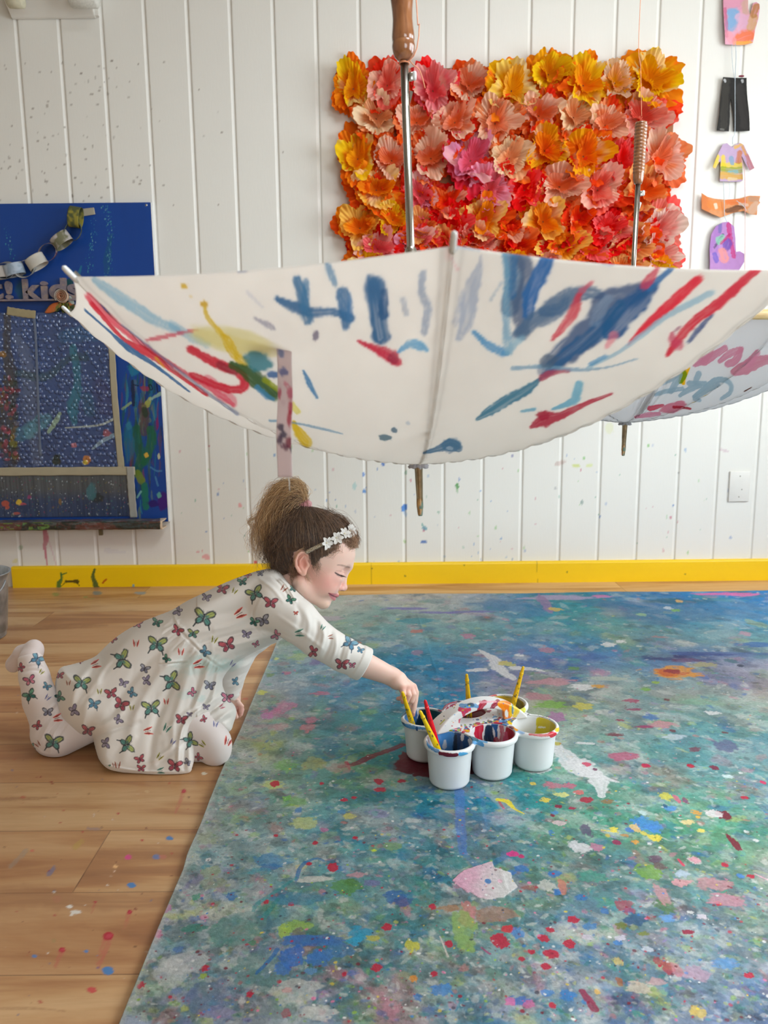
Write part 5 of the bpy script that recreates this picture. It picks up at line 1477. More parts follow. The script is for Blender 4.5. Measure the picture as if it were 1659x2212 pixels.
 def f_tray(P):
  xy = P[:, :2]
  d = None
  for c in cc:
   q = np.hypot(xy[:, 0] - c[0], xy[:, 1] - c[1]) - .0520
   d = q if d is None else smin(d, q, .010)
  L = (P - np.array([o[0], o[1], 0], np.float32)) @ R3.astype(np.float32)
  b = np.maximum(np.abs(L[:, 0]) - .118, np.abs(L[:, 1]) - .040)
  d = smin(d, b, .012)
  # rounded slab
  zt = np.abs(P[:, 2] - (ZT - .0065)) - .0065
  slab = smax(d, zt, .006)
  # thin below: hollow out under the deck, leaving a skirt
  under = smax(d + .0030, P[:, 2] - (ZT - .0035), .002)
  slab = smax(slab, -under, .0015)
  for c in cc:
   q = np.hypot(xy[:, 0] - c[0], xy[:, 1] - c[1]) - .0450
   slab = smax(slab, -q, .002)
  # wall ring hugging each cup under the rim
  return slab
 lo = np.array([o[0] - .20, o[1] - .17, ZT - .018]); hi = np.array([o[0] + .20, o[1] + .17, ZT + .006])
 me = sdf_mesh('tray', f_tray, lo, hi, .0010)
 relax(me, 2)
 V = verts_of(me)
 u, v, _ = proj(V)
 P = Paint(u, v, (228, 230, 230))
 rr = random.Random(4)
 cols = [(50, 115, 180), (90, 160, 215), (170, 30, 60), (190, 40, 70), (15, 60, 90), (230, 200, 30), (235, 140, 30), (150, 170, 40), (30, 80, 130)]
 def S(pts, w, col, op=.97, dry=.1, seed=1, edge=.3):
  P.stroke([zc(*p) for p in pts], w, col, op, dry, edge, seed, .1)
 # rims
 S([(120, 560), (140, 520), (180, 495), (230, 480)], [4, 6, 6, 4], (30, 100, 130), 1, .2, 1); S([(130, 600), (150, 590), (180, 610)], [3, 4, 4], (15, 60, 90), 1, .1, 2)
 S([(190, 610), (250, 625), (330, 635), (380, 640)], [4, 4, 3, 2], (60, 140, 200), 1, .3, 3); S([(170, 600), (182, 645)], [3, 4], (25, 85, 140), 1, 0, 4); S([(292, 630), (294, 672)], [2.4, 2], (20, 80, 140), 1, 0, 5)
 S([(430, 480), (500, 500), (540, 530)], [4, 5, 5], (90, 170, 200), .95, .4, 6); S([(480, 520), (520, 500)], [3, 3], (220, 235, 235), .9, 0, 7)
 S([(390, 750), (400, 790), (440, 820), (480, 840)], [3, 4, 4, 4], (50, 130, 190), 1, .3, 8); S([(500, 860), (560, 872), (620, 880), (650, 872)], [4, 5, 5, 4], (105, 20, 45), 1, 0, 9); S([(620, 880), (625, 920)], [5, 3], (100, 18, 40), 1, 0, 10)
 S([(680, 868), (735, 868)], [4, 4], (80, 165, 215), 1, .1, 11); S([(715, 870), (718, 895)], [5, 3], (80, 165, 215), 1, .1, 12)
 S([(760, 740), (820, 760), (860, 770), (880, 790)], [6, 5, 5, 4], (70, 150, 205), 1, .35, 13); S([(850, 750), (920, 760)], [3, 2], (90, 165, 215), .9, .2, 14); S([(450, 700), (540, 670), (620, 680), (700, 700)], [5, 8, 7, 5], (65, 140, 200), .95, .4, 15)
 S([(690, 700), (770, 720), (830, 740)], [3, 4, 4], (30, 100, 120), .95, .3, 16)
 S([(500, 470), (540, 430), (600, 405), (680, 405)], [5, 6, 5, 4], (150, 30, 65), 1, .5, 17); S([(860, 375), (930, 350), (1000, 345)], [5, 5, 3], (205, 60, 50), 1, .5, 18); S([(1060, 350), (1140, 370), (1210, 400)], [3, 4, 5], (180, 165, 40), 1, .4, 19)
 S([(1215, 440), (1245, 470)], [6, 6], (215, 220, 40), 1, .2, 20); S([(1495, 690), (1520, 700)], [6, 7], (205, 30, 55), 1, 0, 21); S([(1300, 690), (1420, 700), (1500, 690)], [2, 3, 4], (190, 60, 60), .9, .4, 22); S([(1550, 650), (1575, 640)], [5, 4], (240, 200, 30), 1, .2, 23)
 S([(1180, 650), (1240, 670)], [5, 5], (120, 170, 215), .8, .3, 24); S([(1130, 630), (1165, 632)], [4, 3], (110, 20, 45), .9, 0, 25)
 S([(1180, 560), (1190, 610), (1185, 640)], [9, 8, 5], (240, 165, 30), 1, .2, 26); S([(1200, 560), (1215, 600)], [3, 3], (245, 215, 40), 1, 0, 27)
 for i in range(230):
  x = rr.uniform(460, 1250); y = 690 - (x - 460) * .17 + rr.uniform(-45, 30)
  a = rr.uniform(.8, 3.6)
  P.blob(*zc(x, y), a * rr.uniform(1, 1.8), a * .8, rr.choice(cols), .95, 0, .25, i, .1)
 for i in range(60):
  x = rr.uniform(640, 1100); y = rr.uniform(395, 560)
  a = rr.uniform(.8, 3)
  P.blob(*zc(x, y), a * 1.4, a * .8, rr.choice(cols), .9, 0, .25, i, .1)
 for i in range(60):
  x = rr.uniform(1200, 1560); y = rr.uniform(500, 560)
  a = rr.uniform(.5, 1.5)
  P.blob(*zc(x, y), a * 1.4, a * .8, rr.choice(cols + [(60, 50, 50)] * 4), .9, 0, .25, i, .1)
 P.blob(*zc(1130, 585), 7, 4, (240, 205, 20), 1); P.blob(*zc(1075, 607), 6, 3, (85, 145, 210), 1); P.blob(*zc(1145, 575), 4, 2.4, (70, 110, 140), 1); P.blob(*zc(1000, 588), 6, 3, (190, 30, 80), .9); P.blob(*zc(890, 608), 9, 4, (190, 30, 60), .9)
 P.blob(*zc(930, 485), 5, 2.4, (120, 20, 45), 1)
 set_color(me, P.c)
 obj('tray', me, plastic, T)
 # arched handle between the two rows
 def f_handle(P):
  L = (P - np.array([o[0], o[1], ZT - .004], np.float32)) @ R3.astype(np.float32)
  x, y, z = L[:, 0], L[:, 1], L[:, 2]
  arch = .051 * np.maximum(1 - (x / .108) ** 2, 0) ** .8
  top = z - arch
  side = np.abs(y) - (.0165 + .006 * sstep(.05, .11, np.abs(x)))
  body = smax(smax(top * .75, -z - .002, .001), side, .005)
  body = smax(body, np.abs(x) - .108, .004)
  ix = np.abs(x + .0) - .052
  inner = smax(smax(ix, (z - (.034 * np.maximum(1 - (x / .085) ** 2, 0))) * .8, .006), -z - .004, .001)
  body = smax(body, -inner, .003)
  # hollow from the sides a little (a rib channel)
  return body
 lo = np.array([o[0] - .13, o[1] - .08, ZT - .012]); hi = np.array([o[0] + .13, o[1] + .08, ZT + .056])
 me = sdf_mesh('handle', f_handle, lo, hi, .0010)
 relax(me, 2)
 V = verts_of(me)
 u, v, _ = proj(V)
 P = Paint(u, v, (229, 230, 229))
 S([(895, 405), (860, 450), (850, 500), (830, 545)], [6, 6, 6, 5], (180, 30, 60), 1, .2, 1); S([(860, 500), (850, 550)], [7, 5], (165, 20, 45), 1, .1, 2)
 S([(1015, 400), (985, 430), (960, 460)], [6, 5, 3], (160, 25, 60), 1, .2, 3)
 S([(680, 465), (720, 470), (760, 465)], [5, 7, 5], (200, 50, 85), 1, .1, 4); S([(712, 480), (712, 520)], [5, 3], (200, 55, 90), 1, .1, 5)
 S([(690, 430), (740, 435), (800, 430), (830, 440)], [5, 5, 5, 4], (80, 150, 205), .95, .4, 6); P.blob(*zc(775, 425), 8, 4, (35, 75, 100), .9)
 S([(1040, 420), (1090, 420), (1110, 430)], [7, 9, 8], (250, 160, 20), 1, .2, 7); S([(1060, 430), (1075, 480), (1090, 545)], [7, 5, 6], (250, 140, 15), 1, .2, 8); S([(1105, 430), (1115, 480), (1110, 550)], [8, 7, 6], (245, 130, 20), 1, .2, 9); S([(1130, 440), (1135, 520)], [3, 3], (250, 200, 40), 1, .1, 10)
 P.blob(*zc(1095, 505), 4, 8, (232, 232, 230), 1)
 S([(1160, 440), (1190, 470), (1170, 520)], [5, 6, 5], (240, 205, 40), 1, .3, 11); S([(1150, 430), (1150, 500)], [2, 2], (60, 130, 140), .8, 0, 12)
 S([(540, 560), (500, 600)], [1.4, 1.4], (180, 190, 60), .9, 0, 13); S([(690, 570), (740, 560)], [6, 4], (195, 40, 80), .9, .2, 14); S([(860, 400), (960, 398), (1000, 395)], [3, 2, 2], (220, 150, 160), .8, .3, 15)
 for i in range(60):
  x = rr.uniform(500, 1200); y = rr.uniform(400, 620)
  a = rr.uniform(.5, 1.6)
  P.blob(*zc(x, y), a * 1.3, a, rr.choice(cols), .9, 0, .25, i, .1)
 set_color(me, P.c)
 obj('handle', me, plastic, T)
 return cen, ZT, z0
CUPS, ZT, CUP_Z0 = caddy()
def brush(label, top, low, col, marks, group=None):
 """short fat plastic brush: top of the handle to where the bristles rest"""
 top = np.asarray(top, float); low = np.asarray(low, float)
 d = low - top; L = np.linalg.norm(d); d /= L
 T = thing('paintbrush', low, label, 'paintbrush', group)
 HL = L - .030
 pr = [(.0001, 0), (.0018, .0004), (.0029, .002), (.0034, .006), (.0037, .013), (.0038, .0145), (.0046, .016), (.0046, .0185), (.0039, .020), (.0042, .030), (.0052, .055), (.0060, .080), (.0060, max(HL - .006, .085)), (.0050, max(HL, .09))]
 # resample finely for paint marks
 pr = np.array(pr); zz = np.unique(np.concatenate([np.linspace(0, pr[-1, 1], 120), pr[:, 1]])); pr = np.stack([np.interp(zz, pr[:, 1], pr[:, 0]), zz], 1)
 v, f = lathe_np(pr, 32, top, d)
 me = npmesh('handle', v, f)
 u, vv, _ = proj(v)
 P = Paint(u, vv, col)
 rr = random.Random(int(top[0] * 1e4))
 for i in range(26):
  t = 1 - rr.random() ** 1.8 * .9
  q = proj(top + d * HL * t)
  P.blob(q[0] + rr.uniform(-4, 4), q[1], rr.uniform(.6, 2.4), rr.uniform(.8, 3.4), rr.choice(marks), .85, rr.uniform(-.5, .5), .4, i, .15)
 set_color(me, P.c)
 M = Mat('glossy_brush_plastic', rough=.22)
 M.base(M.attr().outputs['Color'])
 obj('handle', me, M.m, T)
 a = top + d * pr[-1, 1]
 v, f = tube_np([a - d * .002, a + d * .010], [.0049, .0047], 20)
 obj('ferrule', npmesh('ferrule', v, f), chrome, T)
 v, f = tube_np([a + d * .010, a + d * .018, a + d * .026, a + d * .030], [.0044, .0055, .0045, .0012], 20)
 obj('bristles', npmesh('bristles', v, f), noisy('paint_soaked_bristles', tuple(int(c * .6) for c in marks[0]), .5, .2, 200, .2), T)
def inside(key, ang, rad, z=None):
 c = CUPS[key]
 return np.array([c[0] + math.cos(ang) * rad, c[1] + math.sin(ang) * rad, (CUP_Z0 + .012) if z is None else z])
YEL, REDB = (240, 200, 20), (225, 25, 40)
BRM = [(40, 60, 60), (120, 110, 30), (60, 110, 150), (180, 160, 40), (90, 90, 60)]
def through(top_px, topY, rim_px, key, label, col, marks):
 """brush whose handle shows from top_px to rim_px; its foot rests in the cup"""
 c = CUPS[key]
 best = None
 for zl in np.linspace(CUP_Z0 + .010, CUP_Z0 + .05, 9):
  for ext in np.linspace(.05, 1.0, 30):
   fx = rim_px[0] + (rim_px[0] - top_px[0]) * ext; fy = rim_px[1] + (rim_px[1] - top_px[1]) * ext
   low = PZ(fx, fy, zl)
   rl = np.hypot(low[0] - c[0], low[1] - c[1])
   if rl > .034:
    continue
   for Y in np.linspace(low[1] - .09, low[1] + .09, 61):
    top = PY(*top_px, Y)
    L = np.linalg.norm(top - low)
    t = (ZT - low[2]) / (top[2] - low[2] + 1e-9)
    if t < 0 or t > 1:
     continue
    r = low + (top - low) * t
    rr_ = np.hypot(r[0] - c[0], r[1] - c[1])
    cost = abs(L - .165) * 4 + max(rr_ - .0385, 0) * 60 + max(rl - .030, 0) * 10 + abs(zl - CUP_Z0 - .016)
    if best is None or cost < best[0]:
     best = (cost, top, low, rr_, L)
 print('BRUSH', key, [round(float(best[0]), 3), round(float(best[3]), 4), round(float(best[4]), 3)])
 brush(label, best[1], best[2], col, marks)
through((869, 1494), 1.500, (892, 1568), ('B', -1), 'yellow paintbrush leaning in the far left cup beside the child\'s fingers', YEL, BRM)
through((907, 1535), 1.395, (943, 1612), ('F', -1), 'bright yellow paintbrush leaning over the front rim of the nearest cup', (245, 205, 15), BRM[:1] + [(220, 190, 40)] * 3)
through((918, 1512), 1.44, (938, 1588), ('F', -1), 'red paintbrush standing in the nearest cup', REDB, [(60, 70, 110), (110, 60, 90), (200, 20, 40), (200, 20, 40)])
through((1008, 1456), 1.585, (1012, 1516), ('B', 0), 'upright yellow paintbrush in the middle cup of the back row', (225, 180, 20), BRM)
through((1131, 1439), 1.60, (1110, 1516), ('B', 1), 'yellow paintbrush with green smears leaning right in the far right cup', (230, 185, 25), [(90, 100, 40), (150, 130, 30), (120, 120, 40), (100, 80, 20), (40, 70, 60)])
# ------------------------------------------------------------------ things on the wall
WF = YW - .001      # just in front of the boards
def paper_mat(name, trans=.25, rough=.75):
 M = Mat(name, rough=rough, spec=.25)
 cr = M.attr().outputs['Color']
 M.base(cr)
 tr = M.node('ShaderNodeBsdfTranslucent'); M.link(cr, tr.inputs['Color'])
 mx = M.node('ShaderNodeMixShader'); mx.inputs[0].default_value = trans
 M.link(M.b.outputs[0], mx.inputs[1]); M.link(tr.outputs[0], mx.inputs[2])
 M.link(mx.outputs[0], M.n['Material Output'].inputs['Surface'])
 return M.m
crepe = paper_mat('dyed_crinkled_paper', .38)
def flowers():
 a = PY(768, 150, WF); b = PY(1438, 600, WF)
 T = thing('paper_flower_artwork', ((a[0] + b[0]) / 2, WF, b[2]), 'rectangular wall artwork of crinkled orange, pink and yellow paper flowers on cardboard', 'artwork')
 bm = bmesh.new()
 yb = WF - .002
 box_bm(bm, ((a[0] + b[0]) / 2, yb, (a[2] + b[2]) / 2), (b[0] - a[0], .006, a[2] - b[2]), bevel=.0015)
 card = noisy('brown_cardboard', (158, 112, 76), .85, .08, 20, .2, 60)
 obj('cardboard_backing', bm, card, T, smooth=False)
 C_ = [  # x, y, size, palette, squash, turn
  (135, 240, 88, 'yo', 1.25), (290, 225, 92, 'pp', 1), (500, 250, 98, 'pk', 1.1), (665, 225, 82, 'pe', .9), (860, 250, 108, 'ye', .85), (1030, 175, 82, 'yy', 1.15), (1190, 225, 98, 'yo', .9), (1335, 215, 78, 'py', 1), (1495, 205, 108, 'yy', 1.05),
  (240, 378, 92, 'cr', 1), (425, 395, 84, 'pe', .9), (600, 395, 92, 'pe', .95), (785, 400, 102, 'pc', .9), (985, 365, 88, 'pe', 1.05), (1145, 372, 84, 'cr', 1.2), (1290, 408, 88, 'pc', 1.1), (1455, 375, 98, 'pp', .8),
  (155, 562, 98, 'yo', 1.3), (310, 570, 88, 'pe', 1.1), (490, 560, 98, 'pe', 1.1), (672, 570, 118, 'li', 1.05), (850, 560, 92, 'cr', .95), (1012, 525, 92, 'oo', .9), (1190, 550, 106, 'oo', .85), (1365, 580, 84, 'rp', 1.2), (1535, 560, 104, 'pk2', 1.1),
  (240, 705, 104, 'oy', .95), (440, 730, 80, 'pl', 1.1), (565, 765, 78, 'ro', .9), (755, 705, 100, 'pl', .95), (920, 705, 80, 'rr', 1.1), (1080, 690, 98, 'pe', .9), (1255, 705, 104, 'pp', .85), (1465, 715, 104, 'oe', .95),
  (165, 880, 96, 'oy', 1.1), (315, 842, 78, 'yo', .9), (725, 848, 98, 'oy', .95), (850, 875, 72, 'ro', 1.3), (1005, 850, 98, 'oy', .95), (1170, 842, 82, 'ro', 1.3), (1305, 885, 80, 'rp', 1), (1530, 890, 100, 'pw', 1.2), (590, 880, 84, 'rr', 1), (450, 880, 80, 'oe', 1), (1420, 860, 76, 'ro', 1),
  (245, 975, 92, 'pk', .9), (420, 950, 84, 'pl', .9), (545, 960, 84, 'oe', .9), (700, 940, 84, 'pp', .8), (880, 965, 88, 'ro', .8), (1080, 965, 98, 'oy', .7), (1225, 960, 88, 'rp', .85), (1400, 955, 92, 'oe', .85), (1530, 1010, 88, 'pw', 1),
  (200, 1075, 88, 'yo', 1), (360, 1085, 88, 'oe', 1), (520, 1085, 88, 'rr', 1), (690, 1080, 88, 'pe', 1), (860, 1085, 88, 'oo', 1), (1030, 1085, 88, 'pp', 1), (1200, 1085, 88, 'ro', 1), (1360, 1085, 88, 'oe', 1), (1500, 1100, 80, 'yy', 1)]
 pal = {'yo': ((240, 205, 90), (246, 150, 40), (235, 120, 30)), 'pp': ((240, 190, 175), (240, 130, 120), (238, 80, 50)), 'pk': ((236, 170, 170), (232, 120, 130), (238, 60, 50)), 'pe': ((242, 200, 178), (240, 150, 110), (240, 80, 30)),
   'ye': ((245, 215, 130), (246, 190, 80), (240, 120, 40)), 'yy': ((246, 205, 70), (248, 175, 20), (246, 140, 20)), 'py': ((244, 215, 190), (246, 190, 90), (246, 130, 40)), 'cr': ((246, 222, 188), (242, 190, 150), (242, 100, 30)),
   'pc': ((246, 205, 180), (244, 165, 125), (242, 90, 40)), 'li': ((222, 160, 190), (228, 130, 150), (232, 60, 70)), 'oo': ((248, 180, 60), (246, 140, 40), (242, 80, 20)), 'rp': ((240, 120, 120), (240, 80, 80), (238, 50, 40)),
   'pk2': ((246, 205, 190), (244, 160, 120), (240, 120, 90)), 'oy': ((250, 200, 120), (246, 150, 60), (242, 90, 30)), 'pl': ((236, 175, 195), (236, 130, 140), (240, 70, 40)), 'ro': ((244, 130, 90), (242, 90, 50), (238, 50, 30)),
   'rr': ((236, 100, 100), (238, 60, 50), (232, 40, 35)), 'oe': ((248, 185, 130), (244, 140, 90), (240, 90, 50)), 'pw': ((246, 225, 215), (244, 150, 140), (238, 90, 90))}
 rr = random.Random(3)
 pxm = proj(PY(1100, 350, WF))[2] / F_PX / 2.127
 for n, (x, y, sz, pk, sq) in enumerate(C_):
  p = PY(700 + x / 2.127, 80 + y / 2.127, yb - .004)
  R = sz * pxm * 1.16
  inner, mid, deep = [s2l(c) for c in pal[pk]]
  V, F_, K = [], [], []
  off = 0
  sx, sz_ = 1 / math.sqrt(sq), math.sqrt(sq)
  tilt = np.array([rr.uniform(-.35, .35), rr.uniform(-.45, .25)])
  for layer in range(4):
   nr_, nt_ = 15, 150
   r = np.linspace(.03, 1, nr_)[:, None]
   t = np.linspace(0, 2 * np.pi, nt_, endpoint=False)[None]
   ph = rr.uniform(0, 6.28)
   Rl = R * (1.04, .90, .80, .60)[layer]
   k1 = rr.choice((2, 3)); k2 = rr.choice((4, 5, 6)); kf = rr.choice((26, 30, 34))
   depth = (.014, .034, .054, .056)[layer] * (R / .09)
   # crushed outline
   ol = 1 + .12 * np.sin(k1 * t + ph) + .07 * np.sin(k2 * t + 2 * ph) + .02 * np.sin(kf * t) + .05 * (vnoise(t * 3 + n, t * 0 + layer, 2) - .5)
   rad = Rl * r ** (1.0 if layer == 0 else .78) * (1 + (ol - 1) * r * 1.5 + .10 * r * (vnoise(t * 7.1 + n * 2, t * 0 + layer, 6) - .5))
   if layer == 3:      # the pinched heart
    rad = rad * (.75 + .25 * np.cos(2 * t + ph))
   zz = depth * (r ** (1.2 if layer else .8)) * (1 + .30 * r * np.sin(k1 * t + ph + 1) + .18 * r * np.sin(k2 * t + ph))
   zz = zz + R * .05 * r ** 1.5 * np.sin(kf * t + ph + 2 * r) + R * .20 * r ** 1.5 * (vnoise(t * 4.1 + n * 3, r * 2 + layer, 3) - .5) * 2 + R * .10 * (vnoise(t * 9.3 + n, r * 5 + layer, 5) - .5) * r
   X = rad * np.cos(t) * sx; Z = rad * np.sin(t) * sz_
   zz = zz + (X * tilt[0] + Z * tilt[1]) * .6
   P = np.stack([p[0] + X, p[1] - zz - .002, p[2] + Z], -1).reshape(-1, 3)
   P[:, 1] = np.minimum(P[:, 1], yb - .0035)
   i = (np.arange(nr_ - 1)[:, None] * nt_ + np.arange(nt_)[None]).ravel(); j = (np.arange(nr_ - 1)[:, None] * nt_ + (np.arange(nt_)[None] + 1) % nt_).ravel()
   f = np.stack([i, i + nt_, j + nt_, j], 1)
   nz = fbm(X * 28 + n * 3.3, Z * 28 + layer * 5, 4, 3)[..., None]
   nz2 = fbm(X * 16 - n * 1.3, Z * 16 + layer, 5, 2)[..., None]
   rr_ = np.broadcast_to(r[..., None], nz.shape)
   if layer == 0:
    c = deep * (1 - nz * .5) + mid * nz * .5
   elif layer == 1:
    c = mid * (1 - sstep(.4, .7, nz)) + deep * sstep(.4, .7, nz)
   else:
    w = sstep(.25, .75, rr_ * .9 + (nz - .5) * .9)
    c = mid * (1 - w) + inner * w
    c = c * (1 - .55 * sstep(.55, .75, nz2)) + (mid if layer == 3 else s2l((250, 225, 200))) * .55 * sstep(.55, .75, nz2)
    if layer == 3:
     c = c * .5 + deep * .3 + mid * .2
   lm = c.mean(-1, keepdims=True)
   c = np.clip((lm + (c - lm) * 1.22) * 1.06, .003, .97)
   V.append(P); F_.append(f + off); K.append(c.reshape(-1, 3)); off += len(P)
  me = npmesh('paper_flower', np.concatenate(V), np.concatenate(F_))
  set_color(me, np.concatenate(K))
  obj('paper_flower', me, crepe, T)
flowers()
# ------------------------------------------------------------------ blue painting board, left
def zb(x, y):
 return x / 6.381, 430 + y / 6.381
def zd(x, y):
 return x / 3.813, 650 + y / 3.813
def quad_grid(c00, c10, c11, c01, nu, nv):
 s = np.linspace(0, 1, nu)[None, :, None]; t = np.linspace(0, 1, nv)[:, None, None]
 c00, c10, c11, c01 = [np.asarray(c, float) for c in (c00, c10, c11, c01)]
 P = (c00 * (1 - s) + c10 * s) * (1 - t) + (c01 * (1 - s) + c11 * s) * t
 return P.reshape(-1, 3), grid_faces(nv, nu)
def slab(name, xl, xr, zlo, zhi, yf, yb_, nu, nv, painter, mat, parent=None, bumpy=None):
 """upright slab whose painted face is the fine grid at yf; closed behind"""
 P, F_ = quad_grid((xl, yf, zlo), (xr, yf, zlo), (xr, yf, zhi), (xl, yf, zhi), nu, nv)
 if bumpy is not None:
  P[:, 1] -= bumpy(P)
 u, v, _ = proj(P)
 q = painter(u, v, P)
 bx, bf = [], []
 B = np.array([(xl, yb_, zlo), (xr, yb_, zlo), (xr, yb_, zhi), (xl, yb_, zhi), (xl, yf, zlo), (xr, yf, zlo), (xr, yf, zhi), (xl, yf, zhi)])
 n = len(P)
 f2 = np.array([(1, 0, 3, 2), (0, 1, 5, 4), (1, 2, 6, 5), (2, 3, 7, 6), (3, 0, 4, 7)]) + n
 me = npmesh(name, np.concatenate([P, B]), np.concatenate([F_, f2]))
 set_color(me, np.concatenate([q, np.tile(q[-1:], (8, 1))]))
 return obj(name, me, mat, parent, smooth=False)
def board():
 ztop = PY(325, 437, WF - .018)[2]
 xr = float(PY(343, 760, WF - .018)[0])
 zb_ = PY(362, 1116, WF - .018)[2]
 xl = X0 + .55
 T = thing('painting_board', ((xl + xr) / 2, WF, zb_ - .04), 'big blue painting board on the wall with a paint-crusted ledge', 'painting board')
 rr = random.Random(8)
 def pnt(u, v, P):
  Q = Paint(u, v, (8, 62, 140))
  n = fbm(P[:, 0] * 14, P[:, 2] * 3, 2, 4)[:, None]
  Q.c = Q.c * (.9 + .2 * n).astype(np.float32)
  def S(z, pts, w, col, op=.8, dry=.5, seed=1, edge=.35):
   Q.stroke([z(*p) for p in pts], w, col, op, dry, edge, seed, .25)
  # dribbles of turquoise specks
  for (x0, y0, x1, y1, k) in ((230, 380, 240, 600, 70), (205, 470, 190, 590, 60), (10, 490, 30, 560, 30), (240, 520, 228, 600, 40), (225, 440, 245, 520, 30)):
   for i in range(k):
    t = rr.random()
    x = x0 + (x1 - x0) * t + rr.gauss(0, 4); y = y0 + (y1 - y0) * t
    s = rr.uniform(.5, 1.3)
    Q.blob(x, y, s, s * 1.5, rr.choice([(70, 160, 170), (50, 140, 160), (130, 190, 190), (30, 120, 120)]), rr.uniform(.3, .8), 0, .3, i)
  S(zb, [(1530, 500), (1480, 800), (1470, 1000)], [3, 9, 6], (10, 80, 110), .5)
  S(zb, [(900, 960), (960, 1010), (1040, 1030)], [6, 8, 4], (15, 95, 130), .6); S(zb, [(1120, 930), (1080, 1050), (1040, 1090)], [2, 4, 3], (30, 120, 140), .7)
  # worked-over strip at the right of the wrap
  for i in range(170):
   x = rr.gauss(305, 20); y = rr.gauss(930, 85)
   if x < 262 or x > 352 or y < 790 or y > 1110:
    continue
   c = rr.choice([(20, 90, 110), (15, 110, 130), (10, 70, 60), (20, 90, 50), (70, 60, 60), (90, 60, 80), (110, 130, 90), (30, 60, 50), (30, 130, 150), (120, 50, 60), (10, 40, 70)])
   Q.stroke([(x, y - rr.uniform(5, 30)), (x + rr.uniform(-2, 2), y), (x + rr.uniform(-5, 5), y + rr.uniform(5, 40))], [1, rr.uniform(1.5, 5), 1], c, rr.uniform(.3, .75), .6, .4, i, .3)
  S(zd, [(1090, 660), (1095, 760), (1100, 860)], [3, 4, 3], (10, 25, 60), .9, .1, 1); S(zd, [(1100, 690), (1140, 700)], [1.4, 1.2], (5, 20, 50), .9, 0, 2); S(zd, [(1225, 700), (1240, 735), (1255, 720), (1240, 690), (1225, 700)], [1.4, 1.4, 1.4, 1.4, 1.4], (5, 15, 40), .9, 0, 3); S(zd, [(1290, 680), (1300, 750), (1318, 748)], [1.5, 1.5, 1.2], (5, 15, 40), .9, 0, 4)
  S(zd, [(1180, 720), (1210, 725)], [6, 5], (150, 30, 50), .7, .3, 5); S(zd, [(1235, 800), (1215, 850), (1180, 870)], [3, 7, 4], (160, 165, 70), .85, .3, 6); S(zd, [(1320, 765), (1240, 810)], [4, 3], (150, 180, 160), .8, .4, 7); S(zd, [(1075, 840), (1010, 890)], [3, 3], (140, 165, 110), .8, .4, 8)
  S(zd, [(1170, 880), (1190, 960), (1190, 1080)], [10, 12, 10], (80, 62, 62), .8, .4, 9); S(zd, [(1190, 900), (1200, 940)], [7, 6], (25, 55, 35), .8, .3, 10); S(zd, [(1120, 1050), (1140, 1200), (1170, 1290), (1130, 1400)], [9, 12, 12, 10], (15, 85, 60), .85, .3, 11)
  S(zd, [(1240, 1060), (1250, 1150), (1190, 1330)], [9, 13, 9], (15, 95, 55), .8, .3, 12); S(zd, [(1130, 1420), (1165, 1480)], [8, 8], (110, 130, 30), .85, .3, 13); S(zd, [(1190, 1520), (1200, 1700)], [7, 8], (15, 110, 80), .85, .2, 14)
  P_ = lambda x, y, a, b, c, o=.9, s=1: Q.blob(*zd(x, y), a, b, c, o, 0, .4, s, .2)
  P_(1205, 1270, 5, 5, (215, 170, 60)); P_(1308, 1280, 3, 6, (190, 190, 150)); P_(1295, 1010, 3, 13, (120, 30, 90)); P_(1340, 1650, 13, 18, (60, 10, 110)); P_(1310, 1600, 5, 6, (90, 160, 150)); P_(1260, 1670, 12, 7, (40, 10, 100)); P_(1060, 1030, 6, 8, (60, 130, 150)); P_(1060, 1160, 12, 40, (15, 105, 140), .6); P_(1100, 560, 12, 14, (20, 120, 150), .7)
  S(zd, [(1240, 1370), (1290, 1400), (1330, 1400)], [2, 2, 2], (80, 140, 180), .6, .5, 15); S(zd, [(1280, 1450), (1300, 1520)], [2, 2.4], (80, 140, 180), .6, .5, 16); S(zd, [(1160, 1570), (1130, 1620)], [2.4, 2], (120, 180, 170), .8, .3, 17)
  # dark patch behind and below the letters
  Q.blob(60, 668, 130, 26, (5, 40, 90), .6, 0, .4, 5, .4)
  Q.blob(45, 625, 12, 20, (20, 90, 90), .5, 0, .5, 6, .3); Q.blob(150, 612, 9, 9, (10, 70, 50), .8, 0, .4, 7)
  Q.blob(316, 443, 2.6, 2.6, (170, 185, 200), .9, 0, 0)
  return Q.c
 M = attr_mat('blue_board_paint', .42, .12, 60)
 slab('panel', xl, xr, zb_ - .02, ztop, WF - .018, WF, 700, 520, pnt, M, T)
 # white raw edge seen at the right
 bm = bmesh.new()
 box_bm(bm, (xr + .0018, WF - .009, (ztop + zb_ - .02) / 2), (.0035, .018, ztop - zb_ + .02), bevel=.0006)
 obj('edge_trim', bm, noisy('white_board_edge', (222, 222, 220), .5, .03, 20, 0), T, smooth=False)
 bm = bmesh.new()
 sc_ = PY(316, 443, WF - .0185)
 v, f = lathe_np([(.0001, .0016), (.003, .0012), (.004, 0)], 16, sc_, (0, -1, 0))
 obj('screw', npmesh('screw', v, f), chrome, T)
 # ledge
 lb, lt = PY(340, 1141, WF - .085), PY(368, 1120, WF - .03)
 xe = float(PY(352, 1130, WF - .07)[0])
 z1 = zb_ - .006
 nx, npr = 760, 40
 prf = np.array([(WF - .018, z1), (WF - .075, z1 - .001), (WF - .080, z1 - .004), (WF - .081, z1 - .010), (WF - .081, z1 - .030), (WF - .077, z1 - .034), (WF - .018, z1 - .034)])
 L = np.concatenate([[0], np.cumsum(np.linalg.norm(np.diff(prf, axis=0), axis=1))]); tt = np.linspace(0, L[-1], npr)
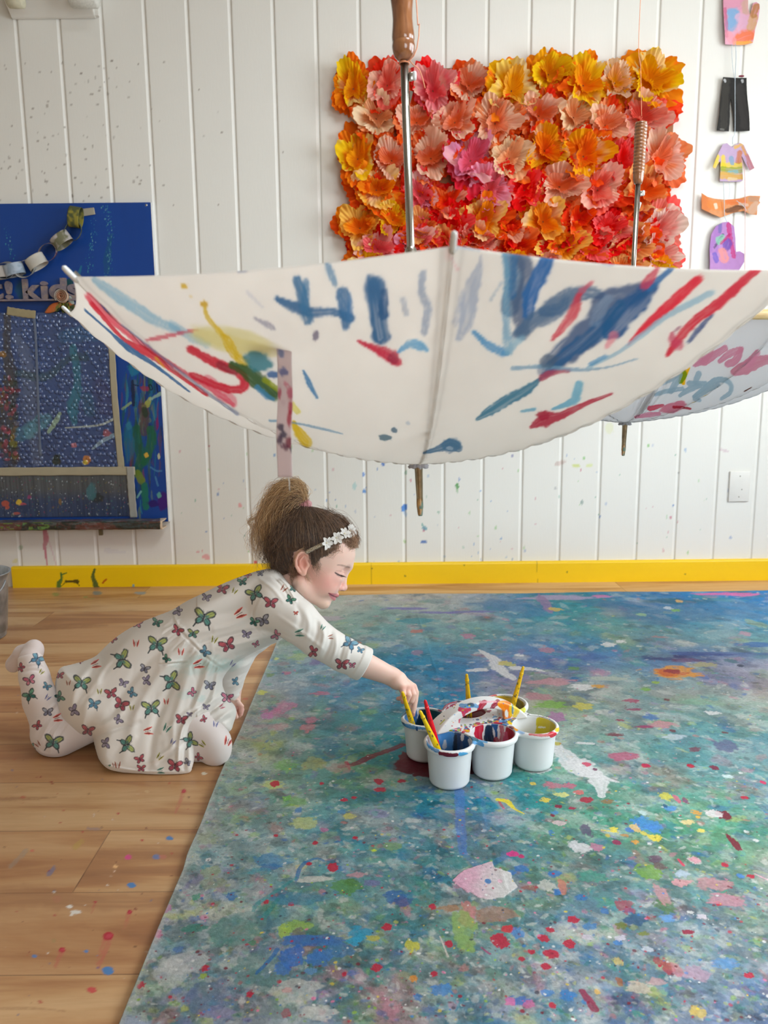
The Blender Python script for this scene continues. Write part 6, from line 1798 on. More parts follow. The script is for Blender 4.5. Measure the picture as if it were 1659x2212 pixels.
 pr = np.stack([np.interp(tt, L, prf[:, 0]), np.interp(tt, L, prf[:, 1])], 1)
 xs = np.linspace(xl, xe, nx)
 X, K = np.meshgrid(xs, np.arange(npr))
 cut = np.clip((pr[K, 0] - (WF - .081)) * .0, 0, 1)
 V = np.stack([np.minimum(X, xe + .0 + (pr[K, 0] - (WF - .081)) * .9), pr[K, 0] - .004 * fbm(X * 30, K * .2, 3, 3) * (K > 5), pr[K, 1] + .004 * (fbm(X * 25, K * .3, 2, 3) - .5)], -1).reshape(-1, 3)
 Fq = grid_faces(npr, nx)
 me = npmesh('ledge', V, Fq)
 n0 = fbm(X * 12, K * .35, 1, 5).ravel(); n1 = fbm(X * 45, K * .8, 3, 3).ravel(); n2 = fbm(X * 8 + 4, K * .1, 6, 2).ravel()
 pal = np.array([lin(*c) for c in ((58, 66, 70), (92, 110, 120), (70, 80, 62), (120, 92, 90), (60, 100, 100), (150, 152, 152), (130, 60, 50), (40, 46, 50))])
 q = (n0 * 9 + n1 * 6).astype(int) % 8
 col = pal[q] * .75 + pal[(q + 3) % 8] * .25
 front = (K.ravel() > 14)
 xpx = proj(V)[0]
 cf = np.where((n2 > .5)[:, None], np.array(lin(105, 60, 45)), np.array(lin(44, 44, 30)))
 cf = np.where(((n1 > .6) & (xpx < 120))[:, None], np.array(lin(110, 150, 30)), cf)
 col = np.where(front[:, None], col * .35 + cf * .65, col)
 raw = (xpx > 346)[:, None]
 col = np.where(raw, np.array(lin(220, 195, 165)), col)
 set_color(me, col)
 lg = obj('ledge', me, attr_mat('paint_crust', .35, .5, 120), T)
 s = lg.modifiers.new('thickness', 'SOLIDIFY'); s.thickness = .004; s.offset = 1
 bm = bmesh.new()
 q = PY(218, 1150, WF - .012)
 box_bm(bm, q, (.016, .010, .024), bevel=.002)
 obj('mounting_bracket', bm, noisy('brass_clip', (120, 105, 75), .5, .1, 60, 0), T, smooth=False)
 return xl, xr, ztop, zb_
BXL, BXR, BZT, BZB = board()
YP = WF - .019
def sheets():
 rr = random.Random(12)
 # bubble wrap: real bumps over a see-through film
 p0 = PY(0, 676, YP); p1 = PY(252, 1008, YP)
 xl, xr, zt, zl = BXL + .02, float(PY(255, 880, YP)[0]), float(p0[2]), float(p1[2])
 T = thing('bubble_wrap_sheet', ((xl + xr) / 2, YP, zl), 'paint-spotted bubble wrap sheet taped onto the blue board', 'bubble wrap')
 nu, nv = 620, 600
 P, F_ = quad_grid((xl, YP - .0015, zl), (xr, YP - .0015, zl), (xr, YP - .0015, zt), (xl, YP - .0015, zt), nu, nv)
 s = .0185
 row = np.round(P[:, 2] / (s * .87)); odd = (row % 2) * .5
 cx = (np.round(P[:, 0] / s - odd) + odd) * s; cz = row * s * .87
 cx, cz = cx + s * .26 * np.sin(cx * 2113.7 + cz * 771.3), cz + s * .26 * np.sin(cx * 1319.1 + cz * 2477.7)
 d = np.hypot(P[:, 0] - cx, P[:, 2] - cz) / (s * .5)
 ident = np.sin(cx * 913.1 + cz * 377.7)
 h = np.sqrt(np.clip(1 - d ** 2, 0, 1)) * .0042 * (.55 + .45 * np.sign(ident + .6))
 P[:, 1] -= h + .0018 * fbm(P[:, 0] * 12, P[:, 2] * 9, 3, 3)
 u, v, _ = proj(P)
 Q = Paint(u, v, (46, 70, 118))
 n = fbm(P[:, 0] * 9, P[:, 2] * 5, 2, 4)
 Q.c = (Q.c * (.75 + .5 * n[:, None])).astype(np.float32)
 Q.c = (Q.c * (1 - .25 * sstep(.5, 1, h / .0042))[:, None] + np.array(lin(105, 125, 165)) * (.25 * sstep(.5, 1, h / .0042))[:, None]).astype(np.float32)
 def S(pts, w, col, op=.6, dry=.5, seed=1):
  Q.stroke([zd(*p) for p in pts], w, col, op, dry, .4, seed, .3)
 S([(60, 130), (60, 400), (90, 700), (40, 1100), (90, 1300)], [8, 10, 16, 24, 20], (62, 58, 48), .75, .4, 1)
 for i in range(90):
  x, y = rr.uniform(0, 150), rr.uniform(620, 1330)
  Q.blob(*zd(x, y), rr.uniform(2, 7), rr.uniform(2, 8), rr.choice([(150, 50, 70), (120, 40, 55), (70, 60, 40), (40, 60, 55), (110, 90, 40), (50, 45, 45), (170, 80, 100)]), rr.uniform(.3, .8), 0, .4, i, .2)
 S([(140, 300), (220, 500), (250, 900), (310, 1300)], [10, 14, 18, 14], (120, 130, 150), .3, .5, 2)
 S([(600, 380), (640, 660), (600, 860), (610, 1000)], [8, 9, 13, 7], (40, 115, 135), .75, .4, 3); S([(720, 800), (740, 900)], [12, 14], (40, 90, 120), .6, .5, 4)
 S([(240, 1080), (330, 1000), (400, 960)], [14, 18, 8], (90, 145, 160), .7, .5, 5); S([(400, 1080), (460, 990), (490, 930)], [4, 6, 4], (150, 175, 150), .85, .3, 6); S([(170, 1100), (260, 1040)], [14, 14], (70, 130, 150), .5, .5, 7)
 S([(540, 1045), (700, 1035), (830, 1020), (960, 960), (1020, 920)], [1.6, 2, 2.4, 3, 4], (165, 175, 170), .9, .2, 8); S([(760, 1220), (850, 1150), (950, 1100), (1030, 1080)], [2, 5, 5, 3], (140, 165, 180), .85, .5, 9)
 S([(150, 600), (380, 620), (560, 480), (700, 460)], [8, 10, 8, 10], (40, 75, 70), .5, .5, 10); S([(540, 300), (700, 260), (800, 280)], [16, 20, 16], (50, 100, 140), .45, .5, 11); S([(820, 700), (880, 900)], [18, 16], (60, 55, 100), .4, .5, 12)
 for x, y, a, b, c in ((715, 1310, 8, 9, (190, 120, 40)), (700, 1330, 5, 5, (200, 180, 60)), (465, 1310, 9, 12, (25, 45, 25)), (20, 440, 8, 7, (140, 100, 30)), (610, 1190, 7, 5, (190, 120, 130)), (880, 1090, 9, 7, (150, 80, 90)), (110, 1180, 9, 8, (110, 110, 40)), (100, 1130, 5, 8, (130, 110, 40))):
  Q.blob(*zd(x, y), a, b, c, .85, 0, .45, int(x), .2)
 me = npmesh('wrap', P, F_)
 set_color(me, Q.c)
 M = Mat('bubble_wrap', rough=.14, spec=.7)
 M.base(M.attr().outputs['Color'])
 M.b.inputs['Coat Weight'].default_value = .6; M.b.inputs['Coat Roughness'].default_value = .06
 M.bump(M.noise(M.coord(), 140, 3, .6, .5), .5, .002)
 o = obj('wrap', me, M.m, T)
 s_ = o.modifiers.new('thickness', 'SOLIDIFY'); s_.thickness = .0005; s_.offset = -1
 tape = paper_mat('masking_tape', .1, .7)
 def tape_strip(parent, pts_px, wpx, col=(178, 168, 142), name='masking_tape', y=None):
  Pp = spline(np.array([PY(a_, b_, (YP - .0062) if y is None else y) for a_, b_ in pts_px]), 40)
  d_ = np.gradient(Pp, axis=0); d_ /= np.linalg.norm(d_, axis=1)[:, None]
  side = np.cross(d_, np.array([0, 1.0, 0]))
  w = wpx * proj(Pp[0])[2] / F_PX / 2
  sx = np.linspace(-1, 1, 9)
  wv = w * (1 + .05 * np.sin(np.arange(40) * .9))
  V = Pp[:, None] + side[:, None] * (sx[None, :, None] * wv[:, None, None])
  V[:, :, 1] -= .0008 * fbm(V[:, :, 0] * 60, V[:, :, 2] * 60, 2, 3)
  V = V.reshape(-1, 3)
  m_ = npmesh(name, V, grid_faces(40, 9))
  cc = np.tile(np.array(lin(*col)), (len(V), 1)) * (.9 + .2 * fbm(V[:, 0] * 50, V[:, 2] * 50, 4, 3))[:, None]
  set_color(m_, cc)
  t_ = obj(name, m_, tape, parent)
  k = t_.modifiers.new('thickness', 'SOLIDIFY'); k.thickness = .0004
  return t_
 tape_strip(T, [(241, 742), (248, 860), (262, 1012)], 14)
 tape_strip(T, [(15, 671), (45, 676), (77, 680)], 17, (165, 152, 118))
 tape_strip(T, [(74, 684), (78, 740), (84, 900), (88, 985)], 5, (110, 120, 140))
 # lower streaky plastic sheet
 xr2 = float(PY(283, 1070, YP)[0]); zt2 = float(PY(100, 1026, YP)[2]); zl2 = BZB + .004
 T2 = thing('plastic_sheet', ((xl + xr2) / 2, YP, zl2), 'grey streaky plastic sheet taped below the bubble wrap, above the ledge', 'plastic sheet')
 P, F_ = quad_grid((xl, YP - .002, zl2), (xr2, YP - .002, zl2), (xr2, YP - .002, zt2), (xl, YP - .002, zt2), 620, 150)
 u, v, _ = proj(P)
 P[:, 1] -= .0012 * fbm(P[:, 0] * 150, P[:, 2] * 4, 3, 2)
 Q = Paint(u, v, (70, 76, 84))
 st = fbm(P[:, 0] * 170, P[:, 2] * 7, 2, 3); st2 = fbm(P[:, 0] * 18, P[:, 2] * 3, 5, 3)
 low = sstep(1050, 1090, v)
 base = np.array(lin(76, 80, 84)) * (1 - low[:, None]) + np.array(lin(46, 62, 92)) * low[:, None]
 Q.c = (base * (.6 + .9 * st[:, None]) * (.8 + .4 * st2[:, None])).astype(np.float32)
 for i in range(420):
  x, y = rr.uniform(0, 282), rr.uniform(1030, 1116)
  s_ = rr.uniform(.5, 1.5)
  Q.blob(x, y, s_, s_ * 1.4, rr.choice([(190, 200, 205), (150, 165, 175), (60, 110, 110), (120, 60, 90), (30, 40, 40), (120, 110, 60)]), rr.uniform(.3, .9), 0, .3, i)
 for x, y, a_, b_, c in ((155, 1660, 6, 6, (225, 190, 40)), (45, 1670, 8, 6, (190, 85, 60)), (60, 1700, 5, 5, (190, 85, 60)), (135, 1750, 8, 3, (180, 90, 80)), (190, 1675, 7, 3, (190, 80, 90)), (240, 1615, 4, 4, (150, 60, 110)), (495, 1655, 4, 7, (130, 100, 50)), (800, 1620, 14, 10, (30, 40, 40)), (750, 1570, 10, 20, (60, 110, 120)), (200, 1710, 12, 9, (35, 55, 90))):
  Q.blob(*zd(x, y), a_, b_, c, .8, 0, .4, int(x), .2)
 me = npmesh('film', P, F_); set_color(me, Q.c)
 o = obj('film', me, attr_mat('streaky_plastic', .3, .3, 150, coat=.4), T2)
 s_ = o.modifiers.new('thickness', 'SOLIDIFY'); s_.thickness = .0006; s_.offset = -1
 tape_strip(T2, [(-150, 1021), (0, 1019), (140, 1018), (292, 1017)], 18)
 tape_strip(T2, [(281, 1008), (284, 1060), (289, 1118)], 16, (168, 166, 158), y=YP - .0075)
sheets()
# ------------------------------------------------------------------ letters on their rail
def letters():
 base = PZ  # keep names short below
 yl = YP - .004
 T = thing('letter_sign', PY(88, 650, yl), 'row of speckled wooden letters spelling t! kids on a thin rail', 'letter sign')
 M = Mat('speckled_lilac_letter', rough=.45)
 vec = M.coord()
 M.base(M.mix(M.noise(vec, 22, 4), M.ramp(M.noise(vec, 60, 4, .6), [(.3, (96, 92, 104)), (.5, (128, 118, 124)), (.62, (168, 142, 112)), (.75, (120, 138, 132))]), (124, 112, 122)))
 bas = 647.0
 def glyph(ch, x0, x1, ytop, ybot):
  c = bpy.data.curves.new('letter', 'FONT')
  c.body = ch
  c.extrude = .5
  c.offset = .035
  c.resolution_u = 6
  to = bpy.data.objects.new('letter', c); C.objects.link(to)
  dg = bpy.context.evaluated_depsgraph_get()
  me = bpy.data.meshes.new_from_object(to.evaluated_get(dg))
  bpy.data.objects.remove(to)
  V = verts_of(me)
  a = PY(x0, ybot, yl); b = PY(x1, ytop, yl)
  mn, mx = V.min(0), V.max(0)
  W = np.empty_like(V)
  W[:, 0] = a[0] + (V[:, 0] - mn[0]) / (mx[0] - mn[0]) * (b[0] - a[0])
  W[:, 2] = a[2] + (V[:, 1] - mn[1]) / (mx[1] - mn[1]) * (b[2] - a[2])
  W[:, 1] = yl - (V[:, 2] - mn[2]) / (mx[2] - mn[2]) * .012
  me.vertices.foreach_set('co', W.ravel()); me.update()
  obj('letter', me, M.m, T, smooth=False)
 glyph('t', -14, 6, 606, bas)
 glyph('!', 15, 27, 608, bas)
 glyph('k', 53, 88, 603, bas)
 glyph('i', 92, 104, 608, bas)
 glyph('d', 110, 144, 601, bas)
 glyph('s', 149, 175, 614, bas)
 bm = bmesh.new()
 a = PY(-40, 650, yl); b = PY(175, 648, yl)
 box_bm(bm, ((a[0] + b[0]) / 2, yl - .008, (a[2] + b[2]) / 2), (b[0] - a[0], .018, .007), bevel=.001)
 obj('rail', bm, M.m, T, smooth=False)
letters()
# ------------------------------------------------------------------ paper chain
def chain():
 L = [  # centre px, chain direction angle (deg, in picture), kind, colours, radius
  (163, 469, 80, 'flat', (86, 92, 60), (150, 140, 60)), (158, 499, 60, 'ring', (108, 116, 104), (70, 80, 60)), (133, 519, 35, 'flat', (190, 182, 178), (120, 118, 92)),
  (103, 545, 40, 'ring', (150, 130, 126), (120, 70, 90)), (79, 566, 30, 'flat', (208, 202, 190), (200, 196, 186)), (55, 580, 25, 'ring', (196, 190, 182), (170, 170, 160)),
  (31, 583, 15, 'flat', (180, 192, 206), (150, 165, 180)), (12, 584, 5, 'ring', (150, 150, 148), (170, 165, 160)), (-6, 590, 10, 'flat', (176, 168, 160), (190, 120, 100))]
 yc = YP - .030
 T = thing('paper_chain', PY(84, 540, yc), 'paper chain of painted links taped to the blue board and drooping left', 'paper chain')
 M = paper_mat('painted_paper_link', .1)
 for n, (x, y, ang, kind, c1, c2) in enumerate(L):
  p = PY(x, y, yc)
  a = math.radians(ang)
  dr = np.array([math.cos(a), 0, math.sin(a)])          # along the chain
  nn = np.array([0, -1.0, 0])
  pr = np.cross(dr, nn)
  R, w = .033, .019
  if kind == 'flat':
   e1, e2, ax = dr, nn, pr; w = .021; Rl = (R * 1.15, R * .80)
  else:
   e1, e2, ax = dr, pr, nn * .94 + pr * .3; ax = ax / np.linalg.norm(ax); Rl = (R * 1.15, R * .88)
  t = np.linspace(0, 2 * np.pi, 72, endpoint=False)[None, :, None]
  s = np.linspace(-1, 1, 12)[:, None, None]
  V = p + e1 * Rl[0] * np.cos(t) + e2 * Rl[1] * np.sin(t) + ax * (w * s)
  V = V.reshape(-1, 3)
  i = (np.arange(11)[:, None] * 72 + np.arange(72)[None]).ravel(); j = (np.arange(11)[:, None] * 72 + (np.arange(72)[None] + 1) % 72).ravel()
  me = npmesh('paper_link', V, np.stack([i, j, j + 72, i + 72], 1))
  k = fbm(V[:, 0] * 40 + n, V[:, 2] * 40, n, 3)[:, None]
  k = sstep(.45, .6, k)
  set_color(me, np.array(lin(*c1)) * (1 - k) + np.array(lin(*c2)) * k)
  o = obj('paper_link', me, M, T)
  q = o.modifiers.new('thickness', 'SOLIDIFY'); q.thickness = .0006
 P, F_ = quad_grid(PY(180, 467, YP - .004), PY(206, 463, YP - .002), PY(203, 448, YP - .002), PY(178, 451, YP - .004), 12, 8)
 me = npmesh('tape', P, F_); set_color(me, np.tile(np.array(lin(170, 163, 145)), (len(P), 1)))
 o = obj('tape', me, M, T)
 q = o.modifiers.new('thickness', 'SOLIDIFY'); q.thickness = .0004
chain()
# ------------------------------------------------------------------ paper rose with leaves
def rose():
 c = PY(134, 640, YP - .022)
 T = thing('paper_rose', c, 'small coiled paper rose with green and orange paper leaves below the letters', 'paper rose')
 M = paper_mat('rose_paper', .15)
 th = np.linspace(0, 2 * np.pi * 3.6, 220)
 r = .003 + .022 * (th / th[-1])
 ctr = np.stack([c[0] + r * np.cos(th), np.full_like(th, c[1]), c[2] + r * np.sin(th) * 1.05], -1)
 s = np.linspace(0, 1, 8)
 V = ctr[None] + s[:, None, None] * np.array([0, -.014, 0]) * (1.1 - .5 * (th / th[-1]))[None, :, None]
 rad = np.stack([np.cos(th), 0 * th, np.sin(th)], -1)
 V = V + rad[None] * (s[:, None, None] ** 2 * .002)
 V = V.reshape(-1, 3)
 me = npmesh('coil', V, grid_faces(8, 220))
 k = np.tile((th / th[-1])[None], (8, 1)).ravel()[:, None]
 k = sstep(.5, .9, k)
 set_color(me, np.array(lin(206, 150, 118)) * (1 - k) + np.array(lin(206, 198, 186)) * k)
 o = obj('coil', me, M, T)
 q = o.modifiers.new('thickness', 'SOLIDIFY'); q.thickness = .0008
 v, f = lathe_np([(.0001, 0), (.024, 0), (.025, .002), (.0245, .005), (.0001, .005)], 40, c + [0, .004, 0], (0, -1, 0))
 me = npmesh('rose_back', v, f); set_color(me, np.tile(np.array(lin(196, 160, 130)), (len(v), 1)))
 obj('rose_back', me, M, T)
 for (ax, ay, bx, by, w, c1, c2) in ((132, 655, 98, 675, 8, (206, 110, 62), (120, 120, 60)), (140, 655, 170, 672, 8, (170, 100, 60), (60, 70, 40)), (138, 652, 138, 676, 9, (40, 50, 26), (130, 130, 40)), (150, 640, 158, 664, 6, (190, 196, 196), (150, 160, 150)), (146, 655, 156, 676, 6, (50, 60, 30), (150, 150, 60)), (128, 655, 122, 674, 5, (60, 80, 50), (40, 50, 30))):
  A = PY(ax, ay, YP - .016); B = PY(bx, by, YP - .008)
  d = B - A; sd = np.cross(d / np.linalg.norm(d), [0, 1, 0]); w = w * .0019
  t = np.linspace(0, 1, 24)[:, None]; s = np.linspace(-1, 1, 9)[None]
  wid = w * np.sin(np.pi * np.clip(t * .92 + .06, 0, 1)) ** .8
  V = A + d * t[..., None] + sd * (wid * s)[..., None] + np.array([0, -1.0, 0]) * (.004 * (1 - s ** 2))[..., None]
  V = V.reshape(-1, 3)
  me = npmesh('leaf', V, grid_faces(24, 9))
  k = sstep(.42, .58, fbm(V[:, 0] * 90, V[:, 2] * 90, 3, 3))[:, None]
  set_color(me, np.array(lin(*c1)) * (1 - k) + np.array(lin(*c2)) * k)
  o = obj('leaf', me, M, T)
  q = o.modifiers.new('thickness', 'SOLIDIFY'); q.thickness = .0006
rose()
# ------------------------------------------------------------------ string of painted paper clothes, right
def clothes():
 yc = WF - .014
 M = paper_mat('painted_paper_cutout', .12)
 def zr(x, y):
  return 1480 + x / 3.162, y / 3.162
 def cut2(name, label, cat, outline, base, marks, curl=.006, th=.0012, parent=None):
  """grid cells whose centre lies in the outline; border vertices pulled onto it"""
  u0 = np.array([zr(x, y) for x, y in outline])
  mn, mx = u0.min(0), u0.max(0)
  step = .55
  gx = np.arange(mn[0], mx[0] + step, step); gy = np.arange(mn[1], mx[1] + step, step)
  X, Y = np.meshgrid(gx, gy)
  def inside_(x, y):
   ins = np.zeros(x.shape, bool)
   for a, b in zip(u0, np.roll(u0, -1, 0)):
    ins ^= ((a[1] > y) != (b[1] > y)) & (x < (b[0] - a[0]) * (y - a[1]) / (b[1] - a[1] + 1e-12) + a[0])
   return ins
  c = inside_(X[:-1, :-1] + step / 2, Y[:-1, :-1] + step / 2)
  f = grid_faces(*X.shape)[c.ravel()][:, ::-1]
  used, inv = np.unique(f, return_inverse=True)
  f = inv.reshape(f.shape)
  px, py = X.ravel()[used], Y.ravel()[used]
  # snap verts that fall outside onto the outline
  out = ~inside_(px, py)
  for i in np.nonzero(out)[0]:
   best = None
   for a, b in zip(u0, np.roll(u0, -1, 0)):
    d = b - a; t = np.clip(((px[i] - a[0]) * d[0] + (py[i] - a[1]) * d[1]) / (d @ d + 1e-9), 0, 1)
    q = a + t * d; dd = (q[0] - px[i]) ** 2 + (q[1] - py[i]) ** 2
    if best is None or dd < best[0]:
     best = (dd, q)
   px[i], py[i] = best[1]
  t = ray(px, py) if False else (FW[None] + RT[None] * ((px - W_PX / 2) / F_PX)[:, None] - UP[None] * ((py - H_PX / 2) / F_PX)[:, None])
  V = CAM + t * (yc / t[:, 1])[:, None]
  cx, cz = V[:, 0].mean(), V[:, 2].mean()
  V[:, 1] += curl * np.sin((V[:, 0] - cx) * 30 + 1) + curl * .6 * np.sin((V[:, 2] - cz) * 34)
  V[:, 1] = np.minimum(V[:, 1], WF - .002)
  me = npmesh(name, V, f)
  Q = Paint(px, py, base)
  n = fbm(px * .12, py * .12, 3, 4)[:, None]
  Q.c = (Q.c * (.92 + .16 * n)).astype(np.float32)
  for i, mk in enumerate(marks):
   pts, w, col = mk[:3]; op = mk[3] if len(mk) > 3 else .85
   Q.stroke([zr(*p) for p in pts], w, col, op, .4, .35, i, .3)
  set_color(me, Q.c)
  o = obj(name, me, M)
  k = o.modifiers.new('thickness', 'SOLIDIFY'); k.thickness = th
  return tag(o, label, cat)
 cut2('paper_mitten', 'large pink and orange painted paper mitten, topmost cut-out on the string', 'paper cut-out',
   [(258, -60), (436, -60), (440, 60), (450, 90), (462, 40), (470, 14), (492, 8), (512, 26), (512, 60), (500, 130), (478, 200), (464, 292), (400, 304), (270, 306), (262, 180)], (232, 170, 190),
   [([(300, 20), (360, 10)], [22, 20], (214, 140, 165), .6), ([(420, 20), (430, 60)], [10, 12], (205, 170, 140), .7), ([(330, 100), (325, 150), (310, 185)], [16, 18, 11], (110, 175, 215)), ([(380, 120), (440, 150), (400, 190)], [12, 16, 14], (228, 180, 205), .8), ([(470, 120), (450, 190)], [10, 9], (215, 170, 110), .8),
   ([(490, 40), (470, 100)], [8, 7], (190, 130, 75), .9), ([(350, 275), (410, 250), (450, 240)], [9, 17, 12], (246, 120, 50)), ([(340, 292), (450, 290)], [4, 5], (248, 180, 80)), ([(272, 60), (280, 250)], [4, 4], (205, 90, 130), .7), ([(300, 250), (330, 285)], [10, 8], (240, 160, 170), .7)])
 cut2('paper_trousers', 'pair of black painted paper trousers hanging below the paper mitten', 'paper cut-out',
   [(258, 528), (424, 528), (430, 640), (442, 893), (336, 893), (330, 800), (318, 670), (308, 720), (302, 895), (212, 895), (225, 800), (244, 650)], (46, 44, 42),
   [([(280, 560), (260, 860)], [10, 9], (70, 66, 60), .6), ([(380, 600), (410, 860)], [10, 9], (64, 60, 58), .6), ([(270, 548), (274, 554)], [3, 3], (190, 190, 190), .9), ([(396, 546), (398, 552)], [3, 3], (190, 190, 190), .9), ([(240, 884), (262, 886)], [2, 2], (120, 118, 112), .8)])
 cut2('paper_sweater', 'small paper sweater with lilac top and yellow body hanging below the black trousers', 'paper cut-out',
   [(258, 985), (290, 975), (310, 990), (330, 1000), (352, 980), (382, 970), (408, 985), (440, 1060), (470, 1150), (440, 1166), (420, 1130), (392, 1060), (396, 1232), (380, 1240), (232, 1240), (240, 1100), (222, 1120), (200, 1160), (182, 1146), (205, 1090), (230, 1040)], (196, 168, 198),
   [([(215, 1070), (195, 1135)], [8, 7], (246, 214, 20)), ([(262, 1070), (260, 1150)], [5, 6], (238, 208, 30)), ([(255, 1130), (385, 1130)], [7, 7], (232, 205, 40)), ([(250, 1160), (390, 1160)], [7, 7], (150, 165, 50)), ([(320, 1080), (325, 1110)], [6, 5], (130, 165, 190)), ([(300, 1180), (350, 1175)], [5, 5], (130, 180, 190)),
   ([(245, 1200), (390, 1205)], [8, 8], (222, 170, 40)), ([(350, 1000), (400, 980)], [4, 3], (230, 180, 70)), ([(380, 1040), (372, 1100)], [6, 7], (206, 120, 60)), ([(430, 1060), (450, 1145)], [5, 6], (196, 120, 120)), ([(400, 1000), (420, 1050)], [3, 3], (222, 160, 80)), ([(300, 1222), (350, 1222)], [4, 3], (224, 200, 160))])
 cut2('paper_scarf', 'orange and brown painted paper scarf shaped strip below the paper sweater', 'paper cut-out',
   [(112, 1318), (150, 1345), (200, 1358), (280, 1362), (380, 1352), (440, 1335), (512, 1340), (502, 1375), (510, 1385), (490, 1410), (484, 1472), (440, 1466), (400, 1440), (340, 1450), (285, 1470), (240, 1488), (180, 1466), (108, 1430)], (222, 150, 100),
   [([(130, 1360), (140, 1420)], [9, 10], (228, 130, 70)), ([(180, 1400), (240, 1410)], [11, 11], (236, 140, 70)), ([(205, 1400), (210, 1420)], [4, 4], (240, 215, 190), .9), ([(300, 1375), (400, 1375)], [7, 7], (232, 120, 60)), ([(290, 1440), (350, 1425), (400, 1410)], [6, 8, 4], (96, 60, 44)), ([(450, 1360), (490, 1365)], [7, 6], (196, 150, 120)), ([(450, 1440), (480, 1400)], [9, 8], (214, 176, 150)), ([(380, 1390), (420, 1400)], [4, 4], (226, 196, 176), .8)])
 cut2('paper_mitten', 'purple painted paper mitten partly hidden behind the rim of the big umbrella', 'paper cut-out',
   [(164, 1860), (164, 1700), (178, 1600), (210, 1545), (260, 1518), (300, 1512), (340, 1545), (350, 1620), (350, 1720), (375, 1715), (402, 1735), (400, 1790), (360, 1860)], (190, 140, 196),
   [([(230, 1560), (190, 1700)], [10, 12], (170, 120, 190), .8), ([(300, 1530), (320, 1640), (335, 1750)], [5, 5, 5], (200, 50, 120)), ([(265, 1600), (200, 1690)], [3, 3], (90, 70, 110)), ([(235, 1640), (260, 1620)], [9, 8], (140, 200, 170)), ([(300, 1650), (285, 1690)], [9, 9], (110, 80, 170)), ([(260, 1720), (270, 1760)], [11, 11], (235, 150, 140)), ([(200, 1740), (210, 1780)], [6, 6], (120, 100, 190)), ([(310, 1600), (250, 1660)], [3, 3], (190, 40, 110)), ([(240, 1530), (240, 1580)], [5, 4], (120, 110, 170))])
 o = cut2('paper_bobble_hat', 'grey scribbled paper cut-out peeking over the wooden hoop of the further umbrella', 'paper cut-out',
    [(240, 2150), (250, 2080), (270, 2045), (320, 2030), (360, 2040), (385, 2080), (386, 2150)], (196, 192, 192),
    [([(280, 2060), (320, 2050), (360, 2060)], [1.6, 1.6, 1.6], (120, 118, 118)), ([(320, 2050), (330, 2110)], [1.6, 1.6], (110, 108, 108)), ([(290, 2100), (340, 2070)], [1.6, 1.6], (120, 118, 118)), ([(350, 2080), (375, 2110)], [1.4, 1.4], (120, 118, 118))])
 smat = noisy('pale_string', (196, 208, 216), .8, .05, 100, 0)
 pmat = noisy('pink_string', (226, 170, 170), .8, .05, 100, 0)
 ys_ = yc - .006
 def string(pts, mat, label, r=.0009):
  P = spline(np.array([PY(*zr(*p), ys_) for p in pts]), 50)
  v, f = tube_np(P, r, 6)
  tag(obj('string', npmesh('string', v, f), mat), label, 'string')
 string([(345, 300), (348, 400), (342, 520), (340, 600), (340, 890), (326, 940), (324, 985)], smat, 'pale blue string linking the paper mitten, trousers and sweater', .0012)
 string([(318, 300), (322, 420), (336, 535)], smat, 'thin second string between the paper mitten and the trousers')
 string([(262, 1240), (266, 1360), (270, 1470), (285, 1515)], smat, 'pale string tied across the orange paper scarf', .0011)
 string([(300, 1240), (305, 1300), (298, 1360)], smat, 'thin string between the paper sweater and scarf', .0007)
 string([(350, 1370), (400, 1410), (420, 1440)], smat, 'pale string crossing the right end of the paper scarf')
 string([(388, 1085), (408, 1240), (408, 1800), (400, 1950), (385, 2040), (370, 2052)], pmat, 'thin pink string running down beside the purple paper mitten', .0010)
 bm = bmesh.new()
 a = PY(*zr(384, 520), ys_ - .002)
 bmesh.ops.create_icosphere(bm, subdivisions=3, radius=.006, matrix=Matrix.Translation(Vector([float(q) for q in a])) @ Matrix.Diagonal((1.8, .6, .6, 1)))
 tag(obj('thread_knot', bm, noisy('dark_red_knot', (120, 30, 50), .7, .1, 60, 0)), 'small dark red knot on the waist of the paper trousers', 'knot')
clothes()
# ------------------------------------------------------------------ blank wall plate
def plate():
 a = PY(1576, 1018, WF); b = PY(1616, 1083, WF)
 c = ((a[0] + b[0]) / 2, WF - .003, (a[2] + b[2]) / 2)
 T = thing('wall_plate', c, 'white blank wall plate with small screws on the boards, lower right', 'wall plate')
 bm = bmesh.new()
 box_bm(bm, c, (b[0] - a[0], .007, a[2] - b[2]), bevel=.0028, seg=3)
 obj('cover', bm, noisy('white_plate_plastic', (226, 222, 214), .35, .01, 20, 0), T)
 for dx, dz in ((.0, .042), (.0, -.042), (.010, -.012)):
  v, f = lathe_np([(.0001, .0012), (.0022, .001), (.0032, 0)], 16, (c[0] + dx, WF - .0065, c[2] + dz), (0, -1, 0))
  obj('screw', npmesh('screw', v, f), noisy('screw_paint', (176, 170, 160), .4, .05, 20, 0), T)
plate()
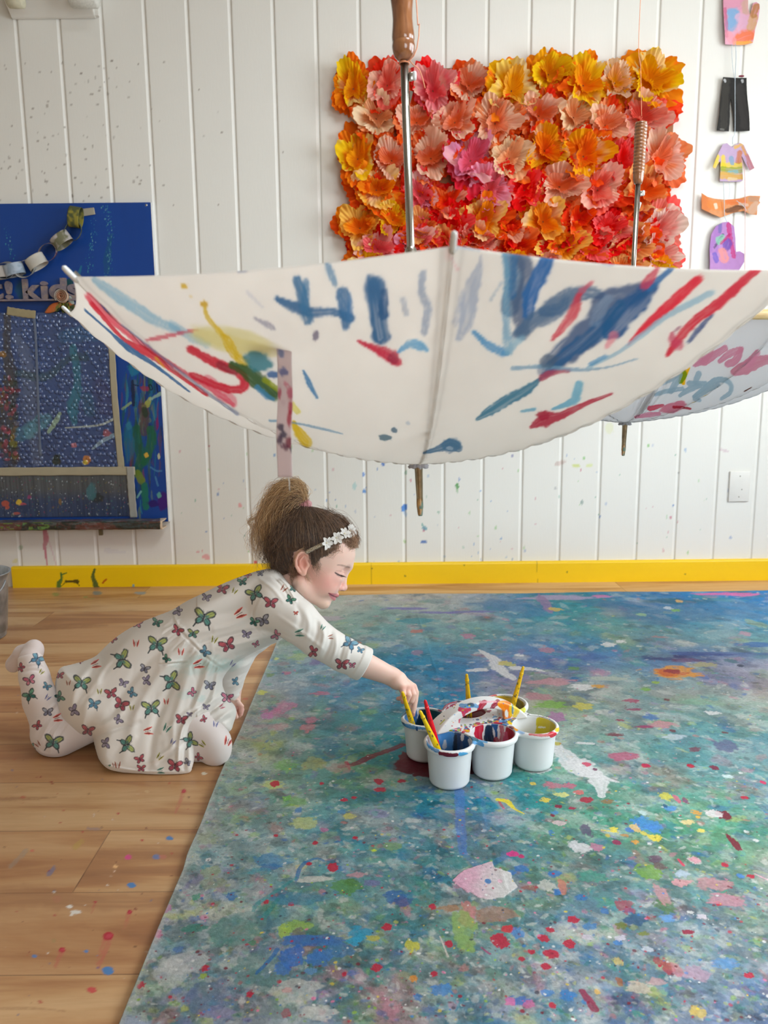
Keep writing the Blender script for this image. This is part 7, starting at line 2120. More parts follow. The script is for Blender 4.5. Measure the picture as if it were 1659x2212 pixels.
# ------------------------------------------------------------------ boxed ledge, top left, with two rolls on it
def top_ledge():
 a = PY(28, 44, WF); b = PY(208, 40, WF)
 zb_ = (a[2] + b[2]) / 2
 T = thing('wall_ledge', ((a[0] + b[0]) / 2, WF, zb_), 'white boxed wall ledge at the top left', 'ledge')
 # wedge-shaped box: back panel against the boards, bottom rising forward
 bm = bmesh.new()
 D = .085
 sec = [(WF, zb_), (WF - .012, zb_ + .002), (WF - D, zb_ + .052), (WF - D, zb_ + .20), (WF, zb_ + .20)]
 for x in (a[0], b[0]):
  pass
 lv = [bm.verts.new((a[0], y, z)) for y, z in sec]; rv = [bm.verts.new((b[0], y, z)) for y, z in sec]
 bm.faces.new(lv); bm.faces.new(rv[::-1])
 for i in range(5):
  j = (i + 1) % 5
  bm.faces.new((lv[i], rv[i], rv[j], lv[j]))
 bmesh.ops.recalc_face_normals(bm, faces=bm.faces)
 bmesh.ops.bevel(bm, geom=bm.edges[:], offset=.002, segments=2, affect='EDGES')
 obj('box', bm, white_plain, T, smooth=False)
 bm = bmesh.new()
 q = PY(178, 26, WF - .03)
 box_bm(bm, (q[0] + .01, WF - .0085, zb_ + .03), (.085, .013, .05), bevel=.001)
 obj('cleat', bm, white_plain, T, smooth=False)
 silk = noisy('silver_white_padding', (212, 210, 200), .3, .05, 160, .5, 260, .002)
 for n, (x0, x1, y0, lab, m_, rad) in enumerate(((148, 214, 17, 'shiny silver-white padded roll under the top left ledge', silk, .028), (14, 52, 18, 'cream cloth roll under the left end of the top ledge', noisy('cream_cloth', (205, 198, 172), .8, .05, 60, .3, 150), .026))):
  p, q = PY(x0, y0 - 18, WF - D - .018), PY(x1, y0 - 18, WF - D - .018)
  pts = [p, (p * .97 + q * .03), (p * .9 + q * .1), (p + q) / 2, (p * .1 + q * .9), (p * .03 + q * .97), q]
  v, f = tube_np(pts, [rad * .35, rad * .8, rad, rad * 1.04, rad, rad * .8, rad * .35], 36)
  v = v + (fbm(v[:, 0] * 60, v[:, 2] * 60 + n, 2, 2)[:, None] - .5) * .003
  tag(obj('fabric_roll', npmesh('fabric_roll', v, f), m_), lab, 'roll')
top_ledge()
# ------------------------------------------------------------------ galvanised pail at the left edge
def pail():
 base = PZ(-52, 1345)
 c = np.array([base[0], base[1] + .0, 0.0])
 c[1] = 2.42; c[0] = float(PY(20, 1300, 2.42)[0]) - .118
 h = float(PY(10, 1237, 2.42)[2])
 T = thing('metal_pail', c, 'galvanised metal pail cut off by the left edge of the picture', 'pail')
 gal = Mat('galvanised_steel', (176, 182, 186), .42, metal=.55)
 gal.base(gal.ramp(gal.noise(gal.coord(), 22, 2, .5), [(.35, (150, 156, 160)), (.65, (205, 210, 214))]))
 pr = [(.0001, .004), (.085, .004), (.088, .001), (.090, .003), (.096, h * .35), (.098, h * .36), (.097, h * .38), (.106, h * .78), (.108, h * .79), (.107, h * .81), (.114, h - .006), (.118, h - .005), (.1195, h - .002), (.118, h), (.1145, h - .001), (.112, h - .004), (.094, .02), (.0001, .012)]
 v, f = lathe_np(pr, 72, c)
 obj('body', npmesh('body', v, f), gal.m, T)
 t = np.linspace(0, np.pi, 30)
 P = np.stack([c[0] + .122 * np.cos(t), c[1] - .05 * np.sin(t) - .02, h - .02 - .075 * np.sin(t)], -1)
 v, f = tube_np(P, .0028, 10)
 obj('bail_handle', npmesh('bail_handle', v, f), gal.m, T)
pail()
# ------------------------------------------------------------------ the child
# Modelled in picture units: a = px to the right, b = px down, s = px (about 1 mm) towards the camera from
# the plane through the middle of the body; every vertex is then put at its true place in the room.
YM = 1.63
UM = .00101
def abs_to_world(Q):
 Q = np.asarray(Q, float)
 d = FW[None] + RT[None] * ((Q[:, 0] - W_PX / 2) / F_PX)[:, None] - UP[None] * ((Q[:, 1] - H_PX / 2) / F_PX)[:, None]
 return CAM + d * ((YM - Q[:, 2] * UM) / d[:, 1])[:, None]
def A2W(a, b, s=0.0):
 return abs_to_world(np.array([[a, b, s]]))[0]
def finish(me, sub=0, it=2, floor=None):
 """unproject a mesh built in picture units"""
 relax(me, it)
 if sub:
  bm = bmesh.new(); bm.from_mesh(me)
  bmesh.ops.subdivide_edges(bm, edges=bm.edges, cuts=sub, use_grid_fill=True)
  bm.to_mesh(me); bm.free()
  relax(me, 2)
 Q = verts_of(me).copy()
 P = abs_to_world(Q)
 if floor is not None:
  P[:, 2] = np.maximum(P[:, 2], floor)
 me.vertices.foreach_set('co', P.astype(np.float32).ravel())
 me.flip_normals()
 me.update()
 return Q
# fold relief, rastered over the picture area of the child
FOLD = {}
def fold_raster(name, strokes, a0=0, a1=920, b0=1020, b1=1700):
 a, b = np.meshgrid(np.arange(a0, a1 + 1.0), np.arange(b0, b1 + 1.0))
 H = np.zeros(a.shape, np.float32)
 for pts, w, h in strokes:
  P = spline(pts, 5 * len(pts)) if len(pts) > 2 else np.asarray(pts, float)
  m = w * 3 + 2
  i0, i1 = int(max(P[:, 1].min() - m - b0, 0)), int(min(P[:, 1].max() + m - b0, H.shape[0]))
  j0, j1 = int(max(P[:, 0].min() - m - a0, 0)), int(min(P[:, 0].max() + m - a0, H.shape[1]))
  if i1 <= i0 or j1 <= j0:
   continue
  A, B = a[i0:i1, j0:j1], b[i0:i1, j0:j1]
  best = np.full(A.shape, 1e9); tt = np.zeros(A.shape)
  n = len(P)
  for k in range(n - 1):
   d = P[k + 1] - P[k]
   t = np.clip(((A - P[k, 0]) * d[0] + (B - P[k, 1]) * d[1]) / (d @ d + 1e-9), 0, 1)
   D = (A - P[k, 0] - t * d[0]) ** 2 + (B - P[k, 1] - t * d[1]) ** 2
   u = D < best
   best[u] = D[u]; tt[u] = ((k + t) / (n - 1))[u]
  H[i0:i1, j0:j1] += h * np.exp(-best / (w * w)) * np.sin(np.pi * np.clip(tt * .9 + .05, 0, 1)) ** .6
 FOLD[name] = (H, a0, b0)
def fold(name, P):
 H, a0, b0 = FOLD[name]
 x = np.clip(P[:, 0] - a0, 0, H.shape[1] - 1.01); y = np.clip(P[:, 1] - b0, 0, H.shape[0] - 1.01)
 i = y.astype(int); j = x.astype(int); fy = y - i; fx = x - j
 return (H[i, j] * (1 - fx) + H[i, j + 1] * fx) * (1 - fy) + (H[i + 1, j] * (1 - fx) + H[i + 1, j + 1] * fx) * fy
def poly_raster(pts, smooth=True, a0=0, a1=920, b0=1020, b1=1700, st=2.0):
 P = spline(pts, 4 * len(pts), True) if smooth else np.asarray(pts, float)
 a, b = np.meshgrid(np.arange(a0, a1 + st, st), np.arange(b0, b1 + st, st))
 best = np.full(a.shape, 1e9); ins = np.zeros(a.shape, bool)
 for p, q in zip(P, np.roll(P, -1, 0)):
  d = q - p
  t = np.clip(((a - p[0]) * d[0] + (b - p[1]) * d[1]) / (d @ d + 1e-9), 0, 1)
  best = np.minimum(best, (a - p[0] - t * d[0]) ** 2 + (b - p[1] - t * d[1]) ** 2)
  ins ^= ((p[1] > b) != (q[1] > b)) & (a < d[0] * (b - p[1]) / (d[1] + 1e-12) + p[0])
 D = np.sqrt(best)
 D[ins] *= -1
 return D.astype(np.float32), a0, b0, st
def poly_at(R, P):
 D, a0, b0, st = R
 xr, yr = (P[:, 0] - a0) / st, (P[:, 1] - b0) / st
 x = np.clip(xr, 0, D.shape[1] - 1.01); y = np.clip(yr, 0, D.shape[0] - 1.01)
 i = y.astype(int); j = x.astype(int); fy = y - i; fx = x - j
 v = (D[i, j] * (1 - fx) + D[i, j + 1] * fx) * (1 - fy) + (D[i + 1, j] * (1 - fx) + D[i + 1, j + 1] * fx) * fy
 return v + (np.abs(xr - x) + np.abs(yr - y)) * st
Fv = np.array([.902, .431, 0]); Uv = np.array([.431, -.902, 0]); Sv = np.array([0, 0, 1.0])
RH = np.stack([Fv, Uv, Sv], 1)      # head axes: forward, up, side
def mir(P):
 Q = P.copy(); Q[:, 2] = np.abs(Q[:, 2]); return Q
def cyl_s(P, a, b, sc=(1, 1, 1)):
 return P
SKULL_C = (675, 1179, 0); SKULL_R = (88, 72, 66)
def d_skull(P):
 d = d_ell(P, SKULL_C, SKULL_R, RH)
 d = smin(d, d_ell(P, (720, 1196, 0), (47, 47, 49), RH), 14)
 return d
def d_head(P):
 M = mir(P)
 d = d_skull(P)
 d = smin(d, d_ell(P, (703, 1238, 0), (42, 64, 50), RH), 14)
 d = smin(d, d_ell(M, (706, 1262, 27), (26, 27, 25)), 12)             # cheek
 d = smin(d, d_chain(M, [(648, 1258, 40), (672, 1286, 22), (697, 1300, 5)], [17, 14, 14]), 14)
 d = smin(d, d_ell(P, (700, 1301, 0), (14, 14, 15)), 7)               # chin
 d = smin(d, d_ell(P, (712, 1279, 0), (17.5, 17, 22), RH), 9)         # muzzle
 d = smin(d, d_cone(M, (751, 1224, 0), (736, 1220, 26), 9, 8), 12)    # brow
 d = smin(d, d_ell(M, (726, 1250, 33), (12, 9, 10)), 12)              # upper cheek
 # eye hollow, then the lidded eyeball
 d = smax(d, -d_ell(M, (748, 1238, 22), (11, 11, 12)), 12)
 d = smin(d, d_sphere(M, (730, 1241, 23), 14.2), 3)
 d = smax(d, -d_chain(M, [(744, 1246.5, 25), (736, 1243.5, 36), (726, 1238.5, 41)], [.9, 1.2, .8]), 1.4)     # slit between the lids
 # nose
 d = smin(d, d_chain(P, [(747, 1234, 0), (744, 1250, 0), (742, 1265, 0)], [6, 5.6, 6.4]), 6)
 d = smin(d, d_sphere(P, (742.5, 1269, 0), 8.0), 3.5)
 d = smin(d, d_ell(M, (737, 1271.5, 7.5), (6.5, 5.6, 5)), 3)
 d = smax(d, -d_ell(M, (739.5, 1277.4, 4.6), (3.2, 2.6, 2.2)), 1.2)
 # lips
 d = smin(d, d_chain(M, [(727.5, 1285.5, 0), (722, 1284, 9), (712, 1282, 19)], [5.0, 4.2, 2.4]), 2.6)
 d = smin(d, d_chain(M, [(720.5, 1293, 0), (716, 1290.5, 9), (710, 1285, 18)], [5.0, 4.2, 2.4]), 2.6)
 d = smax(d, -d_chain(M, [(734, 1291, 0), (723, 1287.5, 11), (710, 1281.5, 24)], [1.1, 1.1, 1.6]), 1.8)
 d = smax(d, -d_ell(M, (706, 1279, 30), (3.5, 4, 4)), 6)
 # ear
 e = d_ell(M, (653, 1217, 60), (14, 24, 7))
 e = smax(e, -d_ell(M, (655.5, 1218, 70), (8.5, 15, 8)), 3)
 e = smin(e, d_chain(M, [(666, 1208, 60), (665, 1199, 64), (659, 1193.5, 67), (651, 1193.5, 68), (643, 1199, 69), (639, 1210, 69), (640, 1223, 68), (645, 1233, 66), (653, 1241, 62)], [3.2] * 9), 2)
 e = smin(e, d_chain(M, [(655, 1203, 66), (648, 1211, 67), (648, 1222, 66), (653, 1231, 64)], [2.2] * 4), 2.4)
 e = smin(e, d_ell(M, (656, 1237, 62), (6.5, 7.5, 4.5)), 3)
 e = smin(e, d_ell(M, (665.5, 1220, 61), (4, 6, 4.5)), 2.5)
 d = smin(d, e, 2.5)
 return d
def d_neck(P):
 return d_chain(P, [(662, 1222, 0), (624, 1265, 0), (590, 1292, 0)], [37, 35.5, 42], 4)
def fing(P, chains, k=1.5):
 d = None
 for pts, rs in chains:
  e = d_chain(P, pts, rs, .6)
  d = e if d is None else smin(d, e, .35)
 return d
RH_FINGERS = [
 ([(893, 1483, 44), (898, 1496, 45), (897, 1512, 46), (894.5, 1530, 48), (892, 1545, 50)], [7.6, 7.0, 6.3, 5.4, 4.4]),       # index, pointing down
 ([(887, 1484, 56), (893, 1500, 60), (889, 1514, 58), (881, 1519, 50)], [7.6, 6.9, 6.2, 5.2]),                                 # middle, curled
 ([(878, 1485, 67), (883, 1502, 72), (878, 1514, 69), (870, 1516, 60)], [7.4, 6.7, 5.9, 5.0]),
 ([(869, 1484, 76), (872, 1499, 81), (867, 1509, 77), (860, 1509, 68)], [6.6, 5.8, 5.2, 4.5]),
 ([(862, 1477, 42), (871, 1494, 34), (880, 1512, 36), (887, 1530, 42)], [8.4, 7.2, 6.4, 5.0]),                                 # thumb beside the index finger
]
LH_FINGERS = [
 ([(506, 1521, -112), (514, 1518, -104), (521, 1526, -102), (520, 1537, -103)], [7.2, 6.6, 6.0, 5.0]),
 ([(506, 1527, -122), (515, 1525, -118), (522, 1533, -116), (520, 1543, -116)], [7.2, 6.4, 5.8, 4.8]),
 ([(505, 1531, -132), (513, 1531, -130), (519, 1538, -128), (517, 1546, -128)], [7, 6.2, 5.6, 4.6]),
 ([(503, 1534, -141), (510, 1535, -139), (515, 1541, -138), (513, 1547, -138)], [6.2, 5.6, 5.0, 4.2]),
 ([(500, 1530, -104), (506, 1540, -96), (510, 1549, -98)], [7.4, 6.4, 5.2]),
]
def d_rhand(P):
 Rp = frame((-.45, -.9, -.2), (0, 0, 1))
 d = d_chain(P, [(846, 1461, 58), (858, 1469, 58)], [20, 20.5])
 palm = d_chain(P, [(862, 1472, 48), (884, 1482, 48)], [17, 11.5])
 palm = smin(palm, d_chain(P, [(860, 1472, 62), (878, 1483, 66)], [16.5, 10.5]), 7)
 palm = smin(palm, d_chain(P, [(858, 1474, 70), (868, 1483, 76)], [14, 9]), 7)
 d = smin(d, palm, 7)
 f = fing(P, RH_FINGERS)
 return smin(d, f, 3.2)
def d_rarm(P):
 return d_chain(P, [(590, 1308, 80), (686, 1380, 92), (760, 1424, 80), (846, 1461, 58)], [42, 30, 31, 20], 6)
def d_lhand(P):
 d = d_chain(P, [(502, 1512, -120), (500, 1527, -120)], [17, 15])
 d = smin(d, d_ell(P, (500, 1527, -123), (13, 13, 20)), 6)
 return smin(d, fing(P, LH_FINGERS), 3)
def d_larm(P):
 return d_chain(P, [(590, 1335, -85), (522, 1396, -106), (508, 1430, -112), (502, 1513, -120)], [36, 29, 25, 16], 5)
def d_torso(P):
 Q = P * np.array([1, 1, .62], np.float32)
 d = d_chain(Q, [(590, 1300, 0), (520, 1330, 0), (410, 1378, 0), (300, 1450, 0)], [40, 47, 42, 48], 10)
 return d
def d_legs(P):
 d = d_chain(P, [(300, 1460, -20), (118, 1600, 26), (90, 1515, 22), (66, 1430, 16)], [58, 34, 33, 24], 8)
 d = smin(d, d_foot(P), 8)
 e = d_chain(P, [(310, 1460, 30), (458, 1605, 74), (300, 1632, 30)], [56, 36, 26], 6)
 e = smin(e, d_chain(P, [(300, 1632, 30), (240, 1634, 20)], [22, 20]), 6)
 return smin(d, e, 10)
def d_foot(P):
 d = d_chain(P, [(66, 1424, 14), (74, 1403, 4), (50, 1415, -30), (28, 1436, -62)], [23, 17, 18, 14], 8)
 return d
GROUPS = [(d_head, (560, 1085, -85), (790, 1330, 90)), (d_neck, (540, 1170, -60), (710, 1345, 60)), (d_rhand, (820, 1430, 10), (925, 1570, 110)), (d_rarm, (540, 1250, 30), (880, 1500, 140)),
   (d_lhand, (470, 1485, -170), (540, 1570, -70)), (d_larm, (460, 1270, -160), (650, 1545, -40)), (d_torso, (200, 1230, -130), (660, 1540, 130)), (d_legs, (0, 1370, -120), (520, 1680, 130))]
def f_body(P):
 lo, hi = P.min(0), P.max(0)
 d = None
 for fn, a, b in GROUPS:
  if len(P) < 50000 and len(P) > 64:
   if (lo > np.array(b) + 14).any() or (hi < np.array(a) - 14).any():
    continue
  e = fn(P)
  d = e if d is None else smin(d, e, 8 if fn is d_neck else 5)
 if d is None:
  return np.full(len(P), 50.0, np.float32)
 return d.astype(np.float32)
girl_c = A2W(330, 1600, 20)
girl_c[2] = 0
GIRL = thing('person', girl_c, 'child kneeling in white butterfly-print dress and leggings, reaching into the paint caddy', 'person')
# ---- skin
def build_body():
 me = sdf_mesh('body', f_body, (0, 1080, -175), (930, 1690, 150), 1.35, block=16, slack=1.5)
 Q = finish(me, 0, 2)
 P = Paint(Q[:, 0], Q[:, 1], (243, 206, 190))
 al = (Q[:, 2] > -400)
 def B(*a, **k):
  P.blob(*a, **k)
 B(704, 1256, 30, 24, (240, 168, 156), .50, 0, .1, 1, .8)
 B(716, 1262, 20, 14, (238, 158, 148), .25, 0, .1, 2, .8)
 B(745, 1268, 12, 9, (240, 176, 164), .45, 0, .1, 3, .7)
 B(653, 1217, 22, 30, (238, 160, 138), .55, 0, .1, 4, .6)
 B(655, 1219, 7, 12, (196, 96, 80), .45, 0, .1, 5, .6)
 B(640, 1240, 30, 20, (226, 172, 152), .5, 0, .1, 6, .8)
 B(700, 1308, 18, 12, (245, 212, 186), .4, 0, .1, 7, .7)
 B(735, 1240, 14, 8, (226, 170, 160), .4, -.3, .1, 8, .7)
 # lips
 P.stroke([(711, 1281.5), (719, 1284.5), (727, 1285.5), (732, 1288)], [1.4, 3.0, 3.6, 3.0], (214, 118, 124), .85, 0, .1, 9, .5)
 P.stroke([(712, 1285), (718, 1291), (724, 1294.5)], [1.6, 3.8, 4.0], (222, 128, 138), .85, 0, .1, 10, .5)
 P.stroke([(710, 1281.5), (720, 1287.5), (731, 1291.2)], [1.1, 1.4, 1.3], (120, 30, 50), .9, 0, .1, 11, .5)
 P.blob(739, 1277, 3.4, 2.2, (120, 60, 52), .7, 0, .1, 12, .5)
 # brow, lids, lashes
 P.stroke([(728, 1220.5), (737, 1221), (746, 1223.5), (755, 1226)], [1.0, 1.9, 2.6, 1.6], (150, 112, 98), .62, .5, .4, 13, .5)
 P.stroke([(726, 1233), (734, 1233.5), (744, 1237)], [.8, 1.0, .8], (196, 140, 128), .6, 0, .1, 14, .6)
 P.stroke([(724, 1237), (730, 1241), (737, 1244), (744, 1245.5)], [1.4, 2.4, 1.9, 1.1], (62, 38, 34), .95, 0, .1, 15, .4)
 P.stroke([(727, 1243), (733, 1246.5), (739, 1247)], [.6, .8, .6], (170, 110, 100), .6, 0, .1, 16, .5)
 # knuckles and finger tips
 for x, y in ((893, 1483), (887, 1486), (878, 1487), (869, 1487)):
  B(x, y, 8, 6, (238, 180, 164), .5, 0, .1, 2, .6)
 B(868, 1510, 16, 12, (226, 140, 126), .5, 0, .1, 2, .6)  # reddish shading of the curled fingers put into the skin colour
 B(892, 1543, 5, 6, (236, 160, 150), .6, 0, .1, 2, .5); B(518, 1535, 12, 12, (236, 160, 150), .5, 0, .1, 2, .5)
 set_color(me, P.c)
 M = Mat('child_skin', rough=.48, spec=.4)
 M.base(M.attr().outputs['Color'])
 M.b.inputs['Subsurface Weight'].default_value = .22
 M.b.inputs['Subsurface Radius'].default_value = (.012, .005, .003)
 M.b.inputs['Subsurface Scale'].default_value = .6
 M.bump(M.noise(M.coord(), 700, 2), .05, .0006)
 o = obj('body', me, M.m, GIRL)
 # a nail on the index finger, the lashes, and the glimpse of eye under the lid
 nail = Mat('fingernail', (246, 200, 192), .25)
 bm = bmesh.new()
 c = A2W(894.0, 1541, 54)
 bmesh.ops.create_uvsphere(bm, u_segments=16, v_segments=10, radius=1, matrix=Matrix.Translation(Vector(c.tolist())) @ Matrix.Diagonal((.0026, .0012, .0034, 1)))
 obj('fingernail', bm, nail.m, GIRL)
 lash = Mat('dark_lash', (52, 34, 30), .6)
 L = []
 for i, t in enumerate(np.linspace(0, 1, 15)):
  a, b = 727 + 17 * t, 1240.5 + 5.5 * t - 1.2 * math.sin(t * 3.1)
  s = 41 - 13 * t ** 1.5
  L.append(tube_np(abs_to_world([(a, b, s - 1), (a + 1.6 + t * 1.4, b + .9, s + 2.2), (a + 3.4 + t * 2.2, b + 1.0 + .5 * t, s + 3.6)]), [.00042, .0003, .00012], 4))
 v, f = merge(L)
 obj('eyelashes', npmesh('eyelashes', v, f), lash.m, GIRL)
 return o
build_body()
# ------------------------------------------------------------------ butterflies printed on the cloth
def butterfly(P, x, y, size, ang, kind):
 """swallowtail seen from above; size = wing span in px"""
 k = size / 2.0
 c, s = math.cos(math.radians(ang)), math.sin(math.radians(ang))
 def T(u, v):
  return x + k * (u * c - v * s), y + k * (u * s + v * c)
 pal = {'g': ((184, 194, 116), (104, 160, 150), (56, 66, 70)), 'r': ((212, 108, 116), (190, 92, 108), (86, 54, 64)), 'l': ((160, 150, 178), (190, 180, 200), (72, 66, 84)), 'b': ((130, 178, 196), (100, 150, 178), (62, 82, 100)),
   'o': ((236, 104, 84), (240, 130, 104), (90, 30, 36)), 't': ((120, 180, 150), (60, 120, 110), (30, 60, 56)), 'k': ((190, 190, 200), (150, 150, 170), (60, 58, 70)), 'p': ((226, 120, 150), (236, 150, 170), (80, 60, 76))}[kind]
 wing, wing2, dark = pal
 th = math.radians(ang)
 for sd in (-1, 1):
  # fore wing, hind wing, tail
  for (u, v, ru, rv, a, col) in ((.52, -.36, .50, .30, -.62, wing), (.38, .34, .36, .27, .75, wing2)):
   X, Y = T(sd * u, v)
   P.blob(X, Y, ru * k * 1.10, rv * k * 1.14, dark, .92, th + sd * a, .22, int(x + y) + (sd > 0), .12)
  if kind in 'gbt' and size > 26:
   P.stroke([T(sd * .55, .55), T(sd * .74, .98)], [k * .09, k * .06], dark, .9, 0, .1, 1)
  for (u, v, ru, rv, a, col) in ((.50, -.33, .41, .215, -.62, wing), (.36, .32, .28, .19, .75, wing2)):
   X, Y = T(sd * u, v)
   P.blob(X, Y, ru * k, rv * k, col, .95, th + sd * a, .2, int(x) + (sd > 0) + 3, .2)
  X, Y = T(sd * .26, -.12)
  P.blob(X, Y, .2 * k, .13 * k, wing2, .8, th + sd * -.5, .2, 4, .4)
  for u, v in ((.85, -.62), (.9, -.3), (.62, .5)):
   P.stroke([T(0, 0), T(sd * u, v)], [k * .02 + .2, k * .018 + .18], dark, .5, 0, .05, 2)
 P.stroke([T(0, -.28), T(0, .42)], [k * .07, k * .045], dark, .95, 0, .05, 3)
 for sd in (-1, 1):
  P.stroke([T(0, -.25), T(sd * .12, -.52), T(sd * .22, -.66)], [.35, .3, .3], dark, .7, 0, .05, 3)
def side_fly(P, x, y, size, ang, kind):
 """folded wings seen as slim bars"""
 k = size / 2.0
 c, s = math.cos(math.radians(ang)), math.sin(math.radians(ang))
 def T(u, v):
  return x + k * (u * c - v * s), y + k * (u * s + v * c)
 col, dark = {'o': ((236, 100, 84), (96, 40, 40)), 'y': ((190, 186, 80), (70, 66, 40)), 'l': ((150, 150, 190), (90, 90, 130)), 'n': ((190, 130, 110), (120, 70, 60)), 't': ((110, 170, 150), (40, 80, 80)), 'p': ((226, 130, 150), (150, 60, 80))}[kind]
 for sd in (-1, 1):
  P.stroke([T(sd * .30, .7), T(sd * .42, 0), T(sd * .62, -.75)], [k * .10, k * .24, k * .08], col, .9, 0, .15, 1)
  P.stroke([T(sd * .30, .6), T(sd * .38, 0), T(sd * .52, -.6)], [k * .05, k * .11, k * .04], dark, .85, .2, .2, 2)
 P.stroke([T(0, -.4), T(0, .5)], [k * .06, k * .06], dark, .7, 0, .05, 3)
FLIES = [  # crop coordinates (x, y), span, turn, kind
 ('B', 1015, 520, 70, -22, 'g'), ('B', 812, 615, 88, 14, 'g'), ('B', 625, 722, 80, 8, 'g'), ('B', 486, 783, 80, 78, 'g'), ('B', 325, 876, 72, 10, 'g'), ('B', 682, 870, 80, 78, 'g'), ('B', 602, 976, 76, -6, 'g'), ('B', 505, 1122, 70, 78, 'g'), ('B', 756, 1106, 62, 60, 'g'),
 ('B', 236, 932, 44, 60, 't'), ('B', 212, 1112, 76, 10, 'g'), ('B', 148, 782, 56, 30, 'b'), ('B', 1394, 718, 62, 30, 'b'), ('B', 625, 636, 44, 20, 't'), ('S', 1192, 678, 44, 80, 't'),
 ('B', 885, 502, 52, 12, 'r'), ('B', 1078, 557, 58, 6, 'r'), ('S', 955, 600, 54, 60, 'o'), ('B', 706, 668, 48, 30, 'r'), ('B', 768, 680, 46, 10, 'g'), ('B', 906, 726, 66, -24, 'r'), ('S', 790, 802, 50, 74, 'o'), ('S', 720, 752, 36, 4, 'o'), ('B', 546, 640, 44, 10, 'p'), ('B', 449, 700, 42, -40, 'r'),
 ('S', 541, 718, 36, 4, 'o'), ('S', 381, 802, 46, 70, 'o'), ('B', 238, 846, 36, 0, 'r'), ('B', 442, 918, 52, -10, 'r'), ('B', 482, 962, 62, 24, 'r'), ('S', 662, 950, 30, 0, 'o'), ('S', 590, 1068, 44, 80, 'o'), ('B', 557, 1180, 42, -20, 'r'), ('B', 696, 1206, 62, 8, 'r'), ('S', 468, 1203, 34, 0, 'n'),
 ('B', 766, 914, 38, -50, 'p'), ('B', 1362, 802, 56, 4, 'r'), ('B', 1248, 752, 48, -80, 'r'), ('B', 1100, 686, 42, -60, 'p'), ('B', 904, 936, 50, 8, 'p'), ('B', 722, 1022, 50, 10, 'r'), ('B', 350, 1066, 54, 10, 'r'), ('S', 229, 1016, 44, 74, 'o'), ('B', 150, 1046, 40, -40, 'r'), ('B', 118, 866, 50, -20, 'p'),
 ('B', 84, 816, 38, -60, 'r'), ('B', 790, 1172, 34, 50, 'r'), ('S', 1316, 693, 26, 80, 'n'), ('B', 562, 1216, 36, 0, 'r'), ('B', 812, 1020, 30, -60, 'r'), ('B', 1402, 806, 30, 0, 'p'), ('B', 1178, 598, 20, 0, 'o'),
 ('B', 821, 536, 40, 14, 'l'), ('B', 710, 590, 42, -60, 'l'), ('B', 981, 683, 40, 10, 'l'), ('B', 1048, 628, 54, -20, 'k'), ('B', 1012, 634, 40, 20, 't'), ('B', 582, 866, 42, 84, 'l'), ('B', 491, 878, 40, 20, 'l'), ('B', 576, 820, 42, 20, 'k'), ('B', 525, 916, 42, 60, 'b'), ('B', 293, 986, 48, 70, 'l'),
 ('B', 374, 960, 50, 12, 'b'), ('B', 470, 1022, 40, 60, 'l'), ('B', 419, 1116, 44, 84, 'l'), ('B', 834, 886, 48, 10, 'k'), ('B', 816, 752, 46, 50, 'b'), ('B', 820, 972, 30, 10, 'l'), ('B', 936, 870, 34, 84, 'b'), ('S', 688, 1110, 28, 30, 'l'), ('B', 596, 603, 36, 0, 'b'), ('B', 186, 890, 36, 30, 'b'), ('S', 190, 934, 30, 40, 'l'),
 ('B', 190, 992, 44, 0, 'k'), ('B', 662, 780, 36, 50, 't'), ('S', 664, 1056, 40, 30, 't'), ('B', 1156, 545, 40, 30, 't'), ('S', 1130, 500, 34, 40, 'n'), ('B', 965, 474, 40, -10, 't'), ('B', 988, 445, 32, -40, 'p'), ('B', 950, 448, 30, -20, 'b'), ('B', 1036, 440, 30, 0, 'k'), ('S', 934, 510, 30, 30, 'y'), ('B', 1168, 500, 34, 20, 't'),
 ('S', 853, 704, 34, 20, 'y'), ('S', 396, 910, 28, 0, 'y'), ('S', 525, 974, 28, 0, 'y'), ('S', 165, 832, 26, 40, 'y'), ('B', 118, 926, 54, -30, 't'), ('S', 272, 876, 26, 0, 'n'), ('S', 806, 1120, 34, -50, 'y'), ('S', 908, 1108, 46, 20, 'o'), ('B', 128, 1132, 30, 70, 't'), ('S', 858, 1040, 30, 10, 'l'), ('B', 318, 790, 24, 30, 'r'), ('B', 414, 684, 36, 60, 'k'),
 ('B', 748, 1192, 34, 30, 'k'), ('S', 636, 1170, 34, 40, 'y'), ('B', 755, 1002, 24, 0, 'l'), ('S', 455, 1202, 22, 0, 'n'), ('B', 430, 1210, 22, 0, 't'), ('S', 150, 1120, 30, -40, 'n'), ('S', 640, 1226, 36, 80, 't'), ('B', 780, 516, 20, 0, 'r'), ('B', 710, 550, 16, 0, 'r'), ('B', 1020, 722, 30, -30, 'p'), ('S', 884, 970, 26, 60, 'p'), ('S', 926, 800, 30, 40, 'l'), ('B', 1435, 746, 30, 20, 'b'), ('S', 1285, 655, 26, 30, 't')]
def print_flies(P, Q, near=True):
 ok = (Q[:, 2] > -150)
 for kd, x, y, sz, an, col in FLIES:
  X, Y = x / 1.8433, 1000 + y / 1.8433
  z = sz / 1.8433
  (butterfly if kd == 'B' else side_fly)(P, X, Y, z * 1.02, an, col)
cloth_white = (236, 231, 224)
def cloth_mat(name, sheen=.2):
 M = Mat(name, rough=.92, spec=.06)
 M.base(M.attr().outputs['Color'])
 M.b.inputs['Sheen Weight'].default_value = sheen
 M.bump(M.noise(M.coord(), 1100, 2), .15, .0006)
 return M.m
jersey = cloth_mat('printed_jersey')
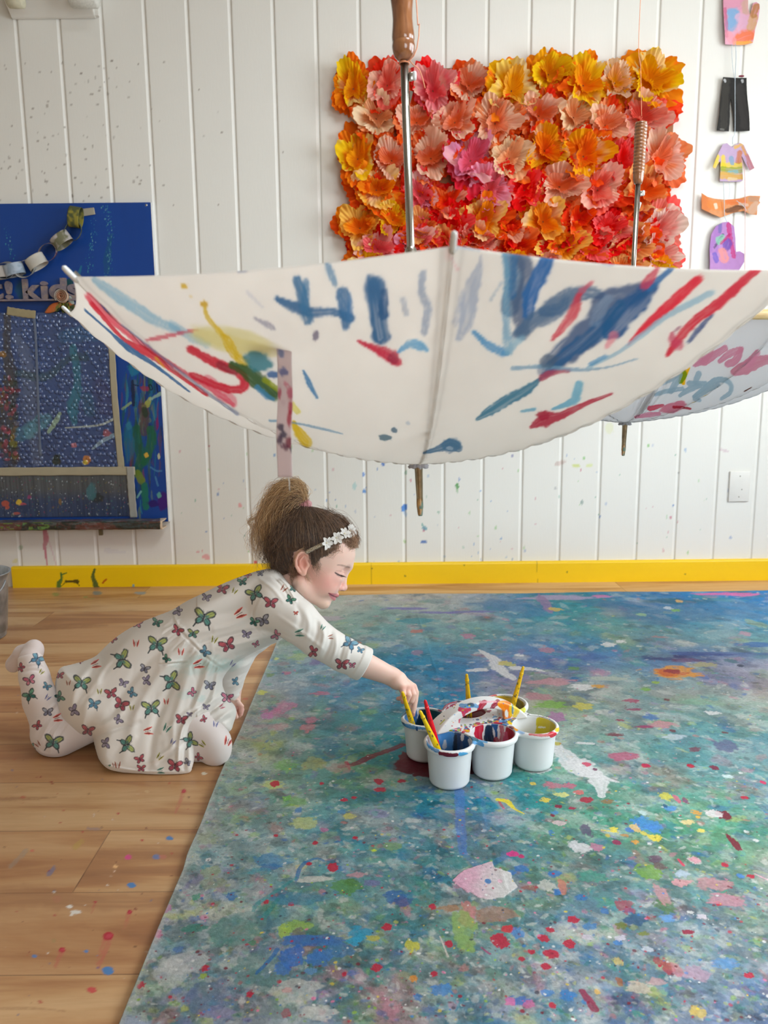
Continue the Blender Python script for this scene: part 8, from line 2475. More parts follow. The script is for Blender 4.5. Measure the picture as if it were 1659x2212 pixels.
# ---- dress
DRESS = [(600, 1230), (580, 1228), (552, 1234), (520, 1245), (480, 1261), (432, 1284), (398, 1301), (372, 1317), (336, 1331), (300, 1346), (262, 1368), (232, 1392), (206, 1417), (176, 1429), (150, 1436), (132, 1441), (123, 1456), (118, 1482), (117, 1508),
   (122, 1535), (134, 1558), (152, 1576), (174, 1590), (192, 1589), (200, 1597), (206, 1618), (214, 1642), (230, 1660), (254, 1668), (296, 1673), (340, 1678), (384, 1677), (410, 1670), (417, 1655), (424, 1625), (431, 1598), (440, 1588), (470, 1585),
   (497, 1580), (505, 1562), (511, 1542), (508, 1525), (496, 1512), (487, 1496), (481, 1478), (484, 1462), (500, 1441), (522, 1425), (545, 1412), (576, 1397), (606, 1384), (628, 1362), (645, 1335), (652, 1308), (644, 1284), (632, 1262), (616, 1244)]
DR = poly_raster(DRESS)
F = []
rf = random.Random(17)
# gathers along the waist seam
seam = [(371, 1317), (376, 1342), (392, 1366), (420, 1396), (450, 1424), (482, 1446)]
F.append((seam, 2.6, -1.2)); F.append(([(p[0] + 5, p[1] - 3) for p in seam], 3.5, .8))
sp = spline(seam, 26)
for i in range(1, 25):
 p = sp[i]; d = sp[min(i + 1, 25)] - sp[i - 1]; n = np.array([-d[1], d[0]]) / np.linalg.norm(d)
 L = rf.uniform(14, 42)
 F.append(([tuple(p + n * 2), tuple(p + n * L * .5 + rf.uniform(-2, 2)), tuple(p + n * L)], rf.uniform(1.6, 2.6), rf.choice((1.1, -1.4))))
 if i % 2:
  F.append(([tuple(p - n * 3), tuple(p - n * (8 + rf.uniform(2, 16)))], 2.0, rf.choice((.7, -.8))))
# long soft folds of the skirt
for pts, w, h in (([(392, 1372), (330, 1420), (270, 1490), (235, 1560)], 10, -3.0), ([(400, 1385), (350, 1450), (300, 1530), (268, 1640)], 11, 3.2), ([(410, 1395), (370, 1480), (335, 1570), (320, 1660)], 9, -3.4), ([(425, 1405), (400, 1480), (378, 1560), (372, 1640)], 9, 3.0),
     ([(440, 1420), (425, 1480), (410, 1540)], 7, -3.2), ([(455, 1430), (440, 1480), (415, 1530), (350, 1580)], 6, 3.2), ([(472, 1446), (462, 1500), (440, 1545)], 5, 3.0), ([(466, 1446), (452, 1496), (428, 1540)], 4, -3.4), ([(486, 1496), (450, 1520), (404, 1556), (388, 1600), (384, 1656)], 4.5, 5.0),
     ([(492, 1506), (462, 1532), (420, 1562), (404, 1604), (398, 1660)], 4.5, -6.5), ([(505, 1532), (470, 1556), (440, 1580)], 5, 3.5), ([(500, 1548), (470, 1568)], 4, -2.5), ([(300, 1352), (240, 1420), (200, 1490), (180, 1560)], 12, 3.0), ([(270, 1372), (215, 1440), (178, 1500), (160, 1560)], 10, -2.4),
     ([(200, 1430), (165, 1480), (150, 1540)], 8, 2.4), ([(180, 1590), (240, 1556), (300, 1500)], 7, 2.6), ([(196, 1596), (250, 1575), (300, 1560)], 5, -3.0), ([(345, 1436), (370, 1434), (404, 1430)], 1.6, -2.2), ([(345, 1432), (370, 1430), (404, 1426)], 2.2, 1.6), ([(404, 1430), (380, 1450), (350, 1500)], 4, 1.5),
     ([(340, 1650), (390, 1610), (400, 1600)], 5, -3.0), ([(300, 1660), (360, 1625), (384, 1600)], 6, 2.6), ([(215, 1650), (290, 1664), (380, 1668)], 2.2, 1.4),
     # bodice
     ([(372, 1318), (380, 1340), (384, 1352)], 2.4, 1.2), ([(560, 1290), (547, 1320), (548, 1350), (572, 1375)], 2.2, -1.1), ([(566, 1288), (553, 1320), (554, 1350)], 3, 1.0), ([(640, 1376), (560, 1362), (470, 1380), (430, 1392)], 5, -2.4), ([(600, 1372), (540, 1385), (470, 1400)], 5, 2.2),
     ([(545, 1330), (500, 1350), (450, 1362), (410, 1370)], 6, 2.0), ([(550, 1310), (500, 1322), (440, 1330)], 8, -1.8), ([(520, 1262), (470, 1292), (400, 1312)], 8, 1.6), ([(600, 1380), (560, 1398), (510, 1415)], 5, -3.0), ([(470, 1440), (500, 1430), (530, 1412)], 5, 3.0), ([(478, 1452), (505, 1440)], 4, -3.0),
     ([(596, 1240), (618, 1262), (632, 1285), (640, 1300)], 2.4, 2.4), ([(588, 1246), (608, 1266), (622, 1288), (632, 1306)], 2.2, -2.4), ([(560, 1250), (590, 1272), (612, 1300)], 4, 1.6),
     # right sleeve
     ([(640, 1306), (650, 1336), (640, 1370)], 6, -2.0), ([(660, 1318), (668, 1350), (660, 1385)], 6, 2.2), ([(684, 1340), (684, 1370), (670, 1400)], 5, -2.6), ([(695, 1346), (700, 1376), (690, 1412)], 5, 2.8), ([(716, 1362), (712, 1392), (700, 1420)], 4, -2.8), ([(726, 1368), (726, 1398), (716, 1430)], 4, 2.2),
     ([(744, 1378), (738, 1408), (730, 1436)], 4, -2.2), ([(600, 1330), (660, 1372), (700, 1404)], 5, 1.8), ([(760, 1384), (750, 1420), (745, 1446)], 4, 1.6),
     # left sleeve
     ([(560, 1410), (530, 1425), (512, 1432)], 4, -2.4), ([(548, 1428), (525, 1440), (500, 1450)], 4, 2.6), ([(535, 1450), (510, 1462), (490, 1470)], 3, -2.6), ([(530, 1466), (508, 1480), (490, 1486)], 3, 2.4), ([(522, 1484), (504, 1496)], 3, -2.2), ([(520, 1500), (500, 1508)], 3, 2)):
 F.append((pts, w, h))
for i in range(70):
 x, y = rf.uniform(140, 480), rf.uniform(1350, 1660)
 a = rf.uniform(1.7, 2.5) if x < 330 else rf.uniform(1.2, 1.9)
 L = rf.uniform(20, 60)
 F.append(([(x, y), (x + math.cos(a) * L * .5 + rf.uniform(-4, 4), y + math.sin(a) * L * .5), (x + math.cos(a) * L, y + math.sin(a) * L)], rf.uniform(4, 8), rf.uniform(-1.3, 1.3)))
fold_raster('dress', F)
def f_dress(P):
 d2 = poly_at(DR, P)
 inn = -d2
 py = P[:, 1]
 # how quickly the surface turns: softly at the back, sharply at the hem
 w = 62 - 44 * sstep(1540, 1650, py)
 w = np.where(P[:, 0] > 425, np.minimum(w, 40), w)
 c = np.clip(inn / w, 0, 1)
 # near and far face of the figure in depth; the skirt hangs as a curtain down to its hem on the near side
 px = P[:, 0]
 rt = sstep(418, 462, px) * sstep(1430, 1500, py)
 near = 96 + 10 * sstep(560, 380, px) + 26 * sstep(1480, 1640, py) - 22 * rt - 8 * sstep(520, 620, px)
 far = -92 - 10 * sstep(560, 380, px) + 14 * sstep(520, 620, px) * 0 + 60 * rt
 low = sstep(1575, 1662, py) * sstep(190, 230, px) * (1 - sstep(416, 440, px))
 far = far * (1 - low) + (near - 26) * low
 tm = (near - far) / 2
 sc = (near + far) / 2
 T = tm * np.sqrt(np.clip(1 - (1 - c) ** 2, 0, 1))
 dz = np.abs(P[:, 2] - sc) - T - 2.1 * fold('dress', P) * (P[:, 2] > sc)
 d = smax(d2, dz * .62, 6)
 # bodice and sleeves are round in themselves
 sl = d_chain(P, [(590, 1306, 76), (640, 1340, 92), (688, 1382, 94), (742, 1414, 84), (784, 1434, 76)], [56, 47, 40, 37.5, 36.5], 6) - 1.5 * fold('dress', P) * (P[:, 2] > 60)
 d = smin(d, sl, 10)
 cuff = d_chain(P, [(773, 1429, 78), (786, 1435, 75)], [38.8, 38.4])
 nrm = np.array([.86, .44, -.22]); nrm /= np.linalg.norm(nrm)
 ax = (P - np.array([779, 1432, 76], np.float32)) @ nrm.astype(np.float32)
 cuff = smax(cuff, np.abs(ax) - 11, 3)
 d = smin(d, cuff, 1.2)
 # opened at the wrist
 hole = d_cone(P, (784, 1434.5, 76), (840, 1460, 60), 31.5, 31)
 d = smax(d, -smax(hole, -(ax - 4), 1), 1.5)
 d = smax(d, ax - 10.5, 2.0)
 ls = d_chain(P, [(590, 1335, -85), (524, 1396, -106), (507, 1432, -112), (498, 1476, -117), (494, 1508, -119)], [44, 35, 33, 26, 22], 6) - fold('dress', P) * (P[:, 2] > -112) * .9
 ax2 = (P - np.array([500, 1512, -120], np.float32)) @ np.array([-.1, .99, 0], np.float32)
 ls = smax(ls, ax2 - 1, 2)
 d = smin(d, ls, 4)
 # neck opening
 nk = d_chain(P, [(668, 1215, 0), (624, 1265, 0), (606, 1280, 0)], [40, 39.5, 40])
 an = (P - np.array([618, 1266, 0], np.float32)) @ (np.array([.72, -.69, 0], np.float32))
 d = smax(d, -smax(nk, -(an + 10), 3), 2.5)
 col = smax(np.abs(d_chain(P, [(668, 1215, 0), (624, 1265, 0), (596, 1290, 0)], [42, 41.5, 44])) - 2.4, np.abs(an + 2) - 7, 2)
 d = smin(d, col, 3)
 return d.astype(np.float32)
def build_dress():
 me = sdf_mesh('dress', f_dress, (100, 1215, -190), (820, 1700, 160), 2.0, block=16, slack=1.9)
 Q = finish(me, 1, 3, floor=.002)
 P = Paint(Q[:, 0], Q[:, 1], cloth_white)
 # pale blue-green paint smears on the skirt
 for i, (x, y, a, b, o) in enumerate(((405, 1440, 40, 22, .30), (440, 1425, 34, 14, .35), (470, 1440, 24, 14, .45), (500, 1436, 30, 12, .35), (420, 1500, 12, 8, .4), (436, 1510, 10, 6, .4), (395, 1500, 14, 10, .25))):
  P.blob(x, y, a, b, (170, 214, 208), o, -.3, .5, i, .5, .3)
 P.c[Q[:, 2] < -60] *= 1.0
 print_flies(P, Q)
 # white hem binding along the skirt edge
 d2 = poly_at(DR, Q)
 hem = (d2 > -7) & (Q[:, 1] > 1640) & (Q[:, 0] < 422)
 P.c[hem] = P.c[hem] * .1 + np.array(lin(*cloth_white)) * .9
 set_color(me, P.c)
 obj('dress', me, jersey, GIRL)
build_dress()
# ---- leggings and socks
FL = []
for pts, w, h in (([(122, 1528), (98, 1560), (78, 1592)], 3, -2.6), ([(128, 1536), (104, 1568), (84, 1606)], 3, 2.4), ([(130, 1548), (108, 1580), (92, 1620)], 2.6, -2.4), ([(136, 1556), (116, 1588), (108, 1626)], 3, 2.2), ([(146, 1562), (128, 1590), (124, 1620)], 2.6, -2),
     ([(120, 1520), (90, 1548), (66, 1572)], 3, 2.2), ([(60, 1436), (84, 1432), (98, 1440)], 3, 2), ([(50, 1452), (76, 1448), (98, 1456)], 3, -1.6), ([(75, 1605), (90, 1626), (120, 1630)], 3, 1.6)):
 FL.append((pts, w, h))
fold_raster('leg', FL)
def f_leg(P):
 d = d_chain(P, [(292, 1470, -16), (196, 1552, 10), (118, 1598, 27), (88, 1515, 23), (74, 1462, 19), (66, 1428, 15)], [60, 48, 41.5, 39.5, 33.5, 28.5], 7)
 d = smin(d, d_ell(P, (104, 1588, 26), (40, 40, 36)), 8)
 ax = (P - np.array([66, 1424, 14], np.float32)) @ np.array([-.22, -.97, -.08], np.float32)
 d = smax(d, ax - 10, 3)
 e = d_chain(P, [(310, 1465, 30), (456, 1602, 78), (300, 1628, 30), (240, 1632, 20)], [58, 42, 31, 25], 6)
 e = smin(e, d_ell(P, (464, 1614, 80), (37, 44, 36)), 6)
 d = smin(d, e, 8)
 return (d - 1.5 * fold('leg', P) * (P[:, 2] > 10)).astype(np.float32)
def build_leggings():
 me = sdf_mesh('leggings', f_leg, (20, 1390, -100), (520, 1680, 125), 2.0, block=16, slack=1.4)
 Q = finish(me, 1, 3, floor=.002)
 P = Paint(Q[:, 0], Q[:, 1], (234, 224, 220))
 print_flies(P, Q)
 set_color(me, P.c)
 obj('leggings', me, jersey, GIRL)
 def f_sock(P):
  return d_foot(P) - 3.0
 me = sdf_mesh('sock', f_sock, (-10, 1365, -100), (110, 1470, 60), 1.6, block=16, slack=1.4)
 Q = finish(me, 0, 3)
 set_color(me, np.tile(np.array(lin(228, 214, 210)), (len(Q), 1)))
 obj('sock', me, jersey, GIRL)
build_leggings()
# ------------------------------------------------------------------ hair
HAIRP = [(776, 1150), (775, 1172), (766, 1183), (748, 1172), (734, 1176), (722, 1190), (704, 1201), (690, 1208), (682, 1222), (676, 1226), (672, 1212), (668, 1198), (655, 1188), (640, 1190), (632, 1204), (632, 1228), (637, 1248), (630, 1262), (612, 1246), (596, 1232), (560, 1225), (545, 1100), (640, 1060), (780, 1080)]
HR = poly_raster(HAIRP)
TIE = np.array([657.0, 1096.0, 0.0])
def f_hair(P):
 d = d_skull(P) - 6.5
 d = smin(d, d_ell(P, (622, 1172, 0), (42, 52, 50)), 14)      # full at the back
 d = smin(d, d_ell(P, (648, 1110, 0), (20, 16, 17)), 14)      # gathered up to the tie
 d = smin(d, d_ell(P, (612, 1222, 0), (24, 26, 40)), 12)
 n = (fbm(P[:, 0] * .09 + P[:, 2] * .05, P[:, 1] * .09, 3, 3) - .5) * 7
 d = d + n
 hp = poly_at(HR, P)
 hp = hp + (fbm(P[:, 0] * .3, P[:, 1] * .3, 5, 2) - .5) * 8
 return smax(d, hp * .8, 5).astype(np.float32)
def build_hair():
 me = sdf_mesh('hair', f_hair, (560, 1080, -80), (785, 1265, 80), 1.6, block=16, slack=1.5)
 relax(me, 2)
 Q = verts_of(me).astype(np.float64)
 rg = np.random.default_rng(5)
 col0 = np.array(lin(86, 62, 44))
 gl = np.tile(np.array(lin(78, 56, 40)), (len(Q), 1))
 fr = sstep(700, 760, Q[:, 0])[:, None] * .6 * sstep(1150, 1190, Q[:, 1])[:, None]
 gl = gl * (1 - fr) + np.array(lin(176, 132, 104)) * fr
 body_v, body_c = abs_to_world(Q), gl
 T = obj('hair', me, None, GIRL)
 me.vertices.foreach_set('co', body_v.astype(np.float32).ravel()); me.flip_normals(); me.update()
 set_color(me, gl)
 M = Mat('brown_hair', rough=.42, spec=.5)
 M.base(M.attr().outputs['Color'])
 M.b.inputs['Anisotropic'].default_value = .6
 M.b.inputs['Sheen Weight'].default_value = .2
 me.materials.append(M.m)
 C0 = np.array([665., 1180., 0.])
 def tri_tube(paths, rad, cols):
  """many thin strands at once: paths (n, m, 3) world, rad (n,m), cols (n,m,3)"""
  n, m_, _ = paths.shape
  Tn = np.gradient(paths, axis=1); Tn /= np.linalg.norm(Tn, axis=2, keepdims=True) + 1e-12
  h = np.array([.3, -1, .2]); x = np.cross(Tn, h); x /= np.linalg.norm(x, axis=2, keepdims=True) + 1e-12
  y = np.cross(Tn, x)
  V = np.stack([paths + rad[..., None] * (math.cos(a) * x + math.sin(a) * y) for a in (0, 2.094, 4.189)], axis=2)   # n,m,3,3
  V = V.reshape(-1, 3)
  base_ = (np.arange(n)[:, None] * m_ + np.arange(m_ - 1)[None]).ravel() * 3
  f = np.concatenate([np.stack([base_ + k, base_ + (k + 1) % 3, base_ + 3 + (k + 1) % 3, base_ + 3 + k], 1) for k in range(3)])
  c = np.repeat(cols.reshape(-1, 3), 3, axis=0)
  return V, f, c
 # strands that run over the cap up to the tie
 n, m_ = 7000, 15
 pick = Q[rg.integers(0, len(Q), n * 6)]
 pf = pick.astype(np.float32)
 ds = d_skull(pf) - 6.5
 ds = smin(ds, d_ell(pf, (622, 1172, 0), (42, 52, 50)), 14); ds = smin(ds, d_ell(pf, (648, 1110, 0), (20, 16, 17)), 14); ds = smin(ds, d_ell(pf, (612, 1222, 0), (24, 26, 40)), 12)
 pick = pick[(np.abs(ds) < 5.5)]
 pick = pick[np.linalg.norm(pick - TIE, axis=1) > 22][:n]
 pick = pick + rg.normal(0, .5, pick.shape)
 n = len(pick)
 t = np.linspace(0, 1, m_)[None, :, None]
 d0 = pick - C0; d1 = TIE - C0
 r0 = np.linalg.norm(d0, axis=1)[:, None, None]; r1 = np.linalg.norm(d1)
 u0 = d0 / r0[:, 0]; u1 = (d1 / r1)[None] + rg.normal(0, .035, (n, 3)); u1 /= np.linalg.norm(u1, axis=1)[:, None]
 L = rg.uniform(.25, 1.0, n)[:, None, None]
 tt = t * L
 om = np.arccos(np.clip((u0 * u1).sum(1), -1, 1))[:, None, None]
 so = np.sin(om) + 1e-6
 D = np.sin((1 - tt) * om) / so * u0[:, None] + np.sin(tt * om) / so * u1[:, None]
 D /= np.linalg.norm(D, axis=2, keepdims=True)
 # follow the surface: march outwards along D to the cap
 R = np.full((n, m_), 60.0)
 Dn = D.reshape(-1, 3)
 Rf = R.ravel()
 for _ in range(12):
  pos = (C0 + Dn * Rf[:, None]).astype(np.float32)
  dd = d_skull(pos) - 6.5
  dd = smin(dd, d_ell(pos, (622, 1172, 0), (42, 52, 50)), 14)
  dd = smin(dd, d_ell(pos, (648, 1110, 0), (20, 16, 17)), 14)
  dd = smin(dd, d_ell(pos, (612, 1222, 0), (24, 26, 40)), 12)
  Rf = Rf - dd * .9
 R = Rf.reshape(n, m_)
 R = R + rg.uniform(-1.0, 2.6, n)[:, None] + 1.4 * np.sin(np.linspace(0, 9, m_)[None] + rg.uniform(0, 6, n)[:, None]) * rg.uniform(0, 1, n)[:, None]
 X = C0 + D * R[..., None]
 X[..., 0] += 1.6 * np.sin(np.linspace(0, 7, m_)[None] + rg.uniform(0, 6, n)[:, None]) * rg.uniform(0, 1, n)[:, None]
 shade = rg.choice(6, n)
 pal = np.array([lin(*c) for c in ((70, 48, 34), (92, 66, 46), (110, 80, 56), (134, 100, 72), (82, 58, 42), (160, 124, 92))])
 c = np.repeat(pal[shade][:, None], m_, 1)
 f_ = (sstep(696, 752, X[..., 0]) * sstep(1135, 1185, X[..., 1]))[..., None] * .8
 c = c * (1 - f_) + np.array(lin(188, 146, 112)) * f_
 rad = (.00020 + .00014 * rg.random((n, 1))) * np.ones((n, m_)) * np.linspace(1, .8, m_)[None]
 S = [tri_tube(abs_to_world(X.reshape(-1, 3)).reshape(n, m_, 3), rad, c)]
 def lock(n, ctrl, jit, cols, r=.0003, m_=20, wave=1.0, start=None):
  K = np.array(ctrl, float)
  k = len(K)
  J = rg.normal(0, 1, (n, k, 3)) * np.array(jit)[None, :, None] * np.array([1, 1, 1])[None, None]
  P = K[None] + J
  u = np.linspace(0, k - 1, m_); i = np.minimum(u.astype(int), k - 2); f = (u - i)[None, :, None]
  g = lambda q: P[:, np.clip(q, 0, k - 1)]
  a, b, c_, d = g(i - 1), g(i), g(i + 1), g(i + 2)
  W = .5 * (2 * b + (c_ - a) * f + (2 * a - 5 * b + 4 * c_ - d) * f ** 2 + (3 * b - a - 3 * c_ + d) * f ** 3)
  W += wave * np.sin(np.linspace(0, 8, m_)[None, :, None] + rg.uniform(0, 6, (n, 1, 3))) * np.linspace(0, 1, m_)[None, :, None]
  pal = np.array([lin(*q) for q in cols])
  cc = np.repeat(pal[rg.integers(0, len(pal), n)][:, None], m_, 1)
  rad = r * rg.uniform(.7, 1.3, (n, 1)) * np.interp(np.linspace(0, 1, m_), [0, .6, 1], [1, 1, .3])[None]
  S.append(tri_tube(abs_to_world(W.reshape(-1, 3)).reshape(n, m_, 3), rad, cc))
 blond = ((232, 194, 142), (212, 168, 116), (244, 214, 168), (186, 142, 98), (222, 180, 128), (150, 112, 78))
 brown = ((110, 80, 56), (92, 66, 46), (134, 100, 72), (78, 54, 38))
 t0 = (656, 1079, 0)
 lock(520, [t0, (648, 1070, 0), (622, 1060, 6), (590, 1088, 10), (578, 1140, 12), (584, 1180, 14)], [4, 7, 9, 11, 12, 14], blond, .00028, 24, .6)
 lock(380, [t0, (652, 1062, 4), (636, 1046, 6), (606, 1058, 8), (584, 1100, 10), (570, 1150, 10)], [4, 6, 6, 9, 12, 16], blond, .00028, 24, .6)
 lock(260, [t0, (640, 1080, 14), (615, 1095, 24), (600, 1125, 30), (598, 1160, 32)], [4, 6, 8, 8, 10], blond + brown, .00028, 22, .6)
 lock(300, [t0, (630, 1076, 10), (598, 1084, 12), (574, 1116, 12), (562, 1160, 10), (570, 1196, 8)], [4, 8, 10, 12, 14, 16], blond, .00026, 24, .6)
 lock(160, [t0, (640, 1054, 4), (618, 1046, 6), (590, 1064, 8), (572, 1100, 10)], [4, 6, 7, 10, 14], blond, .00026, 24, .6)
 lock(120, [t0, (655, 1060, 0), (645, 1042, 0), (625, 1038, 2)], [3, 5, 4, 8], blond, .0003, 18, 1.5)
 lock(60, [t0, (658, 1062, 0), (654, 1046, 0), (640, 1044, 0)], [3, 3, 3, 5], blond, .0003, 16, 1.2)
 lock(26, [t0, (640, 1065, 0), (590, 1085, 4), (560, 1112, 6), (536, 1126, 6), (552, 1136, 6), (570, 1140, 6)], [3, 4, 5, 4, 3, 5, 6], blond, .00026, 30, 1.0)
 lock(20, [t0, (620, 1075, 0), (578, 1120, 6), (560, 1180, 8), (548, 1225, 8)], [3, 6, 7, 6, 7], blond, .00026, 26, 1.6)
 lock(16, [t0, (610, 1090, 0), (575, 1140, 6), (552, 1150, 8), (545, 1180, 8), (556, 1200, 8)], [3, 6, 7, 6, 5, 8], blond, .00024, 26, 1.6)
 # wisps at the forehead, temple, nape and over the ear
 for sd in (1, -1):
  lock(150, [(716, 1168, 50 * sd), (724, 1180, 50 * sd), (716, 1192, 51 * sd), (708, 1196, 53 * sd), (703, 1198, 54 * sd)], [9, 8, 6, 5, 5], ((184, 142, 110), (206, 168, 136), (160, 120, 90)), .00022, 18, 1.6)
  lock(150, [(742, 1150, 30 * sd), (758, 1160, 28 * sd), (762, 1172, 28 * sd), (752, 1178, 32 * sd), (745, 1172, 36 * sd)], [9, 7, 6, 6, 7], ((184, 142, 110), (206, 168, 136), (160, 120, 90)), .00022, 18, 1.6)
  lock(70, [(684, 1196, 58 * sd), (684, 1208, 58 * sd), (682, 1220, 56 * sd), (686, 1232, 54 * sd)], [5, 4, 5, 7], ((160, 116, 84), (190, 146, 112), (130, 92, 66)), .00022, 16, 1.4)
  lock(70, [(634, 1215, 50 * sd), (632, 1235, 46 * sd), (638, 1250, 42 * sd), (644, 1258, 40 * sd)], [5, 5, 6, 8], ((150, 106, 76), (176, 130, 96), (110, 80, 56)), .00022, 16, 1.4)
  lock(40, [(662, 1240, 50 * sd), (664, 1250, 50 * sd), (670, 1256, 49 * sd)], [4, 4, 6], ((226, 190, 160), (206, 166, 136)), .00016, 12, .8)
  lock(5, [(650, 1102, 14 * sd), (640, 1140, 60 * sd), (645, 1165, 68 * sd), (660, 1178, 72 * sd)], [2, 4, 3, 2], brown, .00026, 26, 1.0)
  lock(5, [(672, 1188, 66 * sd), (652, 1184, 72 * sd), (638, 1200, 74 * sd), (637, 1225, 72 * sd)], [2, 2, 2, 3], blond, .00022, 26, .6)
 lock(200, [(700, 1110, 0), (736, 1124, 2), (762, 1148, 2), (770, 1170, 2)], [8, 7, 5, 5], ((120, 88, 62), (150, 112, 82), (92, 66, 46)), .00024, 20, 1.6)
 lock(60, [(762, 1156, 0), (772, 1164, 2), (770, 1176, 3), (764, 1182, 4)], [6, 4, 4, 4], ((150, 112, 82), (180, 140, 108)), .0002, 16, 1.4)
 lock(260, [(630, 1120, 30), (600, 1160, 42), (592, 1200, 36), (604, 1236, 24)], [12, 14, 14, 10], brown, .0003, 20, 2.4)
 lock(120, [(600, 1130, 0), (582, 1160, 6), (580, 1195, 6), (592, 1228, 4)], [8, 5, 5, 8], brown, .00026, 20, 2.0)
 vs, fs, cs = [], [], []
 off = 0
 for v, f, c in S:
  vs.append(v); fs.append(f + off); cs.append(c); off += len(v)
 me2 = npmesh('strands', np.concatenate(vs), np.concatenate(fs))
 set_color(me2, np.concatenate(cs))
 obj('strands', me2, M.m, T)
 # pink crinkled hair tie
 th = np.linspace(0, 2 * np.pi, 160, endpoint=False)
 ax = np.array([-.12, -1.0, .1]); Fr = frame(ax / np.linalg.norm(ax), (0, 0, 1))
 V, Fq = [], []
 seg = 14
 for i, a in enumerate(th):
  cdir = Fr[:, 0] * math.cos(a) + Fr[:, 1] * math.sin(a)
  rr_ = 8.0 + 1.6 * math.sin(a * 9)
  for j in range(seg):
   b = 2 * math.pi * j / seg
   tr = 6.2 + 1.8 * math.sin(a * 21 + b * 2) + 1.0 * math.sin(a * 34 + 1.3 * b)
   V.append(np.array([657, 1091, 0]) + cdir * (rr_ + tr * math.cos(b)) + Fr[:, 2] * tr * math.sin(b) * 1.25)
 V = np.array(V)
 i = np.arange(160)[:, None] * seg; j = np.arange(seg)[None]
 f = np.stack([(i + j).ravel(), (i + (j + 1) % seg).ravel(), ((i + seg) % (160 * seg) + (j + 1) % seg).ravel(), ((i + seg) % (160 * seg) + j).ravel()], 1)
 me3 = npmesh('hair_tie', abs_to_world(V), f)
 k = fbm(V[:, 0] * .5, V[:, 1] * .5 + V[:, 2] * .4, 2, 2)[:, None]
 set_color(me3, np.array(lin(206, 126, 136)) * (1 - k) + np.array(lin(240, 205, 205)) * k)
 obj('hair_tie', me3, attr_mat('pink_crinkled_tie', .5, .1, 200), GIRL)
 # glittering headband with white cloth flowers
 ph = np.linspace(-.02, np.pi + .02, 70)
 base_ = np.array([661, 1193]); e = np.array([107, -52])
 cen = np.stack([base_[0] + e[0] * np.sin(ph) ** .8 if False else base_[0] + e[0] * np.sin(np.clip(ph, 0, np.pi)), base_[1] + e[1] * np.sin(np.clip(ph, 0, np.pi)), 73 * np.cos(ph)], -1)
 # lie on the hair
 for _ in range(8):
  q = cen.astype(np.float32)
  dd = d_skull(q) - 9.0
  g = np.stack([d_skull(q + np.array(v, np.float32)) for v in ((1, 0, 0), (0, 1, 0), (0, 0, 1))], -1) - d_skull(q)[:, None]
  g /= np.linalg.norm(g, axis=1)[:, None] + 1e-9
  g[:, :2] = e[None] * (g[:, :2] @ e)[:, None] / (e @ e)
  cen = cen - g * dd[:, None] * .7
 W_ = abs_to_world(cen)
 side = np.array([-e[1], e[0]]) / np.linalg.norm(e);
 wdir = A2W(700 + side[0] * 10, 1170 + side[1] * 10, 0) - A2W(700, 1170, 0); wdir /= np.linalg.norm(wdir)
 out = W_ - abs_to_world(np.array([[672, 1178, 0]])); out -= wdir * (out @ wdir)[:, None]; out /= np.linalg.norm(out, axis=1)[:, None]
 prof = [(-.0042, 0), (-.0036, .0012), (0, .0017), (.0036, .0012), (.0042, 0), (0, -.0006)]
 V = np.stack([W_ + wdir * a + out * b for a, b in prof], 1).reshape(-1, 3)
 i = (np.arange(69)[:, None] * 6 + np.arange(6)[None]).ravel(); j = (np.arange(69)[:, None] * 6 + (np.arange(6)[None] + 1) % 6).ravel()
 me4 = npmesh('headband', V, np.stack([i, j, j + 6, i + 6], 1))
 G_ = Mat('glitter_band', (176, 160, 132), .3, metal=.5)
 vv = G_.node('ShaderNodeTexVoronoi'); vv.inputs['Scale'].default_value = 900; G_.link(G_.coord(), vv.inputs['Vector'])
 G_.base(G_.ramp(vv.outputs['Color'], [(.2, (120, 108, 88)), (.6, (188, 172, 146)), (.9, (250, 244, 230))]))
 G_.bump(vv.outputs['Distance'], .6, .001)
 HB = obj('headband', me4, G_.m, GIRL)
 pet = Mat('white_cloth_petal', (240, 236, 230), .6)
 trn = pet.node('ShaderNodeBsdfTranslucent'); trn.inputs['Color'].default_value = (.85, .83, .8, 1)
 mx = pet.node('ShaderNodeMixShader'); mx.inputs[0].default_value = .2
 pet.link(pet.b.outputs[0], mx.inputs[1]); pet.link(trn.outputs[0], mx.inputs[2]); pet.link(mx.outputs[0], pet.n['Material Output'].inputs['Surface'])
 rr = random.Random(2)
 for fi, phi in enumerate((.42, .66, .90, 1.16, 1.44, 1.75, 2.1)):
  k = int(np.interp(phi, [ph[0], ph[-1]], [0, 69]))
  c = W_[k] + out[k] * .003
  for lay in range(1):
   Z = out[k] + np.array([rr.uniform(-.3, .3), -.35 + rr.uniform(-.2, .2), rr.uniform(-.2, .3)]); Z /= np.linalg.norm(Z)
   Fm = frame(Z)
   vs, fs, off = [], [], 0
   npet = 6
   for p_ in range(npet):
    a0 = 2 * math.pi * p_ / npet + rr.uniform(-.15, .15)
    Lp = rr.uniform(.0120, .0155); wp = .0043
    t = np.linspace(0, 1, 12)[:, None]; s = np.linspace(-1, 1, 7)[None]
    wd = wp * np.sin(np.pi * (t * .86 + .07)) ** .8
    rx = t * Lp; up = .0042 * np.sin(t * 2.2) + rr.uniform(-.001, .0035) * t ** 2 + .0016 * (s ** 2) * np.sin(np.pi * t)
    x = rx * math.cos(a0) - wd * s * math.sin(a0); y = rx * math.sin(a0) + wd * s * math.cos(a0)
    v = np.stack([x, y, up + 0 * s], -1).reshape(-1, 3) @ Fm.T + c
    vs.append(v); fs.append(grid_faces(12, 7) + off); off += len(v)
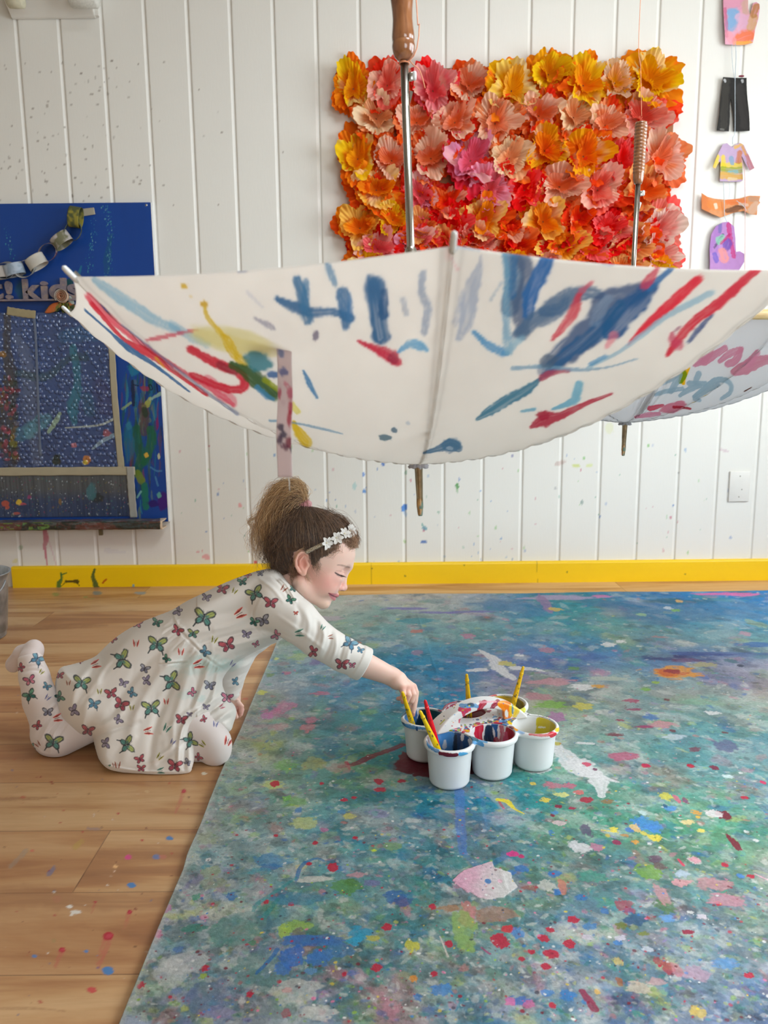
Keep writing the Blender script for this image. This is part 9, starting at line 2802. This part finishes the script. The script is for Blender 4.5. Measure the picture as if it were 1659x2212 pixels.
   fo = obj('cloth_flower', npmesh('cloth_flower', np.concatenate(vs), np.concatenate(fs)), pet.m, HB)
   so_ = fo.modifiers.new('thickness', 'SOLIDIFY'); so_.thickness = .00035
  v, f = lathe_np([(.0001, .0035), (.0014, .003), (.0018, .0015), (.001, 0)], 14, c + Z * .001, Z)
  obj('flower_centre', npmesh('flower_centre', v, f), noisy('pearl_centre', (236, 226, 196), .25, .02, 50, 0), HB)
build_hair()
# ------------------------------------------------------------------ daylight
def area(name, loc, rot, sx, sy, power, color=(1, 1, 1), spread=180):
 d = bpy.data.lights.new(name, 'AREA')
 d.shape = 'RECTANGLE'; d.size = sx; d.size_y = sy
 d.energy = power; d.color = color
 d.spread = math.radians(spread)
 o = bpy.data.objects.new(name, d)
 o.location = loc; o.rotation_euler = rot
 C.objects.link(o)
 return o
# daylight entering through the two windows
area('window_daylight_right', (X1 + .16, (WR[0] + WR[1]) / 2, (WR[2] + WR[3]) / 2), (0, math.radians(90), 0), WR[3] - WR[2], WR[1] - WR[0], 98, (.86, .94, 1.0))
area('window_daylight_back', ((WN[0] + WN[1]) / 2, YN - .16, (WN[2] + WN[3]) / 2), (math.radians(90), 0, 0), WN[1] - WN[0], WN[3] - WN[2], 45, (.86, .94, 1.0))
area('added_skylight_fill', ((SK[0] + SK[1]) / 2, (SK[2] + SK[3]) / 2, HC + .14), (0, 0, 0), SK[1] - SK[0], SK[3] - SK[2], 58, (.86, .94, 1.0))  # added overhead fill in the made-up skylight, lifts the umbrella cloth
w = bpy.data.worlds.new('sky')
bpy.context.scene.world = w
w.use_nodes = True
bg = w.node_tree.nodes['Background']
bg.inputs['Color'].default_value = (.92, .96, 1.0, 1)
bg.inputs['Strength'].default_value = 1.2
sc = bpy.context.scene
sc.view_settings.view_transform = 'Standard'
sc.view_settings.look = 'None'
sc.view_settings.gamma = 1.0
sc.view_settings.use_curve_mapping = False
sc.view_settings.exposure = 0.02
sc.cycles.use_denoising = True
sc.cycles.max_bounces = 6
sc.cycles.diffuse_bounces = 3
sc.cycles.glossy_bounces = 3
sc.cycles.transmission_bounces = 4
sc.cycles.use_adaptive_sampling = True
sc.cycles.adaptive_threshold = 0.08
sc.cycles.adaptive_min_samples = 20
sc.cycles.transparent_max_bounces = 16
